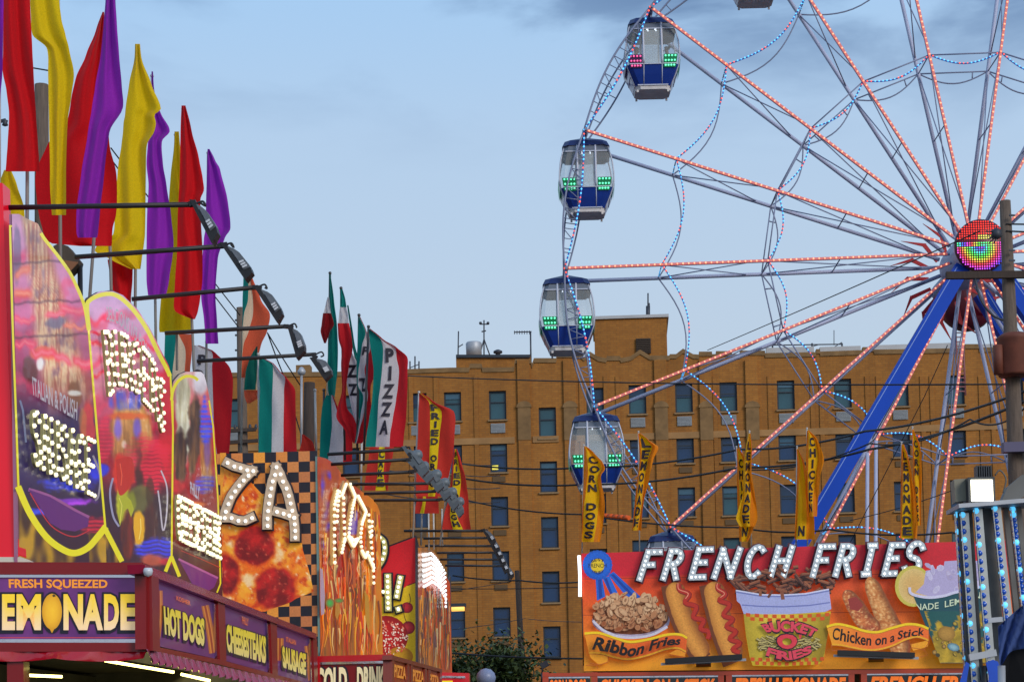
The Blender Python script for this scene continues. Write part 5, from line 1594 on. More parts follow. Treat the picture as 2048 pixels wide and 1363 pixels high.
rn = random.Random(8)
for _ in range(170):
    a, r = rn.uniform(0, 6.28), rn.random() ** .5
    x, y = 774 + 42 * r * math.cos(a), 1276 + 36 * r * math.sin(a)
    if x > 826: continue
    A.ell(x, y, rn.uniform(.8, 3.4), rn.uniform(.8, 2.0), mixc((250, 240, 220), (230, 90, 60), rn.random() * (.3 if 1262 < y < 1286 else 1.2)), None, rn.uniform(0, 3), 7)
A.build('printed_picture', M_PRINT_MATT, bd)
f, o_, bl = MB(), MB(), Bulbs()
for k, (pts, wd) in enumerate((([(776, 1152), (777, 1216)], 13), ([(801, 1155), (794, 1192)], 12), ([(797, 1217), (797.5, 1218.5)], 12), ([(758, 1182), (776, 1184)], 8))):
    q = [P3(x, y, .06) for x, y in pts]; ribbon(f, q, P3.n, wd * .0109, .05 + .0012 * k); ribbon(o_, [p - P3.n * .03 for p in q], P3.n, (wd + 7) * .0109, .02 + .0012 * k)
    for p in resample(q, .115): bl.bulb(p + P3.n * .08, .036)
ac = [(761, 1065 + 10), (768, 1082), (770, 1100), (766, 1118), (760, 1128)]
q = [P3(x, y, .05) for x, y in curve(ac, 4)]; ribbon(f, q, P3.n, .11, .055); ribbon(o_, [p - P3.n * .03 for p in q], P3.n, .2, .027)
for p in resample(q, .12): bl.bulb(p + P3.n * .08, .034)
fo = f.build('marquee_letters', mat('yellow_edge_face', (214, 200, 120), .4), bd); o_.build('letter_outline', M_OUTL, fo); bl.build('sign_bulbs', M_BULBW, fo)
OUT4 = [(833, 1070), (838, 1092), (852, 1094), (866, 1100), (876, 1112), (886, 1140), (895, 1165), (901, 1150), (902, 1160), (904, 1345), (834, 1340)]
bd = board(P3S, OUT4, .03, M_SIGNB, 'streaked_side_board', st3)
A = Art(P3S)
def streak3(x, y, u, v):
    w = fbm(x * .12, y * .008, 61, 5)
    c = mixc((120, 84, 54), (206, 120, 40), .5 + 1.4 * w)
    if x > 880: c = mixc(c, (206, 60, 26), .6)
    if x < 856 and y > 1190: c = mixc(c, (84, 66, 84), .5)
    if 1160 < y < 1195: c = mixc(c, (206, 60, 30), .6)
    return c
A.rows([(1094, 836, 852), (1100, 836, 866), (1112, 836, 876), (1140, 836, 886), (1165, 836, 900), (1345, 837, 904)], streak3, 24, 4)
for k in range(110):
    x = rn.uniform(840, 900); y0 = rn.uniform(1170, 1300); y1 = min(1338, y0 + rn.uniform(15, 90))
    A.stroke(curve([(x, y0), (x + rn.uniform(-3, 3), (y0 + y1) / 2), (x + rn.uniform(-3, 3), y1)], 4), rn.uniform(1, 3.4), rn.choice(((226, 140, 30), (196, 60, 28), (90, 70, 80), (150, 110, 70), (206, 180, 130), (110, 60, 30), (60, 50, 60))), .7)
A.build('printed_picture', M_PRINT, bd)
bl = Bulbs()
for r in range(7):
    for i in range(15):
        t = i / 14
        x = lerp(846, 890, t) + r * .3; ytop = 1103 + 6 * math.cos(t * 3.1) + 70 * max(0, t - .35) ** 1.2 * 1.15
        y = ytop + r * lerp(10.5, 7.5, t) + (t > .7) * 4 * (t - .7) * r
        bl.bulb(P3S(x, y, .08), .036)
for k in range(4): bl.bulb(P3S(891.5, 1188 + k * 8, .08), .036)
bl.build('sign_bulbs', M_BULBW, bd)
m = MB(); PF3 = Plane(P(900, 1345, 41.5), -D_)
ibar(m, PF3, [(880, 1343), (938, 1345), (939, 1450), (880, 1450)], .3, 0)
fo = m.build('fascia', M_REDB, st3)
m = MB(); ibar(m, PF3, [(883, 1350), (930, 1351), (931, 1355), (883, 1354)], 0, .03); m.build('chrome_trim', M_CHROME, fo)
m = MB(); ibar(m, PF3, [(884, 1360), (905, 1360), (905, 1364), (884, 1364)], 0, .03); m.build('yellow_panel', mat('lit_yellow', (226, 206, 40), .4, emit=.5), fo)
b = MB(); q = P(834, 1100, 43); b.box(q - E_ * 1.9 + D_ * 4 + UP * (2.7 - q.z), 3.6, 7.4, 2.4, (E_, D_, UP)); b.build('trailer_body', MATS['stand_interior'], st3)
ords = ['foremost', 'second', 'third', 'fourth', 'fifth', 'rearmost']
for i, (b0, t0, hp) in enumerate([((808, 1061), (966, 1061), [(964, 1059), (976, 1057), (994, 1080), (984, 1090)]), ((847, 1076), (974, 1075), [(974, 1076), (988, 1074), (1002, 1098), (990, 1104)]), ((850, 1091), (980, 1091), [(982, 1092), (996, 1090), (1008, 1112), (996, 1118)]), ((874, 1105), (986, 1104), [(990, 1106), (1004, 1104), (1014, 1126), (1002, 1132)]), ((880, 1118), (992, 1118), [(998, 1120), (1010, 1118), (1020, 1140), (1008, 1146)]), ((890, 1130), (1000, 1131), [(1008, 1132), (1018, 1130), (1030, 1150), (1020, 1158)])]):
    dp = 42.5 + i * 1.3; tip = P(t0[0], t0[1], dp); pl = Plane(tip, -D_)
    flood_arm(pl(*b0), tip, f'black floodlight in the row beside the leaning pole, {ords[i]} of six', 'floodlights over the dough stand', hp, dp, 'dark')

# ------------------------------------------------------------------ french fries stand
PF = Plane(P(1200, 1200, 40), -D_)
st4 = thing('fries_stand', Vector((P(1560, 1300, 40).x, 40, 0)), 'french fries stand with a wide orange food banner and white lamp letters', 'food stand')
bd = board(PF, [(1163, 1106), (2060, 1078), (2062, 1334), (1168, 1341)], .15, M_SIGNB, 'banner_board', st4)
A = Art(PF)
def ban(x, y, u, v):
    if v < .22: c = mixc((206, 22, 44), (196, 20, 40), u)
    else: c = mixc((226, 62, 22), (238, 158, 22), (v - .22) / .72)
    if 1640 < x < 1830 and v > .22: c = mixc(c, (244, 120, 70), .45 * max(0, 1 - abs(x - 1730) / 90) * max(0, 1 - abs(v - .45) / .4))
    return tuple(q * (1 + .05 * fbm(x * .02, y * .03, 71)) for q in c)
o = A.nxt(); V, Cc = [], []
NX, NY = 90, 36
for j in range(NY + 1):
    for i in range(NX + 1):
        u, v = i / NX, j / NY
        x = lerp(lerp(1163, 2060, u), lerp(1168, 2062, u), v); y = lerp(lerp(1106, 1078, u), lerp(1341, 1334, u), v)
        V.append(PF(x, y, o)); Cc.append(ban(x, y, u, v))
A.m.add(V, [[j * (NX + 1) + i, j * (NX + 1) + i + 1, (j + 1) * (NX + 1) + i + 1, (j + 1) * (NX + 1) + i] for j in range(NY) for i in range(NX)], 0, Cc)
for yy, y2 in ((1157, 1142), (1229, 1220)): A.stroke([(1166, yy), (2060, y2)], .9, (130, 36, 20))
def px7(l, s=4.818, x0=1140, y0=1080): return [(x0 + x / s, y0 + y / s) for x, y in l]
# rosette and tails
A.poly(px7([(245, 350), (310, 360), (340, 540), (260, 580)]), (20, 96, 206)); A.poly(px7([(270, 375), (300, 375), (312, 540), (280, 560)]), (14, 60, 160))
A.poly(px7([(310, 360), (380, 340), (480, 545), (400, 540)]), (24, 104, 214)); A.poly(px7([(330, 365), (355, 360), (420, 540), (395, 540)]), (14, 60, 160))
A.poly(px7([(370, 330), (420, 300), (690, 550), (560, 560)]), (20, 96, 206)); A.poly(px7([(395, 330), (420, 322), (640, 550), (600, 550)]), (14, 60, 160))
for k in range(24):
    a = k * 2 * math.pi / 24; A.ell(1195 + 24 * math.cos(a), 1129 + 24 * math.sin(a), 6, 6, (20, 98, 210), (16, 84, 190), n=10)
A.ell(1195, 1129, 25, 25, (20, 94, 206), (22, 100, 214)); A.ell(1195, 1130, 14, 14, (236, 206, 40), (220, 190, 40))
# bowl of ribbon fries
A.ell(1262, 1240, 78, 34, (190, 190, 214), (168, 168, 200)); A.ell(1261, 1234, 76, 34, (150, 82, 40), (110, 60, 30))
rn = random.Random(5)
for i in range(230):
    a, r = rn.uniform(0, 6.28), rn.random() ** .55
    x, y = 1260 + 74 * r * math.cos(a), 1224 + 38 * r * math.sin(a)
    if y > 1226 + 34 * math.sqrt(max(0, 1 - ((x - 1261) / 78) ** 2)): continue
    low = (y - 1190) / 70
    c = mixc((226, 192, 150), (150, 76, 34), max(0, min(1, low * .8 + rn.uniform(-.35, .35))))
    rx, ry, ro = rn.uniform(5, 11), rn.uniform(2.5, 6), rn.uniform(0, 3.1)
    A.ell(x + .8, y + 1.2, rx, ry, mixc(c, (90, 50, 30), .7), None, ro, 10)
    A.ell(x, y, rx, ry, c, mixc(c, (190, 140, 100), .5), ro, 10)
    if rn.random() < .4: A.ell(x, y, rx * .45, ry * .4, mixc(c, (120, 70, 40), .6), None, ro, 8)
A.stroke(curve([(1186, 1240), (1205, 1258), (1235, 1271), (1268, 1274), (1305, 1268), (1335, 1252)], 5), 5, (206, 204, 222))
# corn dogs
def corndog(path, wd, kz):
    pp = curve(path, 8); n = len(pp)
    A.stroke([(p[0] - 6, p[1] + 5) for p in pp], wd * 1.0, (110, 54, 20))
    tubeart(A, [tuple(p) for p in path], [wd] * 5, lambda t, s_, x, y: mixc(mixc((232, 160, 66), (140, 76, 22), min(1, abs(s_ + .25) ** 1.7 * .85)), (180, 108, 42), .10 + .45 * fbm(x * .3, y * .3, 83, 5)), 90, 16)
    z = curve(kz, 5); A.stroke(z, 11, (140, 24, 14)); A.stroke([(p[0] - .8, p[1] - 1) for p in z], 7.5, (186, 40, 24)); A.stroke([(p[0] - 2, p[1] - 2) for p in z[:14]], 1.6, (236, 150, 120))
corndog(px7([(1000, 400), (1040, 580), (1120, 800), (1230, 1000), (1300, 1120)]), 40, px7([(1050, 420), (1060, 480), (1150, 520), (1110, 600), (1220, 640), (1190, 740), (1290, 770), (1260, 850), (1340, 880), (1330, 950)]))
corndog(px7([(1372, 396), (1410, 570), (1470, 800), (1530, 980), (1600, 1160)]), 42, px7([(1430, 420), (1430, 470), (1500, 520), (1440, 580), (1540, 620), (1480, 720), (1570, 760), (1510, 830), (1600, 880), (1540, 950), (1640, 990), (1570, 1050), (1640, 1080)]))
# ribbon under the fries
def wavy(top, bot, cc, edge_c, lo=None):
    T, B = curve(top, 6), curve(bot, 6)
    o2 = A.nxt(); n = min(len(T), len(B))
    V = [PF(p[0], p[1], o2) for p in T[:n]] + [PF(p[0], p[1], o2) for p in B[:n]]
    A.m.add(V, [[i, i + 1, n + i + 1, n + i] for i in range(n - 1)], 0, [cc(i / n) for i in range(n)] * 2)
    A.stroke([(p[0], p[1]) for p in T], 5, (244, 208, 20)); A.stroke([(p[0], p[1] + 3) for p in T], 1.5, (196, 120, 16)); A.stroke([(p[0], p[1]) for p in B], 3.4, (236, 170, 30)); A.stroke([(p[0], p[1] + 2.4) for p in B], 1.2, (170, 80, 20))
A.poly(px7([(180, 1080), (360, 1110), (370, 1170), (280, 1200), (200, 1130)]), (240, 160, 26)); A.stroke(px7([(370, 1110), (365, 1170), (290, 1195), (190, 1180)]), 1.6, (190, 90, 20)); A.stroke(px7([(150, 1200), (260, 1200), (270, 1240)]), 1.5, (190, 90, 20))
A.poly(px7([(950, 1090), (1110, 1120), (1120, 1050), (1060, 1030)]), (236, 150, 24)); A.stroke(px7([(1115, 960), (1128, 1060), (1100, 1125), (960, 1100)]), 1.6, (190, 90, 20))
wavy(px7([(140, 895), (280, 890), (440, 940), (580, 975), (760, 950), (940, 905), (1060, 905), (1128, 940)]), px7([(180, 1080), (300, 1085), (440, 1125), (580, 1140), (760, 1100), (920, 1045), (1040, 1035), (1115, 1070)]), lambda t: mixc((240, 150, 26), (232, 96, 26), min(1, t * 2)), None)
# bucket
def px8(l): return px7(l, 5.05, 1440, 1080)
for i in range(120):
    x, y = rn.uniform(1468, 1664), 0
    t = (x - 1566) / 100; y = rn.uniform(1128 + 26 * t * t, 1184)
    ln, ro = rn.uniform(10, 26), rn.uniform(-.7, .9); 
    c = mixc((150, 84, 54), (86, 46, 40), rn.random())
    dx, dy = math.cos(ro) * ln / 2, math.sin(ro) * ln / 2
    A.stroke([(x - dx, y - dy + 1.5), (x + dx, y + dy + 1.5)], 7, (52, 28, 26)); A.stroke([(x - dx, y - dy), (x + dx, y + dy)], 5.4, c); A.stroke([(x - dx, y - dy - 1), (x + dx, y + dy - 1)], 1.6, mixc(c, (190, 130, 90), .5))
A.poly(px8([(160, 500), (250, 525), (420, 545), (640, 548), (860, 535), (1100, 490), (1125, 690), (1060, 720), (640, 745), (240, 740), (205, 640), (170, 610)]), (172, 178, 226))
A.stroke(px8([(165, 520), (420, 562), (640, 566), (860, 552), (1100, 508)]), 2.6, (120, 130, 190)); A.stroke(px8([(220, 650), (420, 664), (640, 668), (900, 655), (1110, 625)]), 2.6, (116, 124, 190)); A.stroke(px8([(160, 502), (420, 546), (640, 549), (860, 536), (1100, 491)]), 2.4, (214, 216, 240))
A.stroke([(1563, 1180), (1566, 1198)], 7, (140, 80, 56)); A.stroke([(1545, 1180), (1536, 1194)], 5, (110, 60, 44)); A.stroke([(1520, 1180), (1521, 1191)], 6, (150, 90, 60))
body = px8([(240, 742), (640, 747), (1120, 715), (1095, 900), (1050, 1180), (1000, 1250), (640, 1270), (330, 1262), (300, 1180), (262, 960)])
A.poly(body, (206, 178, 26))
A.rows([(1227, 1487, 1661), (1262, 1491, 1657), (1300, 1498, 1650), (1322, 1502, 1644)], lambda x, y, u, v: mixc(mixc((232, 204, 60), (150, 126, 20), min(1, abs(u - .42) ** 1.6 * 2.6)), (246, 226, 130), max(0, .5 - abs(u - .30) * 4) * .5 + .12 * fbm(x * .08, y * .08, 87)), 30, 4)
_rim = A.off
for row, (yy, x0, x1) in enumerate(((748, 262, 1105), (785, 262, 1100), (1188, 310, 1050), (1224, 320, 1030))):
    n = 19
    for i in range(n):
        if (i + row) % 2: continue
        xa, xb = lerp(x0, x1, i / n), lerp(x0, x1, (i + 1) / n); bow = lambda x: -18 * ((x - 660) / 400) ** 2 if row < 2 else -14 * ((x - 660) / 400) ** 2
        A.poly(px8([(xa, yy + bow(xa)), (xb, yy + bow(xb)), (xb, yy + 36 + bow(xb)), (xa, yy + 36 + bow(xa))]), (216, 84, 20))
for i in range(110):
    sx = rn.choice((-1, 1)); x = 690 + sx * rn.uniform(70, 310); y = 1040 + rn.uniform(-70, 70)
    if ((x - 690) / 330) ** 2 + ((y - 1040) / 95) ** 2 > 1: continue
    a = math.atan2(y - 1040, x - 690 + .1) + rn.uniform(-.6, .6)
    dx, dy = math.cos(a) * 26, math.sin(a) * 26
    A.stroke(px8([(x - dx, y - dy), (x + dx, y + dy)]), 5.0, (60, 44, 40)); A.stroke(px8([(x - dx, y - dy), (x + dx, y + dy)]), 3.2, (196, 180, 110))
# chicken pieces
def px9(l): return px7(l, 4.817, 1640, 1080)
def crust(x, y, base0, base1, sd):
    n1, n2 = fbm(x * .06, y * .06, sd, 5), fbm(x * .2, y * .2, sd + 3, 4)
    return mixc(mixc(mixc(base0, base1, .5 + .9 * n1), (246, 206, 140), max(0, n2 * 1.6)), (120, 60, 24), max(0, -n2 * .8 - .1))
for path_, wds, b0, b1, sd in ((px9([(470, 350), (540, 540), (640, 760), (740, 960), (790, 1120)]), [26, 34, 40, 42, 36], (226, 156, 90), (196, 112, 50), 91), (px9([(240, 480), (330, 620), (420, 760), (560, 850)]), [22, 34, 36, 26], (214, 120, 60), (164, 70, 40), 95)):
    tubeart(A, [(x + 3, y + 3) for x, y in path_], [w * 1.06 for w in wds], lambda t, s_, x, y: (150, 70, 28), 40, 8)
    tubeart(A, path_, wds, lambda t, s_, x, y, b0=b0, b1=b1, sd=sd: mixc(crust(x, y, b0, b1, sd), (110, 56, 24), min(.7, abs(s_ + .15) ** 2.4 * .7)), 70, 16)
A.poly(px9([(270, 560), (350, 540), (420, 620), (370, 680), (290, 660)]), (150, 50, 44))
A.ell(*px9([(900, 440)])[0], 37, 41, (226, 190, 90), (196, 186, 80)); A.ell(*px9([(905, 440)])[0], 31, 35, (214, 170, 100), (220, 190, 120))
# lemonade cup
A.poly(px9([(1020, 290), (1190, 260), (1200, 200), (1340, 190), (1700, 200), (1720, 430), (1330, 500), (1060, 540), (920, 500), (1000, 420)]), (176, 166, 206))
for _ in range(26): A.ell(rn.uniform(1850, 1985), rn.uniform(1130, 1180), rn.uniform(4, 11), rn.uniform(3, 7), mixc((196, 190, 222), (150, 140, 190), rn.random()), mixc((176, 160, 190), (206, 200, 226), rn.random()), rn.uniform(0, 3), 7)
A.poly(px9([(900, 530), (1060, 560), (1330, 500), (1720, 420), (1760, 1180), (1160, 1180), (1080, 960), (1000, 780)]), (14, 74, 86))
A.rows([(1221, 1848, 1992), (1250, 1858, 1996), (1290, 1868, 1998), (1324, 1880, 2000)], lambda x, y, u, v: mixc((196, 160, 40), (150, 124, 30), .5 + 1.5 * fbm(x * .06, y * .06, 77)) if fbm(x * .035, y * .035, 79) + v * .9 > .30 else (16, 84, 84), 44, 2.5)
for _ in range(46): A.ell(rn.uniform(1868, 1990), rn.uniform(1245, 1320), rn.uniform(2, 6), rn.uniform(2, 5), rn.choice(((206, 176, 60), (120, 96, 30), (196, 150, 70), (60, 60, 40))), (80, 64, 30), rn.uniform(0, 3), 8)
A.ell(1907, 1293, 13, 8, (150, 190, 200), (70, 110, 130), .3, 9); A.ell(1893, 1266, 18, 15, (186, 140, 60), (150, 110, 40), .2, 10)
A.stroke(curve(px9([(865, 450), (870, 500), (930, 530), (1060, 548), (1200, 530), (1330, 492), (1720, 410)]), 5), 5.5, (206, 204, 230))
# chicken ribbon
A.poly(px9([(870, 1000), (1040, 960), (1040, 1020), (900, 1060)]), (240, 160, 26)); A.stroke(px9([(1045, 860), (1052, 980), (1000, 1050), (880, 1030), (880, 990)]), 1.5, (186, 90, 20)); A.stroke(px9([(960, 1120), (1040, 1100), (1000, 1050)]), 1.3, (186, 90, 20)); A.stroke(px9([(110, 1000), (120, 1060), (300, 1040)]), 1.5, (186, 90, 20))
wavy(px9([(65, 830), (170, 805), (300, 830), (430, 870), (560, 880), (700, 840), (840, 805), (960, 815), (1045, 850)]), px9([(115, 1000), (200, 1005), (320, 1030), (440, 1050), (560, 1048), (700, 1010), (830, 950), (940, 925), (1045, 960)]), lambda t: mixc((240, 160, 30), (240, 110, 40), min(1, t * 2.4)), None)
pic = A.build('printed_picture', M_PRINT_MATT, bd)
TOPOFF = A.off + .004
m = MB()
put_text(m, 'Ribbon Fries', arch_fn(PF, px7([(250, 925), (440, 960), (600, 1000), (760, 965), (920, 925), (1070, 925)]), px7([(210, 1050), (420, 1085), (580, 1120), (740, 1075), (900, 1020), (1060, 1005)])), TOPOFF, bold=.04, shear=.1)
put_text(m, 'Chicken on a Stick', arch_fn(PF, px9([(130, 835), (300, 865), (470, 905), (640, 900), (800, 860), (1000, 835)]), px9([(120, 950), (300, 985), (470, 1012), (640, 995), (800, 940), (1000, 910)])), TOPOFF, bold=.02, shear=.1)
put_text(m, 'BEST', arch_fn(PF, [(1182, 1120), (1195, 1115), (1208, 1119)], [(1183, 1125), (1195, 1121), (1207, 1124)]), TOPOFF, bold=.02)
put_text(m, 'FRENCH', quad_fn(PF, (1177, 1126), (1213, 1126), (1213, 1134), (1177, 1134)), TOPOFF, bold=.01); put_text(m, 'FRIES', arch_fn(PF, [(1184, 1139), (1196, 1141), (1208, 1138)], [(1186, 1145), (1196, 1148), (1206, 1144)]), TOPOFF, bold=.02)
m.build('lettering', mat('black_ink', (24, 18, 22), .5), bd)
ol, ft = MB(), MB()
for w_, top, bot in (('BUCKET', px8([(410, 850), (560, 815), (700, 812), (860, 840), (990, 900)]), px8([(470, 925), (580, 925), (700, 920), (820, 935), (940, 975)])), ('FRIES', px8([(490, 1075), (640, 1115), (760, 1105), (920, 1055)]), px8([(460, 1160), (640, 1205), (780, 1195), (930, 1130)]))):
    fn = arch_fn(PF, top, bot)
    put_text(ol, w_, lambda u, v, o, fn=fn: fn(-.03 + u * 1.06, -.16 + v * 1.28, o), TOPOFF, bold=.085); put_text(ft, w_, fn, TOPOFF + .006, col=(226, 70, 90), bold=.05)
fn = quad_fn(PF, *px8([(560, 945), (790, 945), (770, 1095), (590, 1095)])); put_text(ol, 'O', lambda u, v, o: fn(-.06 + u * 1.1, -.1 + v * 1.18, o), TOPOFF + .001, bold=.08); put_text(ft, "O", fn, TOPOFF + .008, col=(226, 60, 76), bold=.06)
put_text(ft, "'", quad_fn(PF, *px8([(795, 950), (825, 950), (820, 990), (800, 990)])), TOPOFF + .008, col=(226, 60, 76), bold=.04)
ol.build('logo_outline', M_OUTL, bd); ft.build('logo_lettering', M_PRINT_MATT, bd)
m = MB(); put_text(m, 'LEMONADE  LEMONADE', arch_fn(PF, [(1796, 1200), (1850, 1206), (1920, 1194), (2000, 1170)], [(1798, 1213), (1850, 1219), (1920, 1207), (2000, 1183)]), TOPOFF, col=(206, 220, 190), bold=.01)
m2 = MB()
keep = [f for f in m.f if all(EYE.x < 1e9 and ((m.v[i] - PF(1828, 1206)).dot(E_) > 0) for i in f)]
m.f = keep; m.mi = [0] * len(keep); m.sm = [False] * len(keep)
m.build('cup_lettering', M_PRINT_MATT, bd)
# lamp letters
f, bl, o_ = MB(), Bulbs(), MB()
def px10(l): return [(1140 + x / 2.656, 850 + y / 2.656) for x, y in l]
LET = [('F', 1270, 1288, 1322, 1104, 1157), ('R', 1318, 1335, 1370, 1102, 1156), ('E', 1374, 1390, 1426, 1099, 1154), ('N', 1421, 1438, 1484, 1099, 1153), ('C', 1483, 1496, 1534, 1095, 1152), ('H', 1534, 1551, 1588, 1095, 1150),
       ('F', 1616, 1632, 1668, 1093, 1150), ('R', 1662, 1678, 1714, 1092, 1149), ('I', 1717, 1731, 1756, 1091, 1148), ('E', 1760, 1776, 1808, 1090, 1147), ('S', 1798, 1812, 1852, 1087, 1146)]
for ch_, xb, xt, xr, yt, yb in LET:
    wq = xr - xt
    fn = quad_fn(PF, (xt + 3, yt), (xr, yt - .8), (xr - (xt - xb), yb - .8), (xb + 4, yb))
    marquee(f, bl, ch_, fn, PF.n, .125, .05, .098, .024, .16, outline=o_)
    if ch_ in 'FRHNI':
        for (u0, u1) in (((0, .36),) if ch_ == 'F' else ((0, .34),)):
            pass
fo = f.build('marquee_letters', [M_WHITEF, M_RETURNRED], bd); bl.build('sign_bulbs', M_BULBW, fo); o_.build('letter_outline', M_RETURNRED, fo)
# light bars in front of the banner, and the end lamp strip
for (x0, x1, ya, yb) in ((1322, 1492, 1327, 1318), (1667, 1837, 1310, 1315)):
    m = MB(); m.bar(PF(x0 + 8, ya - 6, .45), PF(x1 - 8, yb - 6, .45), .10, .12, D_); lb = m.build('light_bar', M_BLACK, st4)
    m = MB(); m.bar(PF(x0, ya, .40), PF(x1, yb, .40), .05, .04, D_, 0); m.build('rail', M_GALV, lb)
    m = MB(); xm = (x0 + x1) / 2; m.bar(PF(xm, (ya + yb) / 2 + 2, .4), PF(xm, (ya + yb) / 2 + 8, .05), .3, .05, UP); m.build('bracket', M_BLACK, lb)
m = MB(); m.tube([PF(1158, 1110, .05), PF(1160, 1150, .05), PF(1160, 1192, .05)], .034, 8); m.build('end_light', mat('white_tube', (255, 255, 255), .4, emit=1.6), st4)
m = MB(); m.tube([PF(1164, 1196, .03), PF(1167, 1330, .03)], .012, 5); m.build('cable', M_BLACK, bd)
# fascia with three black signs
M_ORF = mat('orange_red_frame', (176, 60, 26), .35, coat=.4, emit=.06)
m = MB(); ibar(m, PF, [(1085, 1345), (2062, 1334), (2063, 1343), (1085, 1352)], .25, .06)
for x in (1085, 1183, 1436, 1452, 1697, 1722): ibar(m, PF, [(x, 1343), (x + 12, 1343), (x + 12, 1470), (x, 1470)], .2, .05)
ibar(m, PF, [(1085, 1440), (2063, 1440), (2063, 1520), (1085, 1520)], .25, .05)
m.build('fascia_frame', M_ORF, st4)
for (x0, x1, w_, t0, t1, sh) in ((1096, 1180, 'CORN DOGS', 1060, 1172, 0), (1194, 1436, 'CHICKEN ON A STICK', 1200, 1430, .12), (1462, 1698, 'FRESH LEMONADE', 1470, 1692, .12), (1733, 2060, 'FRENCH FRIES', 1738, 1962, .25)):
    yt = lerp(1352, 1342, (x0 - 1096) / 960)
    m = MB(); ibar(m, PF, [(x0, yt), (x1, yt - (x1 - x0) * .008), (x1, 1432), (x0, 1432)], .1, .0); so5 = m.build('menu_sign', mat('black_face', (10, 12, 20), .15, coat=.5), st4)
    m = MB(); tt = yt + (8 if w_[-3:] == 'ICK' else 6)
    tt = yt + 6
    big = 34
    put_text(m, w_, quad_fn(PF, (max(t0, x0 + 2) if w_ != 'CORN DOGS' else 1098, tt), (t1, tt - 1.5), (t1, tt + big), (max(t0, x0 + 2) if w_ != 'CORN DOGS' else 1098, tt + big + 1)), .02, col=(250, 120, 24), bold=.045, shear=sh)
    m.build('lettering', M_PRINT_LIT, so5)
    m = MB(); m.bar(PF(x0, yt + 2, .01), PF(x1, yt + 2 - (x1 - x0) * .008, .01), .03, .02, D_); m.build('edge_trim', M_CHROME, so5)
b = MB(); q = P(1590, 1340, 42.4); b.box(Vector((q.x, 42.4, 2.4)), 8.6, 3.6, 2.4, (E_, D_, UP)); b.build('trailer_body', MATS['stand_interior'], st4)
# ================================================================== flags
FC = {'R': (220, 10, 24), 'Y': (240, 206, 8), 'P': (160, 42, 192), 'G': (0, 132, 122), 'W': (214, 210, 214), 'I': (206, 28, 40), 'O': (226, 96, 62), 'A': (250, 146, 8), 'L': (250, 196, 10), 'F': (214, 56, 44), 'S': (238, 206, 20), 'D': (150, 14, 24), 'T': (230, 206, 176), 'K': (0, 104, 92)}
def cloth_mat(k):
    nm = 'flag_cloth_' + {'R': 'red', 'Y': 'yellow', 'P': 'purple', 'G': 'teal', 'W': 'white', 'I': 'scarlet', 'O': 'coral', 'A': 'orange', 'L': 'amber', 'F': 'vermilion', 'S': 'lemon', 'D': 'deep_red', 'T': 'cream', 'K': 'dark_green'}[k]
    if nm in MATS: return MATS[nm]
    m = bpy.data.materials.new(nm); m.use_nodes = True; t = m.node_tree; b = bsdf(m)
    c = rgba(FC[k]); b.inputs['Base Color'].default_value = c; b.inputs['Roughness'].default_value = .75
    b.inputs['Specular IOR Level'].default_value = .25; b.inputs['Sheen Weight'].default_value = .15
    tr = t.nodes.new('ShaderNodeBsdfTranslucent'); tr.inputs[0].default_value = c
    mx_ = t.nodes.new('ShaderNodeMixShader'); mx_.inputs[0].default_value = .45
    t.links.new(b.outputs[0], mx_.inputs[1]); t.links.new(tr.outputs[0], mx_.inputs[2])
    t.links.new(mx_.outputs[0], t.nodes['Material Output'].inputs[0])
    tc = t.nodes.new('ShaderNodeTexCoord'); n2 = t.nodes.new('ShaderNodeTexNoise'); n2.noise_type = 'RIDGED_MULTIFRACTAL'; n2.inputs['Scale'].default_value = 1.5; n2.inputs['Detail'].default_value = 3.5; n2.inputs['Roughness'].default_value = .45; n2.inputs['Distortion'].default_value = .6
    mp = t.nodes.new('ShaderNodeMapping'); mp.inputs['Scale'].default_value = (1.6, 1.6, .45)
    t.links.new(tc.outputs['Object'], mp.inputs[0]); t.links.new(mp.outputs[0], n2.inputs[0])
    bp_ = t.nodes.new('ShaderNodeBump'); bp_.inputs['Strength'].default_value = .32; bp_.inputs['Distance'].default_value = .05
    t.links.new(n2.outputs[0], bp_.inputs['Height']); t.links.new(bp_.outputs[0], b.inputs['Normal']); t.links.new(bp_.outputs[0], tr.inputs['Normal'])
    n3 = t.nodes.new('ShaderNodeTexNoise'); n3.inputs['Scale'].default_value = 70; n3.inputs['Detail'].default_value = 3; t.links.new(tc.outputs['Object'], n3.inputs[0])
    r3 = t.nodes.new('ShaderNodeMapRange'); r3.inputs[1].default_value = .3; r3.inputs[2].default_value = .7; r3.inputs[3].default_value = .86; r3.inputs[4].default_value = 1.12; t.links.new(n3.outputs[0], r3.inputs[0])
    x3 = t.nodes.new('ShaderNodeVectorMath'); x3.operation = 'SCALE'; x3.inputs[0].default_value = c[:3]; t.links.new(r3.outputs[0], x3.inputs['Scale']); t.links.new(x3.outputs[0], b.inputs['Base Color']); t.links.new(x3.outputs[0], tr.inputs[0])
    MATS[nm] = m; return m
M_POLE = mat('pale_flag_pole', (186, 184, 180), .4, .2)
M_POLE_D = mat('dark_flag_pole', (60, 58, 60), .5)
M_INK = mat('flag_ink', (26, 22, 40), .7)
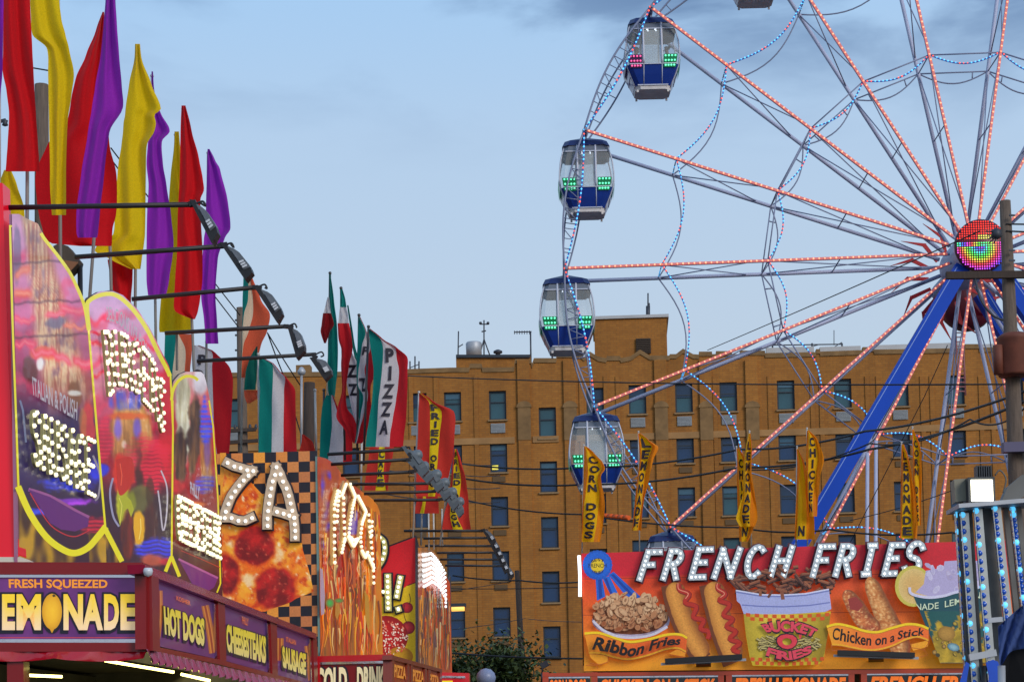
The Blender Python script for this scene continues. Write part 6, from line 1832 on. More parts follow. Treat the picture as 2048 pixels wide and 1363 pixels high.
class Flag:
    """patches: (rows, colours, amp, dz); rows are (y, [stripe edges x...]) in photo pixels at depth Y."""
    def __init__(s, depth, seed=0): s.d, s.seed = depth, seed
    def surf(s, rows, amp, dz, x, y, u, v, k=3.0):
        fold = math.sin(u * math.pi * k + 1.7 * math.sin(v * 4 + s.seed) + s.seed) * (.35 + .65 * min(1, u * 2 + .2)) + .5 * math.sin(v * 9 + u * 5 + s.seed * 2) * u
        cr_ = .5 * abs(((u * 2.3 + v * 1.7 * math.sin(s.seed * 5) + s.seed) % 1.0) - .5)     # a few sharp creases
        return P(x, y, s.d + dz + amp * (.42 * fold + .8 * cr_))
def frow(rows, y):
    for a, b in zip(rows, rows[1:]):
        if y <= b[0]:
            t = (y - a[0]) / (b[0] - a[0]); t = max(0, t); return [lerp(p, q, t) for p, q in zip(a[1], b[1])]
    return rows[-1][1]
def smooth_rows(rows):
    out_ = []
    for i in range(len(rows) - 1):
        r0, r1, r2, r3 = rows[max(i - 1, 0)], rows[i], rows[i + 1], rows[min(i + 2, len(rows) - 1)]
        n = 5
        for k in range(n):
            t = k / n; y = lerp(r1[0], r2[0], t); xs = []
            for j in range(len(r1[1])):
                h = r2[0] - r1[0]
                m1 = 0 if i == 0 else (r2[1][j] - r0[1][j]) / max(1, (r2[0] - r0[0])) * h
                m2 = 0 if i + 2 > len(rows) - 1 else (r3[1][j] - r1[1][j]) / max(1, (r3[0] - r1[0])) * h
                m1 *= .6; m2 *= .6
                if i == 0: m1 = (r2[1][j] - r1[1][j])
                if i + 2 > len(rows) - 1: m2 = (r2[1][j] - r1[1][j])
                t2, t3 = t * t, t * t * t
                xs.append((2 * t3 - 3 * t2 + 1) * r1[1][j] + (t3 - 2 * t2 + t) * m1 + (-2 * t3 + 3 * t2) * r2[1][j] + (t3 - t2) * m2)
            out_.append((y, xs))
    out_.append(rows[-1]); return out_
def flag(depth, patches, pole, label, group, seed=0.0, text=None, pole_m=None, pole_r=.022, name='flag', smooth=.6, slant=0.0):
    """pole: (x, y top, x, y bottom) in pixels; text: (string, patch, stripe, y0, y1) letters running down the stripe."""
    back = max(p[2] * 1.6 + p[3] for p in patches) + .06
    if group == GL: pole = (pole[0], pole[1] + 14, pole[2], pole[3])
    pb = P(pole[2], pole[3], depth + back); pt = P(pole[0], pole[1], depth + back)
    t = thing(name, pb, label, 'flag', group)
    m = MB(); m.tube([pb, pt], pole_r, 6); m.bulb(pt, pole_r * 1.5); m.build('pole', pole_m or M_POLE, t)
    F = Flag(depth, seed); m = MB(); keys = []
    surfs = []
    for rows, cols_, amp, dz in patches:
        rows = [(r[0], list(r[1])) for r in rows]; rs = smooth_rows(rows) if smooth else rows
        y0, y1 = rs[0][0], rs[-1][0]; ns_ = len(cols_); nu = max(4, 18 // ns_)
        ny = max(6, int((y1 - y0) / 5.0))
        def S(ug, y, off=0.0, rs=rs, ns_=ns_, amp=amp, dz=dz, y0=y0, y1=y1):
            xs = frow(rs, y); k = min(ns_ - 1, int(ug * ns_)); tt = ug * ns_ - k; x = lerp(xs[k], xs[k + 1], tt)
            yy = y + slant * (x - xs[0])
            p = F.surf(rs, amp, dz, x, yy, ug, (y - y0) / max(1, y1 - y0)); return p + (EYE - p).normalized() * off
        surfs.append(S)
        for k in range(ns_):
            if cols_[k] not in keys: keys.append(cols_[k])
            V = [S((k + i / nu * .9999) / ns_, lerp(y0, y1, j / ny)) for j in range(ny + 1) for i in range(nu + 1)]
            m.add(V, [[j * (nu + 1) + i, (j + 1) * (nu + 1) + i, (j + 1) * (nu + 1) + i + 1, j * (nu + 1) + i + 1] for j in range(ny) for i in range(nu)], keys.index(cols_[k]), None, True)
    o = m.build('cloth', [cloth_mat(k) for k in keys], t)
    if text:
        mt = MB()
        for (s, pi, k, ya, yb, *rest) in text:
            ns_ = len(patches[pi][1]); S = surfs[pi]; n = len(s)
            pad = rest[0] if rest else .12
            for i, ch in enumerate(s):
                if ch == ' ': continue
                a, b_ = lerp(ya, yb, (i + .1) / n), lerp(ya, yb, (i + .9) / n)
                def fn(u, v, off, a=a, b_=b_): return S((k + pad + (1 - 2 * pad) * u) / ns_, lerp(b_, a, v), off)
                put_text(mt, ch, fn, .03, bold=.045, box=None if ch not in 'I' else None)
        if mt.v: mt.build('lettering', M_INK, o)
    return t
GL = 'tall festival flags over the lemonade stand'
def ld(x): return 6.75 * FPX / (1250 - x)
def R2(*a): return [(y, [l, r]) for y, l, r in a]
flag(ld(4) - .2, [(R2((-40, -40, 8), (0, -30, 7), (141, -24, 5), (200, -20, 0), (240, -18, -4)), 'P', .08, 0)], (-2, -60, -2, 470), 'purple flag cut by the left edge, foremost of the tall flags', GL, .3)
flag(ld(40), [(R2((-40, 9, 58), (0, 7, 60), (106, 6, 65), (141, 5, 67), (183, 13, 69), (229, 18, 72), (290, 15, 76), (317, 13, 78), (343, 11, 79)), 'R', .12, 0)], (57, -60, 54, 470), 'narrow red flag hanging straight beside the left edge', GL, 1.1)
flag(ld(112) - .3, [(R2((-40, 56, 112), (0, 60, 118), (39, 62, 123), (70, 65, 131), (97, 94, 138), (148, 96, 148), (190, 97, 143), (246, 98, 135), (334, 100, 132), (370, 100, 132), (430, 104, 132)), 'Y', .10, 0)], (116, -60, 121, 520), 'long yellow flag with a folded corner, between two red flags at left', GL, 2.0)
flag(ld(180) + .9, [(R2((24, 205, 208), (60, 192, 209), (110, 172, 212), (158, 151, 214), (200, 142, 214), (243, 134, 216), (289, 95, 219), (349, 71, 233), (405, 74, 234), (430, 78, 232), (458, 85, 225), (486, 100, 224), (492, 160, 223)), 'R', .16, 0)], (208, 16, 224, 640), 'widest red flag, spread behind the slim purple flag', GL, .6)
flag(ld(183) - .5, [(R2((-40, 214, 230), (0, 211, 231), (50, 207, 234), (106, 202, 238), (176, 190, 244), (215, 184, 246), (264, 176, 219), (352, 162, 208), (423, 153, 200), (466, 153, 196), (475, 156, 194)), 'P', .14, 0)], (226, -60, 179, 600), 'slim purple flag hanging in front of the widest red flag', GL, 1.9)
flag(ld(240) + .8, [(R2((519, 215, 266), (560, 221, 265), (598, 229, 262), (640, 234, 262)), 'R', .1, 0)], (222, 500, 228, 700), 'lower end of a red flag under the broad yellow flag', GL, 2.6)
flag(ld(262), [(R2((88, 270, 280), (116, 269, 283), (169, 258, 303), (218, 251, 322), (230, 250, 309), (246, 247, 312), (262, 246, 309), (289, 243, 294), (334, 236, 292), (423, 229, 291), (470, 226, 290), (488, 196, 288), (503, 190, 286), (515, 215, 284), (538, 262, 281)), 'Y', .14, 0)], (275, 80, 270, 660), 'broad yellow flag with a fluttering corner, right of the slim purple flag', GL, .9)
flag(ld(316) + .3, [(R2((143, 303, 306), (176, 303, 308), (211, 305, 316), (225, 304, 321), (262, 298, 340), (282, 296, 324), (328, 293, 326), (370, 297, 333), (430, 294, 342), (490, 293, 347), (560, 293, 338), (590, 296, 332)), 'P', .12, 0)], (304, 138, 312, 700), 'purple flag half hidden behind the broad yellow flag', GL, 2.2)
flag(ld(378) + .45, [(R2((263, 349, 358), (290, 348, 360), (355, 341, 372), (400, 338, 396), (440, 338, 402), (500, 338, 398), (595, 322, 384), (655, 318, 383), (664, 319, 382)), 'Y', .12, 0)], (351, 256, 354, 740), 'yellow flag mostly covered by the slender red flag', GL, 1.4)
flag(ld(378), [(R2((211, 363, 371), (260, 361, 383), (317, 360, 398), (360, 359, 406), (380, 358, 408), (398, 357, 401), (440, 355, 402), (500, 354, 405), (560, 350, 405), (600, 348, 400), (622, 350, 396), (638, 384, 390)), 'R', .13, 0)], (366, 204, 390, 780), 'slender red flag nearest the foremost floodlight', GL, .2)
flag(ld(426) + .3, [(R2((298, 415, 419), (320, 414, 430), (338, 414, 440), (405, 412, 456), (457, 411, 461), (475, 408, 450), (515, 405, 436), (590, 402, 431), (640, 408, 434), (687, 412, 437)), 'P', .12, 0)], (416, 292, 412, 800), 'rightmost purple flag, against open sky', GL, 1.7)
flag(ld(18) + 1.2, [(R2((340, 8, 22), (370, -2, 34), (415, -8, 48), (440, -8, 50)), 'Y', .05, 0)], (15, 330, 16, 520), 'low yellow flag tip behind the top of the sausage board', GL, 1.0)

GI = 'pizza and tricolour flags over the pizza stand'
def pd_(x): return lerp(35, 33.0, (x - 330) / 410)
RR_ = lambda *a: [(y, list(x)) for y, x in a]
flag(36, [(RR_((668, (330, 352, 357, 385)), (700, (329, 350, 371, 384)), (745, (328, 345, 369, 380)), (800, (328, 344, 366, 378))), 'GTO', .06, 0)], (340, 655, 342, 850), 'teal, cream and coral flag behind the burger board', GI, .4)
flag(35, [(RR_((690, (386, 396, 398)), (703, (384, 424, 429)), (735, (384, 424, 460)), (760, (392, 425, 466)), (830, (405, 427, 463)), (870, (408, 430, 461)), (908, (412, 434, 458))), 'WI', .08, 0)], (413, 684, 414, 930), 'red and white flag with a black letter, left of the wooden pole', GI, 1.2, text=[('P', 0, 0, 706, 732, .3)])
flag(34, [(RR_((556, (487, 497, 500, 505)), (600, (485, 496, 506, 522)), (628, (485, 488, 506, 540)), (660, (484, 485, 498, 535)), (690, (483, 484, 487, 522)), (720, (482, 483, 484, 514)), (755, (481, 482, 483, 491))), 'GTO', .10, 0), (RR_((692, (513, 515)), (720, (498, 515)), (745, (491, 514)), (779, (488, 511))), 'K', .05, -.15), (RR_((780, (488, 519)), (792, (489, 520)), (806, (494, 500))), 'O', .04, -.1), (RR_((720, (515, 519)), (760, (511, 523)), (792, (514, 526))), 'T', .04, -.1)], (489, 552, 482, 910), 'twisted coral flag with a teal tip beside the wooden pole', GI, .8)
flag(33.4, [(RR_((716, (518, 524, 526, 528)), (728, (518, 545, 547, 549)), (740, (518, 546, 556, 558)), (754, (518, 546, 570, 573)), (778, (520, 545, 568, 590)), (800, (519, 544, 568, 591)), (850, (518, 544, 567, 592)), (910, (517, 543, 567, 594))), 'GWI', .10, 0)], (517, 708, 519, 930), 'plain teal, white and red tricolour flag standing on the checkered board', GI, 2.1)
flag(34.6, [(RR_((868, (604, 607)), (884, (603, 626)), (912, (594, 632))), 'F', .05, 0)], (630, 780, 633, 930), 'small folded red flag tip behind the checkered board', GI, 1.0)
flag(34.2, [(RR_((548, (658, 661)), (600, (659, 668)), (650, (660, 674)), (700, (656, 676)), (740, (655, 675)), (780, (656, 671)), (800, (661, 668))), 'G', .07, 0), (RR_((594, (655, 658)), (610, (651, 660)), (626, (647, 662))), 'W', .04, -.08), (RR_((626, (646, 662)), (650, (643, 668)), (662, (641, 660)), (686, (648, 652))), 'D', .05, -.08), (RR_((655, (660, 664)), (740, (654, 663)), (800, (652, 664))), 'T', .04, .1)], (660, 546, 655, 910), 'green flag with a white and red lower corner, tallest of the pizza flags', GI, .5, pole_m=M_POLE_D)
flag(34.0, [(RR_((790, (652, 662, 664, 666)), (815, (644, 663, 672, 676)), (850, (641, 664, 689, 703)), (880, (640, 661, 687, 705)), (925, (639, 655, 686, 704))), 'GWI', .06, .1)], (648, 780, 646, 940), 'lower tricolour flag hanging under the tallest pizza flag', GI, 1.5, pole_m=M_POLE_D)
flag(33.6, [(RR_((578, (681, 685)), (600, (680, 691)), (614, (680, 693))), 'G', .04, 0), (RR_((614, (680, 693)), (630, (678, 696)), (648, (676, 698))), 'W', .04, 0), (RR_((646, (675, 698)), (665, (676, 702)), (678, (677, 704)), (700, (683, 705)), (730, (682, 698)), (780, (684, 692)), (815, (675, 694)), (835, (673, 708)), (860, (690, 716)), (886, (707, 713))), 'I', .09, -.05), (RR_((700, (697, 702)), (730, (691, 715)), (770, (694, 716)), (810, (702, 716)), (850, (713, 719))), 'W', .04, .08), (RR_((610, (694, 697)), (680, (703, 708)), (740, (713, 722)), (800, (716, 729)), (848, (718, 730))), 'G', .06, .12)], (682, 576, 690, 920), 'pizza flag twisted red in front, with teal edge, second from the left of the cluster', GI, 2.4, text=[('Z', 3, 0, 726, 758, .05), ('Z', 3, 0, 764, 794, .05)], pole_m=M_POLE_D)
flag(33.2, [(RR_((634, (717, 719, 720, 721)), (665, (716, 731, 733, 734)), (690, (715, 724, 742, 745)), (720, (713, 720, 733, 752)), (740, (713, 717, 729, 754)), (770, (714, 716, 734, 742)), (792, (722, 727, 736, 741)), (830, (719, 721, 727, 744)), (860, (714, 716, 719, 737)), (886, (709, 711, 713, 724))), 'GWI', .09, 0)], (718, 630, 714, 920), 'folded pizza flag with a red front edge, just left of the spread pizza flag', GI, .9, text=[('P', 0, 1, 690, 712, .15), ('Z', 0, 1, 752, 786, .05)], pole_m=M_POLE_D)
flag(32.8, [(RR_((657, (737, 738, 739, 741)), (678, (739, 761, 763, 766)), (694, (741, 766, 790, 793)), (714, (744, 766, 793, 815)), (740, (747, 764, 798, 815)), (770, (746, 761, 796, 815)), (800, (744, 757, 792, 814)), (840, (738, 755, 785, 812)), (870, (733, 753, 780, 808)), (893, (731, 751, 779, 806))), 'GWI', .11, 0)], (737, 653, 727, 930), 'spread pizza flag with five black letters reading downward', GI, .1, text=[('PIZZA', 0, 1, 692, 872, .18)], pole_m=M_POLE_D)
GO_ = 'red and yellow dessert flags over the dough stand'
flag(40.5, [(RR_((786, (838, 840, 842, 845)), (803, (838, 858, 862, 868)), (822, (837, 860, 883, 908)), (870, (836, 860, 879, 909)), (910, (834, 859, 876, 906)), (950, (833, 858, 873, 898)), (975, (832, 857, 872, 888)), (992, (832, 856, 870, 882))), 'FSF', .12, 0)], (838, 784, 826, 1075), 'red flag with a yellow band lettered for fried cookies, tallest of the dessert flags', GO_, .7, text=[('FRIED OREO', 0, 1, 806, 975, .1)])
flag(42, [(RR_((897, (908, 910, 912, 914)), (920, (905, 908, 916, 922)), (960, (902, 906, 922, 932)), (1000, (896, 902, 918, 937)), (1030, (888, 900, 914, 938)), (1058, (884, 906, 926, 942))), 'FSF', .12, 0)], (905, 892, 880, 1090), 'red flag with a yellow lettered band behind the grey floodlights', GO_, 1.6, text=[('FRIED DOUGH', 0, 1, 902, 1054, .08)])
flag(40, [(RR_((880, (740, 760, 768, 790)), (908, (738, 757, 770, 786)), (945, (732, 755, 767, 778)), (980, (728, 751, 772, 776))), 'FSF', .07, 0)], (724, 860, 722, 1000), 'small red flag with yellow band under the spread pizza flag', GO_, 2.2, text=[('CAKE', 0, 1, 898, 974, .08)])
flag(43, [(RR_((965, (830, 838, 846, 860)), (995, (834, 846, 852, 876)), (1026, (827, 840, 848, 878))), 'FSF', .07, 0)], (846, 960, 842, 1090), 'crumpled red and yellow flag low beside the grey floodlights', GO_, .6)
m_poles = []
for i, (x, yb) in enumerate(((858, 1100), (868, 1098), (885, 1090))):
    pb = P(x, yb, 44); t = thing('bare_pole', pb, 'thin bare pole above the white-lamp arch, ' + ['left of three', 'middle of three', 'right of three'][i], 'pole', 'bare poles over the dough stand'); m = MB(); m.tube([pb, P(x - 1, 1020, 44)], .02, 6); m.lathe(P(x - 1, 1020, 44), [(.02, 0), (.03, .01), (0, .04)], 6); m.build('rod', M_POLE, t)
GF = 'orange menu flags above the french fries banner'
def fflag(patches, pole, label, seed, text): flag(39.8, [(p[0], p[1], p[2] * 2.2, p[3]) for p in patches], pole, label, GF, seed, text, name='menu_flag', pole_r=.016)
fflag([(RR_((892, (1168, 1169, 1171, 1173)), (905, (1168, 1172, 1185, 1188)), (925, (1168, 1175, 1200, 1206)), (938, (1167, 1176, 1203, 1210)), (950, (1167, 1176, 1196, 1202)), (965, (1167, 1174, 1195, 1203)), (990, (1166, 1171, 1199, 1208)), (1010, (1165, 1168, 1197, 1210)), (1040, (1164, 1166, 1194, 1207)), (1083, (1163, 1164, 1187, 1200))), 'ALA', .09, 0)], (1168, 890, 1164, 1108), 'orange and yellow flag lettered corn dogs, leftmost above the fries banner', .3, [('CORN DOGS', 0, 1, 910, 1078, .14)])
fflag([(RR_((866, (1276, 1278, 1279, 1281)), (880, (1277, 1281, 1295, 1298)), (893, (1278, 1283, 1304, 1317)), (920, (1279, 1282, 1296, 1306)), (960, (1274, 1277, 1288, 1298)), (1000, (1270, 1273, 1284, 1288)), (1030, (1267, 1268, 1280, 1284)), (1060, (1264, 1265, 1275, 1283))), 'ALA', .08, 0)], (1277, 863, 1279, 1108), 'twisted lemonade flag alone between the corn dogs flag and the middle pair', 1.4, [('LEMONADE', 0, 1, 874, 1056, .08)])
fflag([(RR_((896, (1473, 1475, 1477, 1479)), (925, (1474, 1477, 1487, 1493)), (960, (1474, 1478, 1487, 1499)), (1010, (1475, 1480, 1495, 1505)), (1050, (1478, 1483, 1499, 1508)), (1082, (1479, 1483, 1492, 1496))), 'ALA', .06, .2)], (1473, 893, 1482, 1106), 'left flag of the middle pair, hanging narrow and crumpled', 2.2, [('CHICKEN', 0, 1, 915, 1074, .1)])
fflag([(RR_((866, (1497, 1499, 1500, 1501)), (900, (1491, 1494, 1502, 1504)), (940, (1487, 1491, 1500, 1503)), (990, (1485, 1490, 1502, 1510)), (1020, (1476, 1484, 1500, 1514)), (1036, (1472, 1482, 1500, 1515)), (1052, (1480, 1488, 1500, 1510))), 'LLA', .07, 0)], (1499, 862, 1503, 1106), 'right flag of the middle pair, twisted to a point at its top', .8, [('LEMONADE', 0, 1, 880, 1048, .06)])
fflag([(RR_((897, (1593, 1594, 1596, 1597)), (930, (1594, 1599, 1606, 1610)), (980, (1593, 1597, 1611, 1617)), (1030, (1591, 1595, 1613, 1628)), (1078, (1589, 1592, 1612, 1630))), 'ALA', .07, .2)], (1594, 893, 1592, 1104), 'left flag of the pair before the blue leg, with an N near its hem', 1.8, [('N', 0, 1, 1048, 1074, .16)])
fflag([(RR_((860, (1614, 1615, 1616, 1618)), (880, (1613, 1617, 1631, 1636)), (918, (1612, 1617, 1635, 1648)), (950, (1612, 1616, 1632, 1641)), (1000, (1613, 1616, 1626, 1636)), (1032, (1615, 1618, 1626, 1634))), 'ALA', .08, 0)], (1614, 856, 1615, 1104), 'right flag of the pair before the blue leg, bulging at its top', .1, [('CHICKEN', 0, 1, 872, 1026, .14)])
fflag([(RR_((888, (1803, 1804, 1806, 1808)), (915, (1802, 1806, 1814, 1817)), (950, (1802, 1806, 1819, 1824)), (1000, (1801, 1805, 1822, 1830)), (1050, (1801, 1804, 1825, 1835)), (1076, (1800, 1803, 1827, 1834))), 'ALA', .07, 0)], (1803, 884, 1804, 1104), 'lemonade flag hanging straight, left of the rightmost pair', 2.6, [('LEMONADE', 0, 1, 900, 1072, .1)])
fflag([(RR_((858, (1824, 1825, 1826, 1827)), (900, (1825, 1828, 1838, 1842)), (950, (1826, 1829, 1838, 1844)), (1000, (1828, 1831, 1837, 1842)), (1050, (1833, 1835, 1839, 1842))), 'ALA', .06, .15)], (1825, 854, 1832, 1104), 'slim flag at the far right end, edge on with letters half hidden', 1.2, [('CORN DOGS', 0, 1, 878, 1044, .1)])

# ================================================================== poles, wires, tree, tower, canopy
M_WOOD = mat('weathered_pole_wood', (96, 82, 72), .9, var=.35, vscale=6, stretch=(6, 6, .5), bump=.4, bscale=25)
M_WOOD_D = mat('dark_pole_wood', (62, 50, 44), .9, var=.3, vscale=6, stretch=(6, 6, .5))
M_WIRE = mat('black_wire', (22, 22, 26), .6)
M_RUST = mat('rusty_transformer', (104, 52, 36), .7, var=.3, vscale=4)
def upole(x0, y0, x1, y1, depth, r0, r1, label, m=None, extra=None):
    a, b = P(x0, y0, depth), P(x1, y1, depth); v = (a - b) / (a.z - b.z); foot = b - v * b.z
    t = thing('utility_pole', foot, label, 'utility pole'); s = MB(); s.tube([foot, b, a], [r1 * 1.1, r1, r0], 12); s.build('pole_shaft', m or M_WOOD, t)
    if extra: extra(t, depth)
    return t
def ex_l(t, d):
    s = MB(); s.bar(P(-20, 248, d - .1), P(12, 240, d - .1), .06, .06); s.lathe(P(10, 246, d - .2), [(.0, -.08), (.07, -.05), (.05, 0), (.07, .05), (0, .08)], 8); s.build('insulator', M_STEEL_D, t)
upole(83, 170, 84, 440, 42, .15, .16, 'weathered wooden utility pole behind the red and yellow flags at left', M_WOOD, ex_l)
def ex_m(t, d):
    s = MB(); s.bar(P(452, 862, d - .2), P(512, 858, d - .2), .09, .1); s.bar(P(440, 886, d - .2), P(520, 880, d - .2), .09, .1); s.build('crossarm', M_WOOD_D, t)
    s = MB()
    for x in (458, 470, 500, 512): s.lathe(P(x, 858, d - .2), [(.03, 0), (.05, .08), (.03, .14), (0, .16)], 6)
    for y in (640, 670, 700): s.bar(P(474, y, d - .2), P(470, y, d - .2), .05, .05)
    s.build('insulator', M_STEEL_D, t)
upole(481, 615, 486, 910, 58, .12, .15, 'tall wooden pole with crossarms beside the coral flag', M_WOOD, ex_m)
def ex_s(t, d):
    s = MB(); s.tube([P(603, 905, d - .3), P(603, 750, d - .3)], .04, 6); s.lathe(P(603, 742, d - .3), [(0, -.12), (.10, -.1), (.13, 0), (.05, .12), (0, .14)], 10); s.build('lamp_pipe', M_GALV, t)
upole(619, 765, 617, 905, 60, .17, .18, 'short grey wooden pole between the tricolour flag and the green flag', M_WOOD_D, ex_s)
upole(1034, 1140, 1046, 1363, 74, .09, .13, 'thin dark leaning pole in front of the brick building above the tree', M_WOOD_D)
def ex_r(t, d):
    s = MB(); s.bar(P(1892, 551, d - .18), P(2110, 548, d - .18), .10, .12); s.build('crossarm', M_WOOD_D, t)
    s = MB()
    c = P(2030, 752, d - .2); s.lathe(c - UP * .0, [(0, 0), (.27, 0), (.29, .04), (.29, .62), (.31, .66), (.2, .74), (0, .76)], 16)
    c = P(1998, 748, d - .3); s.lathe(c, [(0, 0), (.09, 0), (.09, .5), (0, .52)], 10)
    s.build('transformer', M_RUST, t)
    s = MB()
    for k in range(9): s.tube([P(1999, 466, d - .2), P(1972 + k * 2.2, 462 + (k % 4) * 8, d - .25)], .012, 4)
    s.lathe(P(1993, 474, d - .2), [(.02, -.04), (.10, 0), (.08, .12), (.02, .16)], 8)
    for y in (430, 500, 520): s.bar(P(2018, y, d - .2), P(2030, y + 1, d - .2), .03, .03)
    s.tube(curve([P(1950, 556, d - .2), P(1962, 600, d - .3), P(1985, 630, d - .25), P(2006, 640, d - .15)], 5), .022, 5)
    s.build('insulator', M_STEEL_D, t)
    s = MB(); s.bar(P(2005, 895, d - .25), P(2080, 893, d - .25), .2, .17); s.build('bracket_box', mat('violet_grey_box', (78, 72, 104), .5), t)
upole(2010, 402, 2036, 1010, 34, .098, .155, 'wooden utility pole with rusty transformer in front of the wheel hub', M_WOOD, ex_r)
t = thing('speaker_horn', P(160, 610, 41), 'rusty speaker horn on a dark post behind the flags, above the burger board', 'lamp')  # speaker horn shaped as a tilted hood on a post
s = MB(); s.tube([P(164, 900, 41), P(160, 530, 41)], .055, 8); s.build('post', M_BLACK, t)
s = MB(); dpl = Plane(P(130, 520, 40.8), -D_); s.prism([dpl(106, 492), (dpl(118, 486)), dpl(136, 492), dpl(158, 520), dpl(156, 528), dpl(138, 546), dpl(124, 536)], D_ * .35); hd = s.build('horn_shell', mat('rust_brown', (72, 58, 46), .7, var=.3), t)
s = MB(); s.prism([dpl(128, 520, .02), dpl(157, 524, .02), dpl(138, 545, .02), dpl(124, 538, .02)], D_ * .02); s.build('horn_mouth', mat('copper_horn_mouth', (132, 84, 50), .5), hd)

wn = [0]
def wire(pts, sag, r, label, name='overhead_wire'):
    Q = []
    for (a, b) in zip(pts, pts[1:]):
        A_, B_ = P(*a), P(*b); n = 14
        for i in range(n): t = i / n; Q.append(A_.lerp(B_, t) - UP * sag * 4 * t * (1 - t))
    Q.append(P(*pts[-1])); s = MB()
    s.tube(Q, r, 5)
    o = s.build(name, M_WIRE, None, Q[0]); tag(o, label, 'wire', 'overhead wires'); return o
wire([(812, 751, 60), (2012, 768, 40)], .10, .018, 'long thin wire crossing the brick wall just under the roof line')
wire([(905, 924, 62), (1172, 934, 58), (1480, 898, 50), (1730, 862, 44), (2050, 782, 36)], .12, .028, 'thick upper wire rising to the transformer pole')
wire([(920, 955, 62), (1172, 968, 58), (1480, 934, 50), (1740, 898, 44), (2050, 802, 36)], .12, .03, 'thick lower wire rising to the transformer pole')
wire([(1480, 938, 49), (1740, 886, 44), (1940, 838, 38), (2050, 815, 36)], .2, .018, 'slack wire hanging below the thick pair near the transformer')
wire([(935, 1000, 62), (1165, 1028, 58), (1480, 1054, 52), (1660, 1058, 50), (1905, 1064, 46)], .1, .024, 'wire carrying the orange sleeve behind the menu flags')
wire([(905, 1150, 62), (1040, 1160, 62), (1165, 1163, 60)], .05, .025, 'dark wire meeting the leaning pole behind the black floodlights')
wire([(900, 1176, 64), (1165, 1173, 62)], .03, .014, 'thin wire just below the leaning pole\'s top')
wire([(860, 1186, 64), (1030, 1160, 70)], .03, .012, 'faint wire slanting from the white-lamp arch to the leaning pole')
wire([(905, 1305, 62), (1165, 1316, 60)], .04, .03, 'heavy low wire over the tree')
wire([(905, 1258, 64), (1050, 1236, 72), (1165, 1243, 66)], .03, .012, 'faint wire crossing low above the tree')
wire([(1415, 700, 66), (1960, 462, 36)], .02, .014, 'thin straight guy wire slanting up to the pole before the wheel hub')
wire([(222, 296, 46), (480, 630, 57)], .02, .018, 'upper of two wires sloping down to the tall pole with crossarms')
wire([(222, 318, 46), (478, 655, 57)], .02, .018, 'lower of two wires sloping down to the tall pole with crossarms')
wire([(30, 130, 44), (100, 142, 44)], 0, .018, 'short wire showing between the red and yellow flags at far left')
wire([(535, 665, 58), (604, 775, 60)], .03, .02, 'wire from the floodlights down to the short grey pole, right one')
wire([(535, 665, 58), (565, 745, 60), (606, 880, 60)], .03, .02, 'wire from the floodlights down to the short grey pole, left one')
wire([(2012, 448, 33.9), (2075, 449, 33.9)], 0, .016, 'upper of two short wires leaving the transformer pole at the right edge')
wire([(2012, 462, 33.9), (2075, 465, 33.9)], 0, .016, 'lower of two short wires leaving the transformer pole at the right edge')
wire([(1700, 1040, 52), (1905, 980, 48)], .05, .012, 'thin wire sloping up behind the right pair of menu flags')
wire([(1895, 690, 50), (1850, 790, 52), (1700, 1085, 56)], .0, .012, 'thin tan cable hanging beside the blue leg')
for i, (y0, y1) in enumerate(((915, 928), (938, 950), (962, 975), (985, 1003))):
    wire([(760, y0, 46), (900, y1 - 4, 56), (1000, y1, 62)], .06, .014, 'thin wire behind the grey floodlights, ' + ['topmost', 'second from top', 'third from top', 'lowest'][i] + ' of four')
# orange sleeve on the wire
s = MB(); a, b = P(1207, 1030.5, 57.2), P(1259, 1035, 56.4)
for k in range(5): s.tube([lerp(a, b, k / 5), lerp(a, b, (k + .92) / 5)], [.075, .068], 8)
tag(s.build('wire_sleeve', mat('orange_sleeve', (226, 92, 24), .5), None, a), 'orange segmented sleeve on the wire beside the corn dogs flag', 'wire guard')
# wall lamp
t = thing('street_lamp', P(885, 1363, 70), 'lit amber street lamp against the brick wall beside the white-lamp arch', 'street lamp')
s = MB(); s.tube([P(880, 1363, 70), P(882, 1231, 70), P(902, 1225, 70)], .06, 6); s.build('post', M_STEEL_D, t)
s = MB(); c = P(915, 1213, 70); s.box(c + UP * .06, .6, .3, .12, (E_, D_, UP)); s.build('lamp_cover', M_STEEL_D, t)
s = MB(); s.tube([P(903, 1217, 69.9), P(929, 1216, 69.9)], .085, 8); s.build('lamp', mat('amber_lamp', (255, 206, 110), .4, emit=1.3, ec=(255, 186, 84)), t)
# tree
t = thing('leafy_tree', Vector((P(985, 1363, 66).x, 66, 0)), 'small dark green leafy tree in front of the brick building, low in the frame', 'tree')
s = MB(); base_ = Vector((P(985, 1363, 66).x, 66, 0)); rn = random.Random(12)
s.tube([base_, base_ + UP * 2.4, base_ + UP * 4.6 + E_ * .1], [.2, .15, .06], 8)
tips = []
for k in range(22):
    a = rn.uniform(0, 6.28); h = rn.uniform(2.3, 4.3); p0 = base_ + UP * h; p1 = p0 + Vector((math.cos(a) * rn.uniform(.4, 1.15), math.sin(a) * rn.uniform(.4, 1.1), rn.uniform(.3, 1.3)))
    s.tube([p0, p0.lerp(p1, .5) + UP * .1, p1], [.05, .035, .012], 5); tips.append(p1)
s.build('trunk', M_WOOD_D, t)
s = MB()
cen = base_ + UP * 4.2
LEAF = (rgba((50, 66, 34)), rgba((74, 88, 40)))
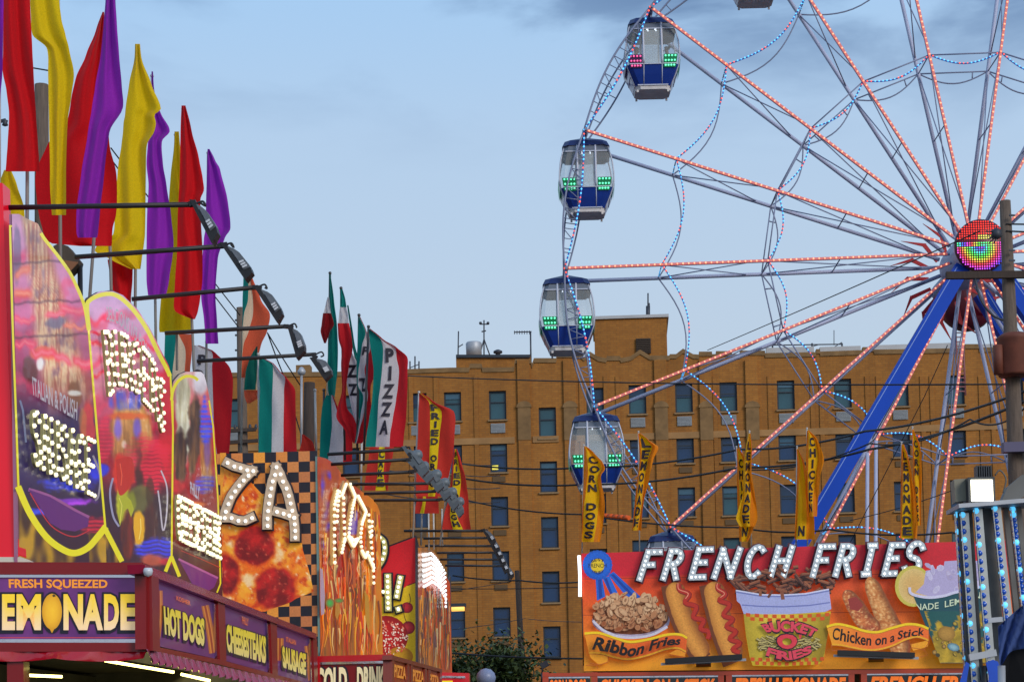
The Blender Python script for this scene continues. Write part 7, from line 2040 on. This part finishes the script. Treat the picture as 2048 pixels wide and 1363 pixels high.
for k in range(9500):
    tp = rn.choice(tips); d = Vector((rn.gauss(0, 1), rn.gauss(0, 1), rn.gauss(0, .8))) * .38
    p = tp + d
    if rn.random() < .25: p = cen + Vector((rn.gauss(0, .75), rn.gauss(0, .75), rn.gauss(0, .6)))
    if vn(p.x * 1.3, p.y * 1.3, p.z * 1.3) < -.3: continue
    ax = Vector((rn.gauss(0, 1), rn.gauss(0, 1), rn.gauss(0, 1))).normalized(); sd_ = ax.cross(UP).normalized() if abs(ax.z) < .99 else E_
    L_, w_ = rn.uniform(.12, .24), rn.uniform(.045, .08)
    c = mixc((40, 56, 28), (84, 98, 40), rn.random())
    s.poly([p, p + ax * L_ * .5 + sd_ * w_, p + ax * L_, p + ax * L_ * .5 - sd_ * w_], 0, c)
s.build('crown', print_mat('leaf', .6, 0, 0, .2), t)
# round dish by the stands
t = thing('round_lamp', P(972, 1363, 48), 'pale round globe at the bottom edge beside the tree', 'globe lamp')
s = MB(); c = P(972, 1354, 48); s.lathe(c - UP * .24, [(0, 0), (.12, .03), (.21, .12), (.24, .24), (.21, .35), (.12, .44), (0, .47)], 16); s.tube([c - UP * .25, Vector((c.x, c.y, 0))], .04, 6); s.build('globe', mat('blue_grey_globe', (128, 142, 178), .4), t)
t = thing('small_floodlight', P(1088, 1363, 41), 'small dark spotlight clamped at the left end of the fries stand roof', 'spotlight')
s = MB(); s.box(P(1089, 1328, 41), .16, .14, .12, ((E_ + UP * .5).normalized(), D_, (UP - E_ * .5).normalized())); s.tube([P(1084, 1345, 41), P(1086, 1332, 41)], .02, 6); s.tube([P(1084, 1345, 41), P(1084, 1363, 41)], .03, 6); s.build('spot_head', M_STEEL_D, t)

# ------------------------------------------------------------------ tower of blue lamps at the right
TD = 24.0
t = thing('lamp_tower', P(1985, 1363, TD), 'metal column studded with rows of blue lamps, right of the fries banner', 'light column')
strips = [((1913, 1026), (1931, 1322), .06), ((1924, 1026), (1944, 1320), .03), ((1951, 1018), (1976, 1316), 0.0), ((1988, 1014), (2012, 1240), 0.0), ((2024, 1016), (2046, 1210), .05), ((2047, 1016), (2070, 1230), .12)]
M_ALU = mat('aluminium_channel', (196, 196, 192), .28, .85, var=.12, vscale=6)
M_BB = mat('blue_bulb', (18, 74, 170), .2, coat=.6, emit=.10, ec=(20, 90, 220)); M_BBL = mat('lit_blue_bulb', (120, 210, 255), .3, emit=.95, ec=(90, 200, 255))
LAMP = []
for mm in (M_BB, M_BBL):
    q = MB(); q.lathe((0, 0, 0), [(.014, 0), (.030, .012), (.037, .03), (.034, .05), (.02, .064), (0, .068)], 9, 0, -D_)
    o = q.build('blue_lamp', mm, None, (0, 0, 0)); LAMP.append(o.data); bpy.data.objects.remove(o)
for k, (a, b, dz) in enumerate(strips[:5]):
    A_, B_ = P(a[0], a[1], TD + dz * 4), P(b[0], b[1], TD + dz * 4)
    B_ = A_ + (B_ - A_) * 1.25
    s = MB(); s.bar(A_ + E_ * .035, B_ + E_ * .035, .085, .05, D_, 0); s.bar(A_ - E_ * .025 - D_ * .03, B_ - E_ * .025 - D_ * .03, .012, .06, D_, 0); so6 = s.build('light_strip', M_ALU, t)
    n = 22
    for i in range(n):
        p = A_.lerp(B_, (i + .2) / n) - D_ * .05
        lit = i % 5 == (2 + k) % 5 or i == 0
        o = bpy.data.objects.new('blue_lamp', LAMP[lit]); COL.objects.link(o); o.parent = so6; o.location = p + D_ * .05 - WLOC[so6.name]
s = MB()
for a, b, w_ in (((1970, 1014), (1998, 1300), .15), ((1938, 1020), (1958, 1310), .06), ((2010, 1014), (2034, 1240), .06), ((1918, 1024), (1934, 1320), .05), ((2036, 1014), (2060, 1240), .06)):
    A_, B_ = P(*a, TD + .2), P(*b, TD + .2); s.bar(A_, A_ + (B_ - A_) * 1.3, w_, .10, D_)
s.build_each('post', mat('grey_post', (104, 102, 100), .5, .5, var=.2, vscale=5), t)
s = MB(); a, b = P(1905, 1018, TD + .1), P(2075, 1004, TD + .1); s.bar(a, b, .05, .7, D_); s.bar(P(1938, 1314, TD - .05), P(1992, 1304, TD - .05), .08, .06, D_); s.bar(P(1975, 1240, TD - .02), P(2020, 1236, TD - .02), .06, .04, D_); s.build_each('top_plate', M_GALV, t)
s = MB(); pts = [P(1955 + 4 * math.sin(i * 1.1) + i * .38, 1070 + i * 4, TD + .05) for i in range(46)]; s.tube(pts, .008, 4); s.tube([P(1968, 1330, TD), P(1972, 1500, TD)], .05, 8); s.build('cable', M_BLACK, t)
tl = thing('flood_lamp', P(1965, 1012, TD - .3), 'glaring white floodlight on top of the blue lamp column', 'floodlight')
s = MB(); c = P(1964, 980, TD - .2); s.box(c + D_ * .12, .32, .2, .33, (E_, D_, UP))
for k in range(7): s.box(P(1952 + k * 4.6, 946, TD - .05), .014, .18, .17, (E_, D_, UP))
s.box(P(1966, 950, TD), .2, .1, .2, (E_, D_, UP)); s.tube([c + D_ * .1 - UP * .1, P(1966, 1014, TD)], .03, 6); s.build('lamp_housing', M_LAMPG, tl)
s = MB(); s.box(c - D_ * .0, .255, .02, .255, ((E_ - UP * .02).normalized(), D_, UP)); s.build('lamp_panel', mat('white_hot_panel', (255, 252, 235), .4, emit=7.0, ec=(255, 246, 215), nosample=False), tl)
tl = thing('side_lamp', P(1920, 1012, TD - .2), 'unlit boxy floodlight seen from the side, left of the glaring one', 'floodlight')
s = MB(); s.prism([P(1908, 958, TD), P(1934, 956, TD), P(1938, 1000, TD), P(1911, 1003, TD)], D_ * .25); s.tube([P(1922, 1000, TD + .1), P(1926, 1014, TD + .1)], .025, 6); s.build('lamp_housing', mat('dusty_lamp', (128, 124, 108), .5, var=.2), tl)
tl = thing('turned_lamp', P(2030, 1012, TD - .2), 'tilted floodlight turned away at the right edge above the blue lamps', 'floodlight')
s = MB(); s.prism([P(2004, 1000, TD), P(2016, 972, TD), P(2046, 948, TD), P(2056, 955, TD), P(2050, 990, TD), P(2030, 1004, TD)], D_ * .22); s.tube(curve([P(1990, 950, TD), P(2000, 940, TD), P(2012, 958, TD), P(2006, 985, TD)], 5), .01, 5); s.build('lamp_housing', mat('dusty_lamp_dark', (92, 92, 90), .5, var=.2), tl)
# blue canopy corner
t = thing('blue_canopy', P(2020, 1363, 16), 'corner of a weathered blue tarp canopy at the bottom right', 'canopy')
s = MB()
CE = Plane(P(2020, 1300, 15), -D_)
top = curve([(1996, 1252), (2012, 1238), (2030, 1222), (2070, 1190)], 5); bot = curve([(1999, 1340), (2008, 1322), (2026, 1300), (2075, 1294)], 5)
V = []
for a, b in zip(top, bot):
    for j in range(6): q = a.lerp(b, j / 5); V.append(CE(q[0], q[1], .06 * math.sin(j * 1.3 + a[0] * .2) - .04 * j))
n = len(top); s.add(V, [[i * 6 + j, i * 6 + j + 1, (i + 1) * 6 + j + 1, (i + 1) * 6 + j] for i in range(n - 1) for j in range(5)], 0, None, True)
B2 = [CE(p[0], p[1]) + D_ * .5 + E_ * .7 + UP * .3 for p in top]; s.add([CE(p[0], p[1]) for p in top] + B2, [[i, i + 1, n + i + 1, n + i] for i in range(n - 1)], 0, None, True)
s.build('tarp', mat('faded_blue_tarp', (72, 96, 160), .6, var=.35, vscale=5, bump=.3, bscale=8), t)
s = MB(); s.poly([CE(2001, 1330, -.25), CE(2024, 1290, -.25), CE(2080, 1270, -.25), CE(2075, 1420, -.5), CE(2005, 1420, -.5)]); s.build('lining', M_BLACK, t)
s = MB(); s.tube([CE(2003, 1330, -.2), Vector((CE(2006, 1363).x, CE(2006, 1363).y + .2, 0))], .03, 8); s.build('post', M_GALV, t)
t = thing('blue_tarp', P(1990, 1363, 19), 'bright blue tarp hanging below the lamp column, at the bottom right', 'tarp')
s = MB()
for l, dd in (([(1932, 1322), (1939, 1326), (1933, 1363), (1928, 1400), (1908, 1400), (1922, 1356)], 19), ([(1972, 1324), (1986, 1318), (1996, 1322), (2002, 1345), (2010, 1410), (1976, 1410), (1978, 1350)], 19.5), ([(2005, 1350), (2048, 1330), (2070, 1350), (2070, 1420), (2008, 1420)], 16.5)):
    pl = Plane(P(l[0][0], l[0][1], dd), -D_); s.prism([pl(x, y) for x, y in l], D_ * .02)
s.build('tarp_sheet', mat('bright_blue_tarp', (16, 78, 196), .45, var=.15, vscale=4), t)
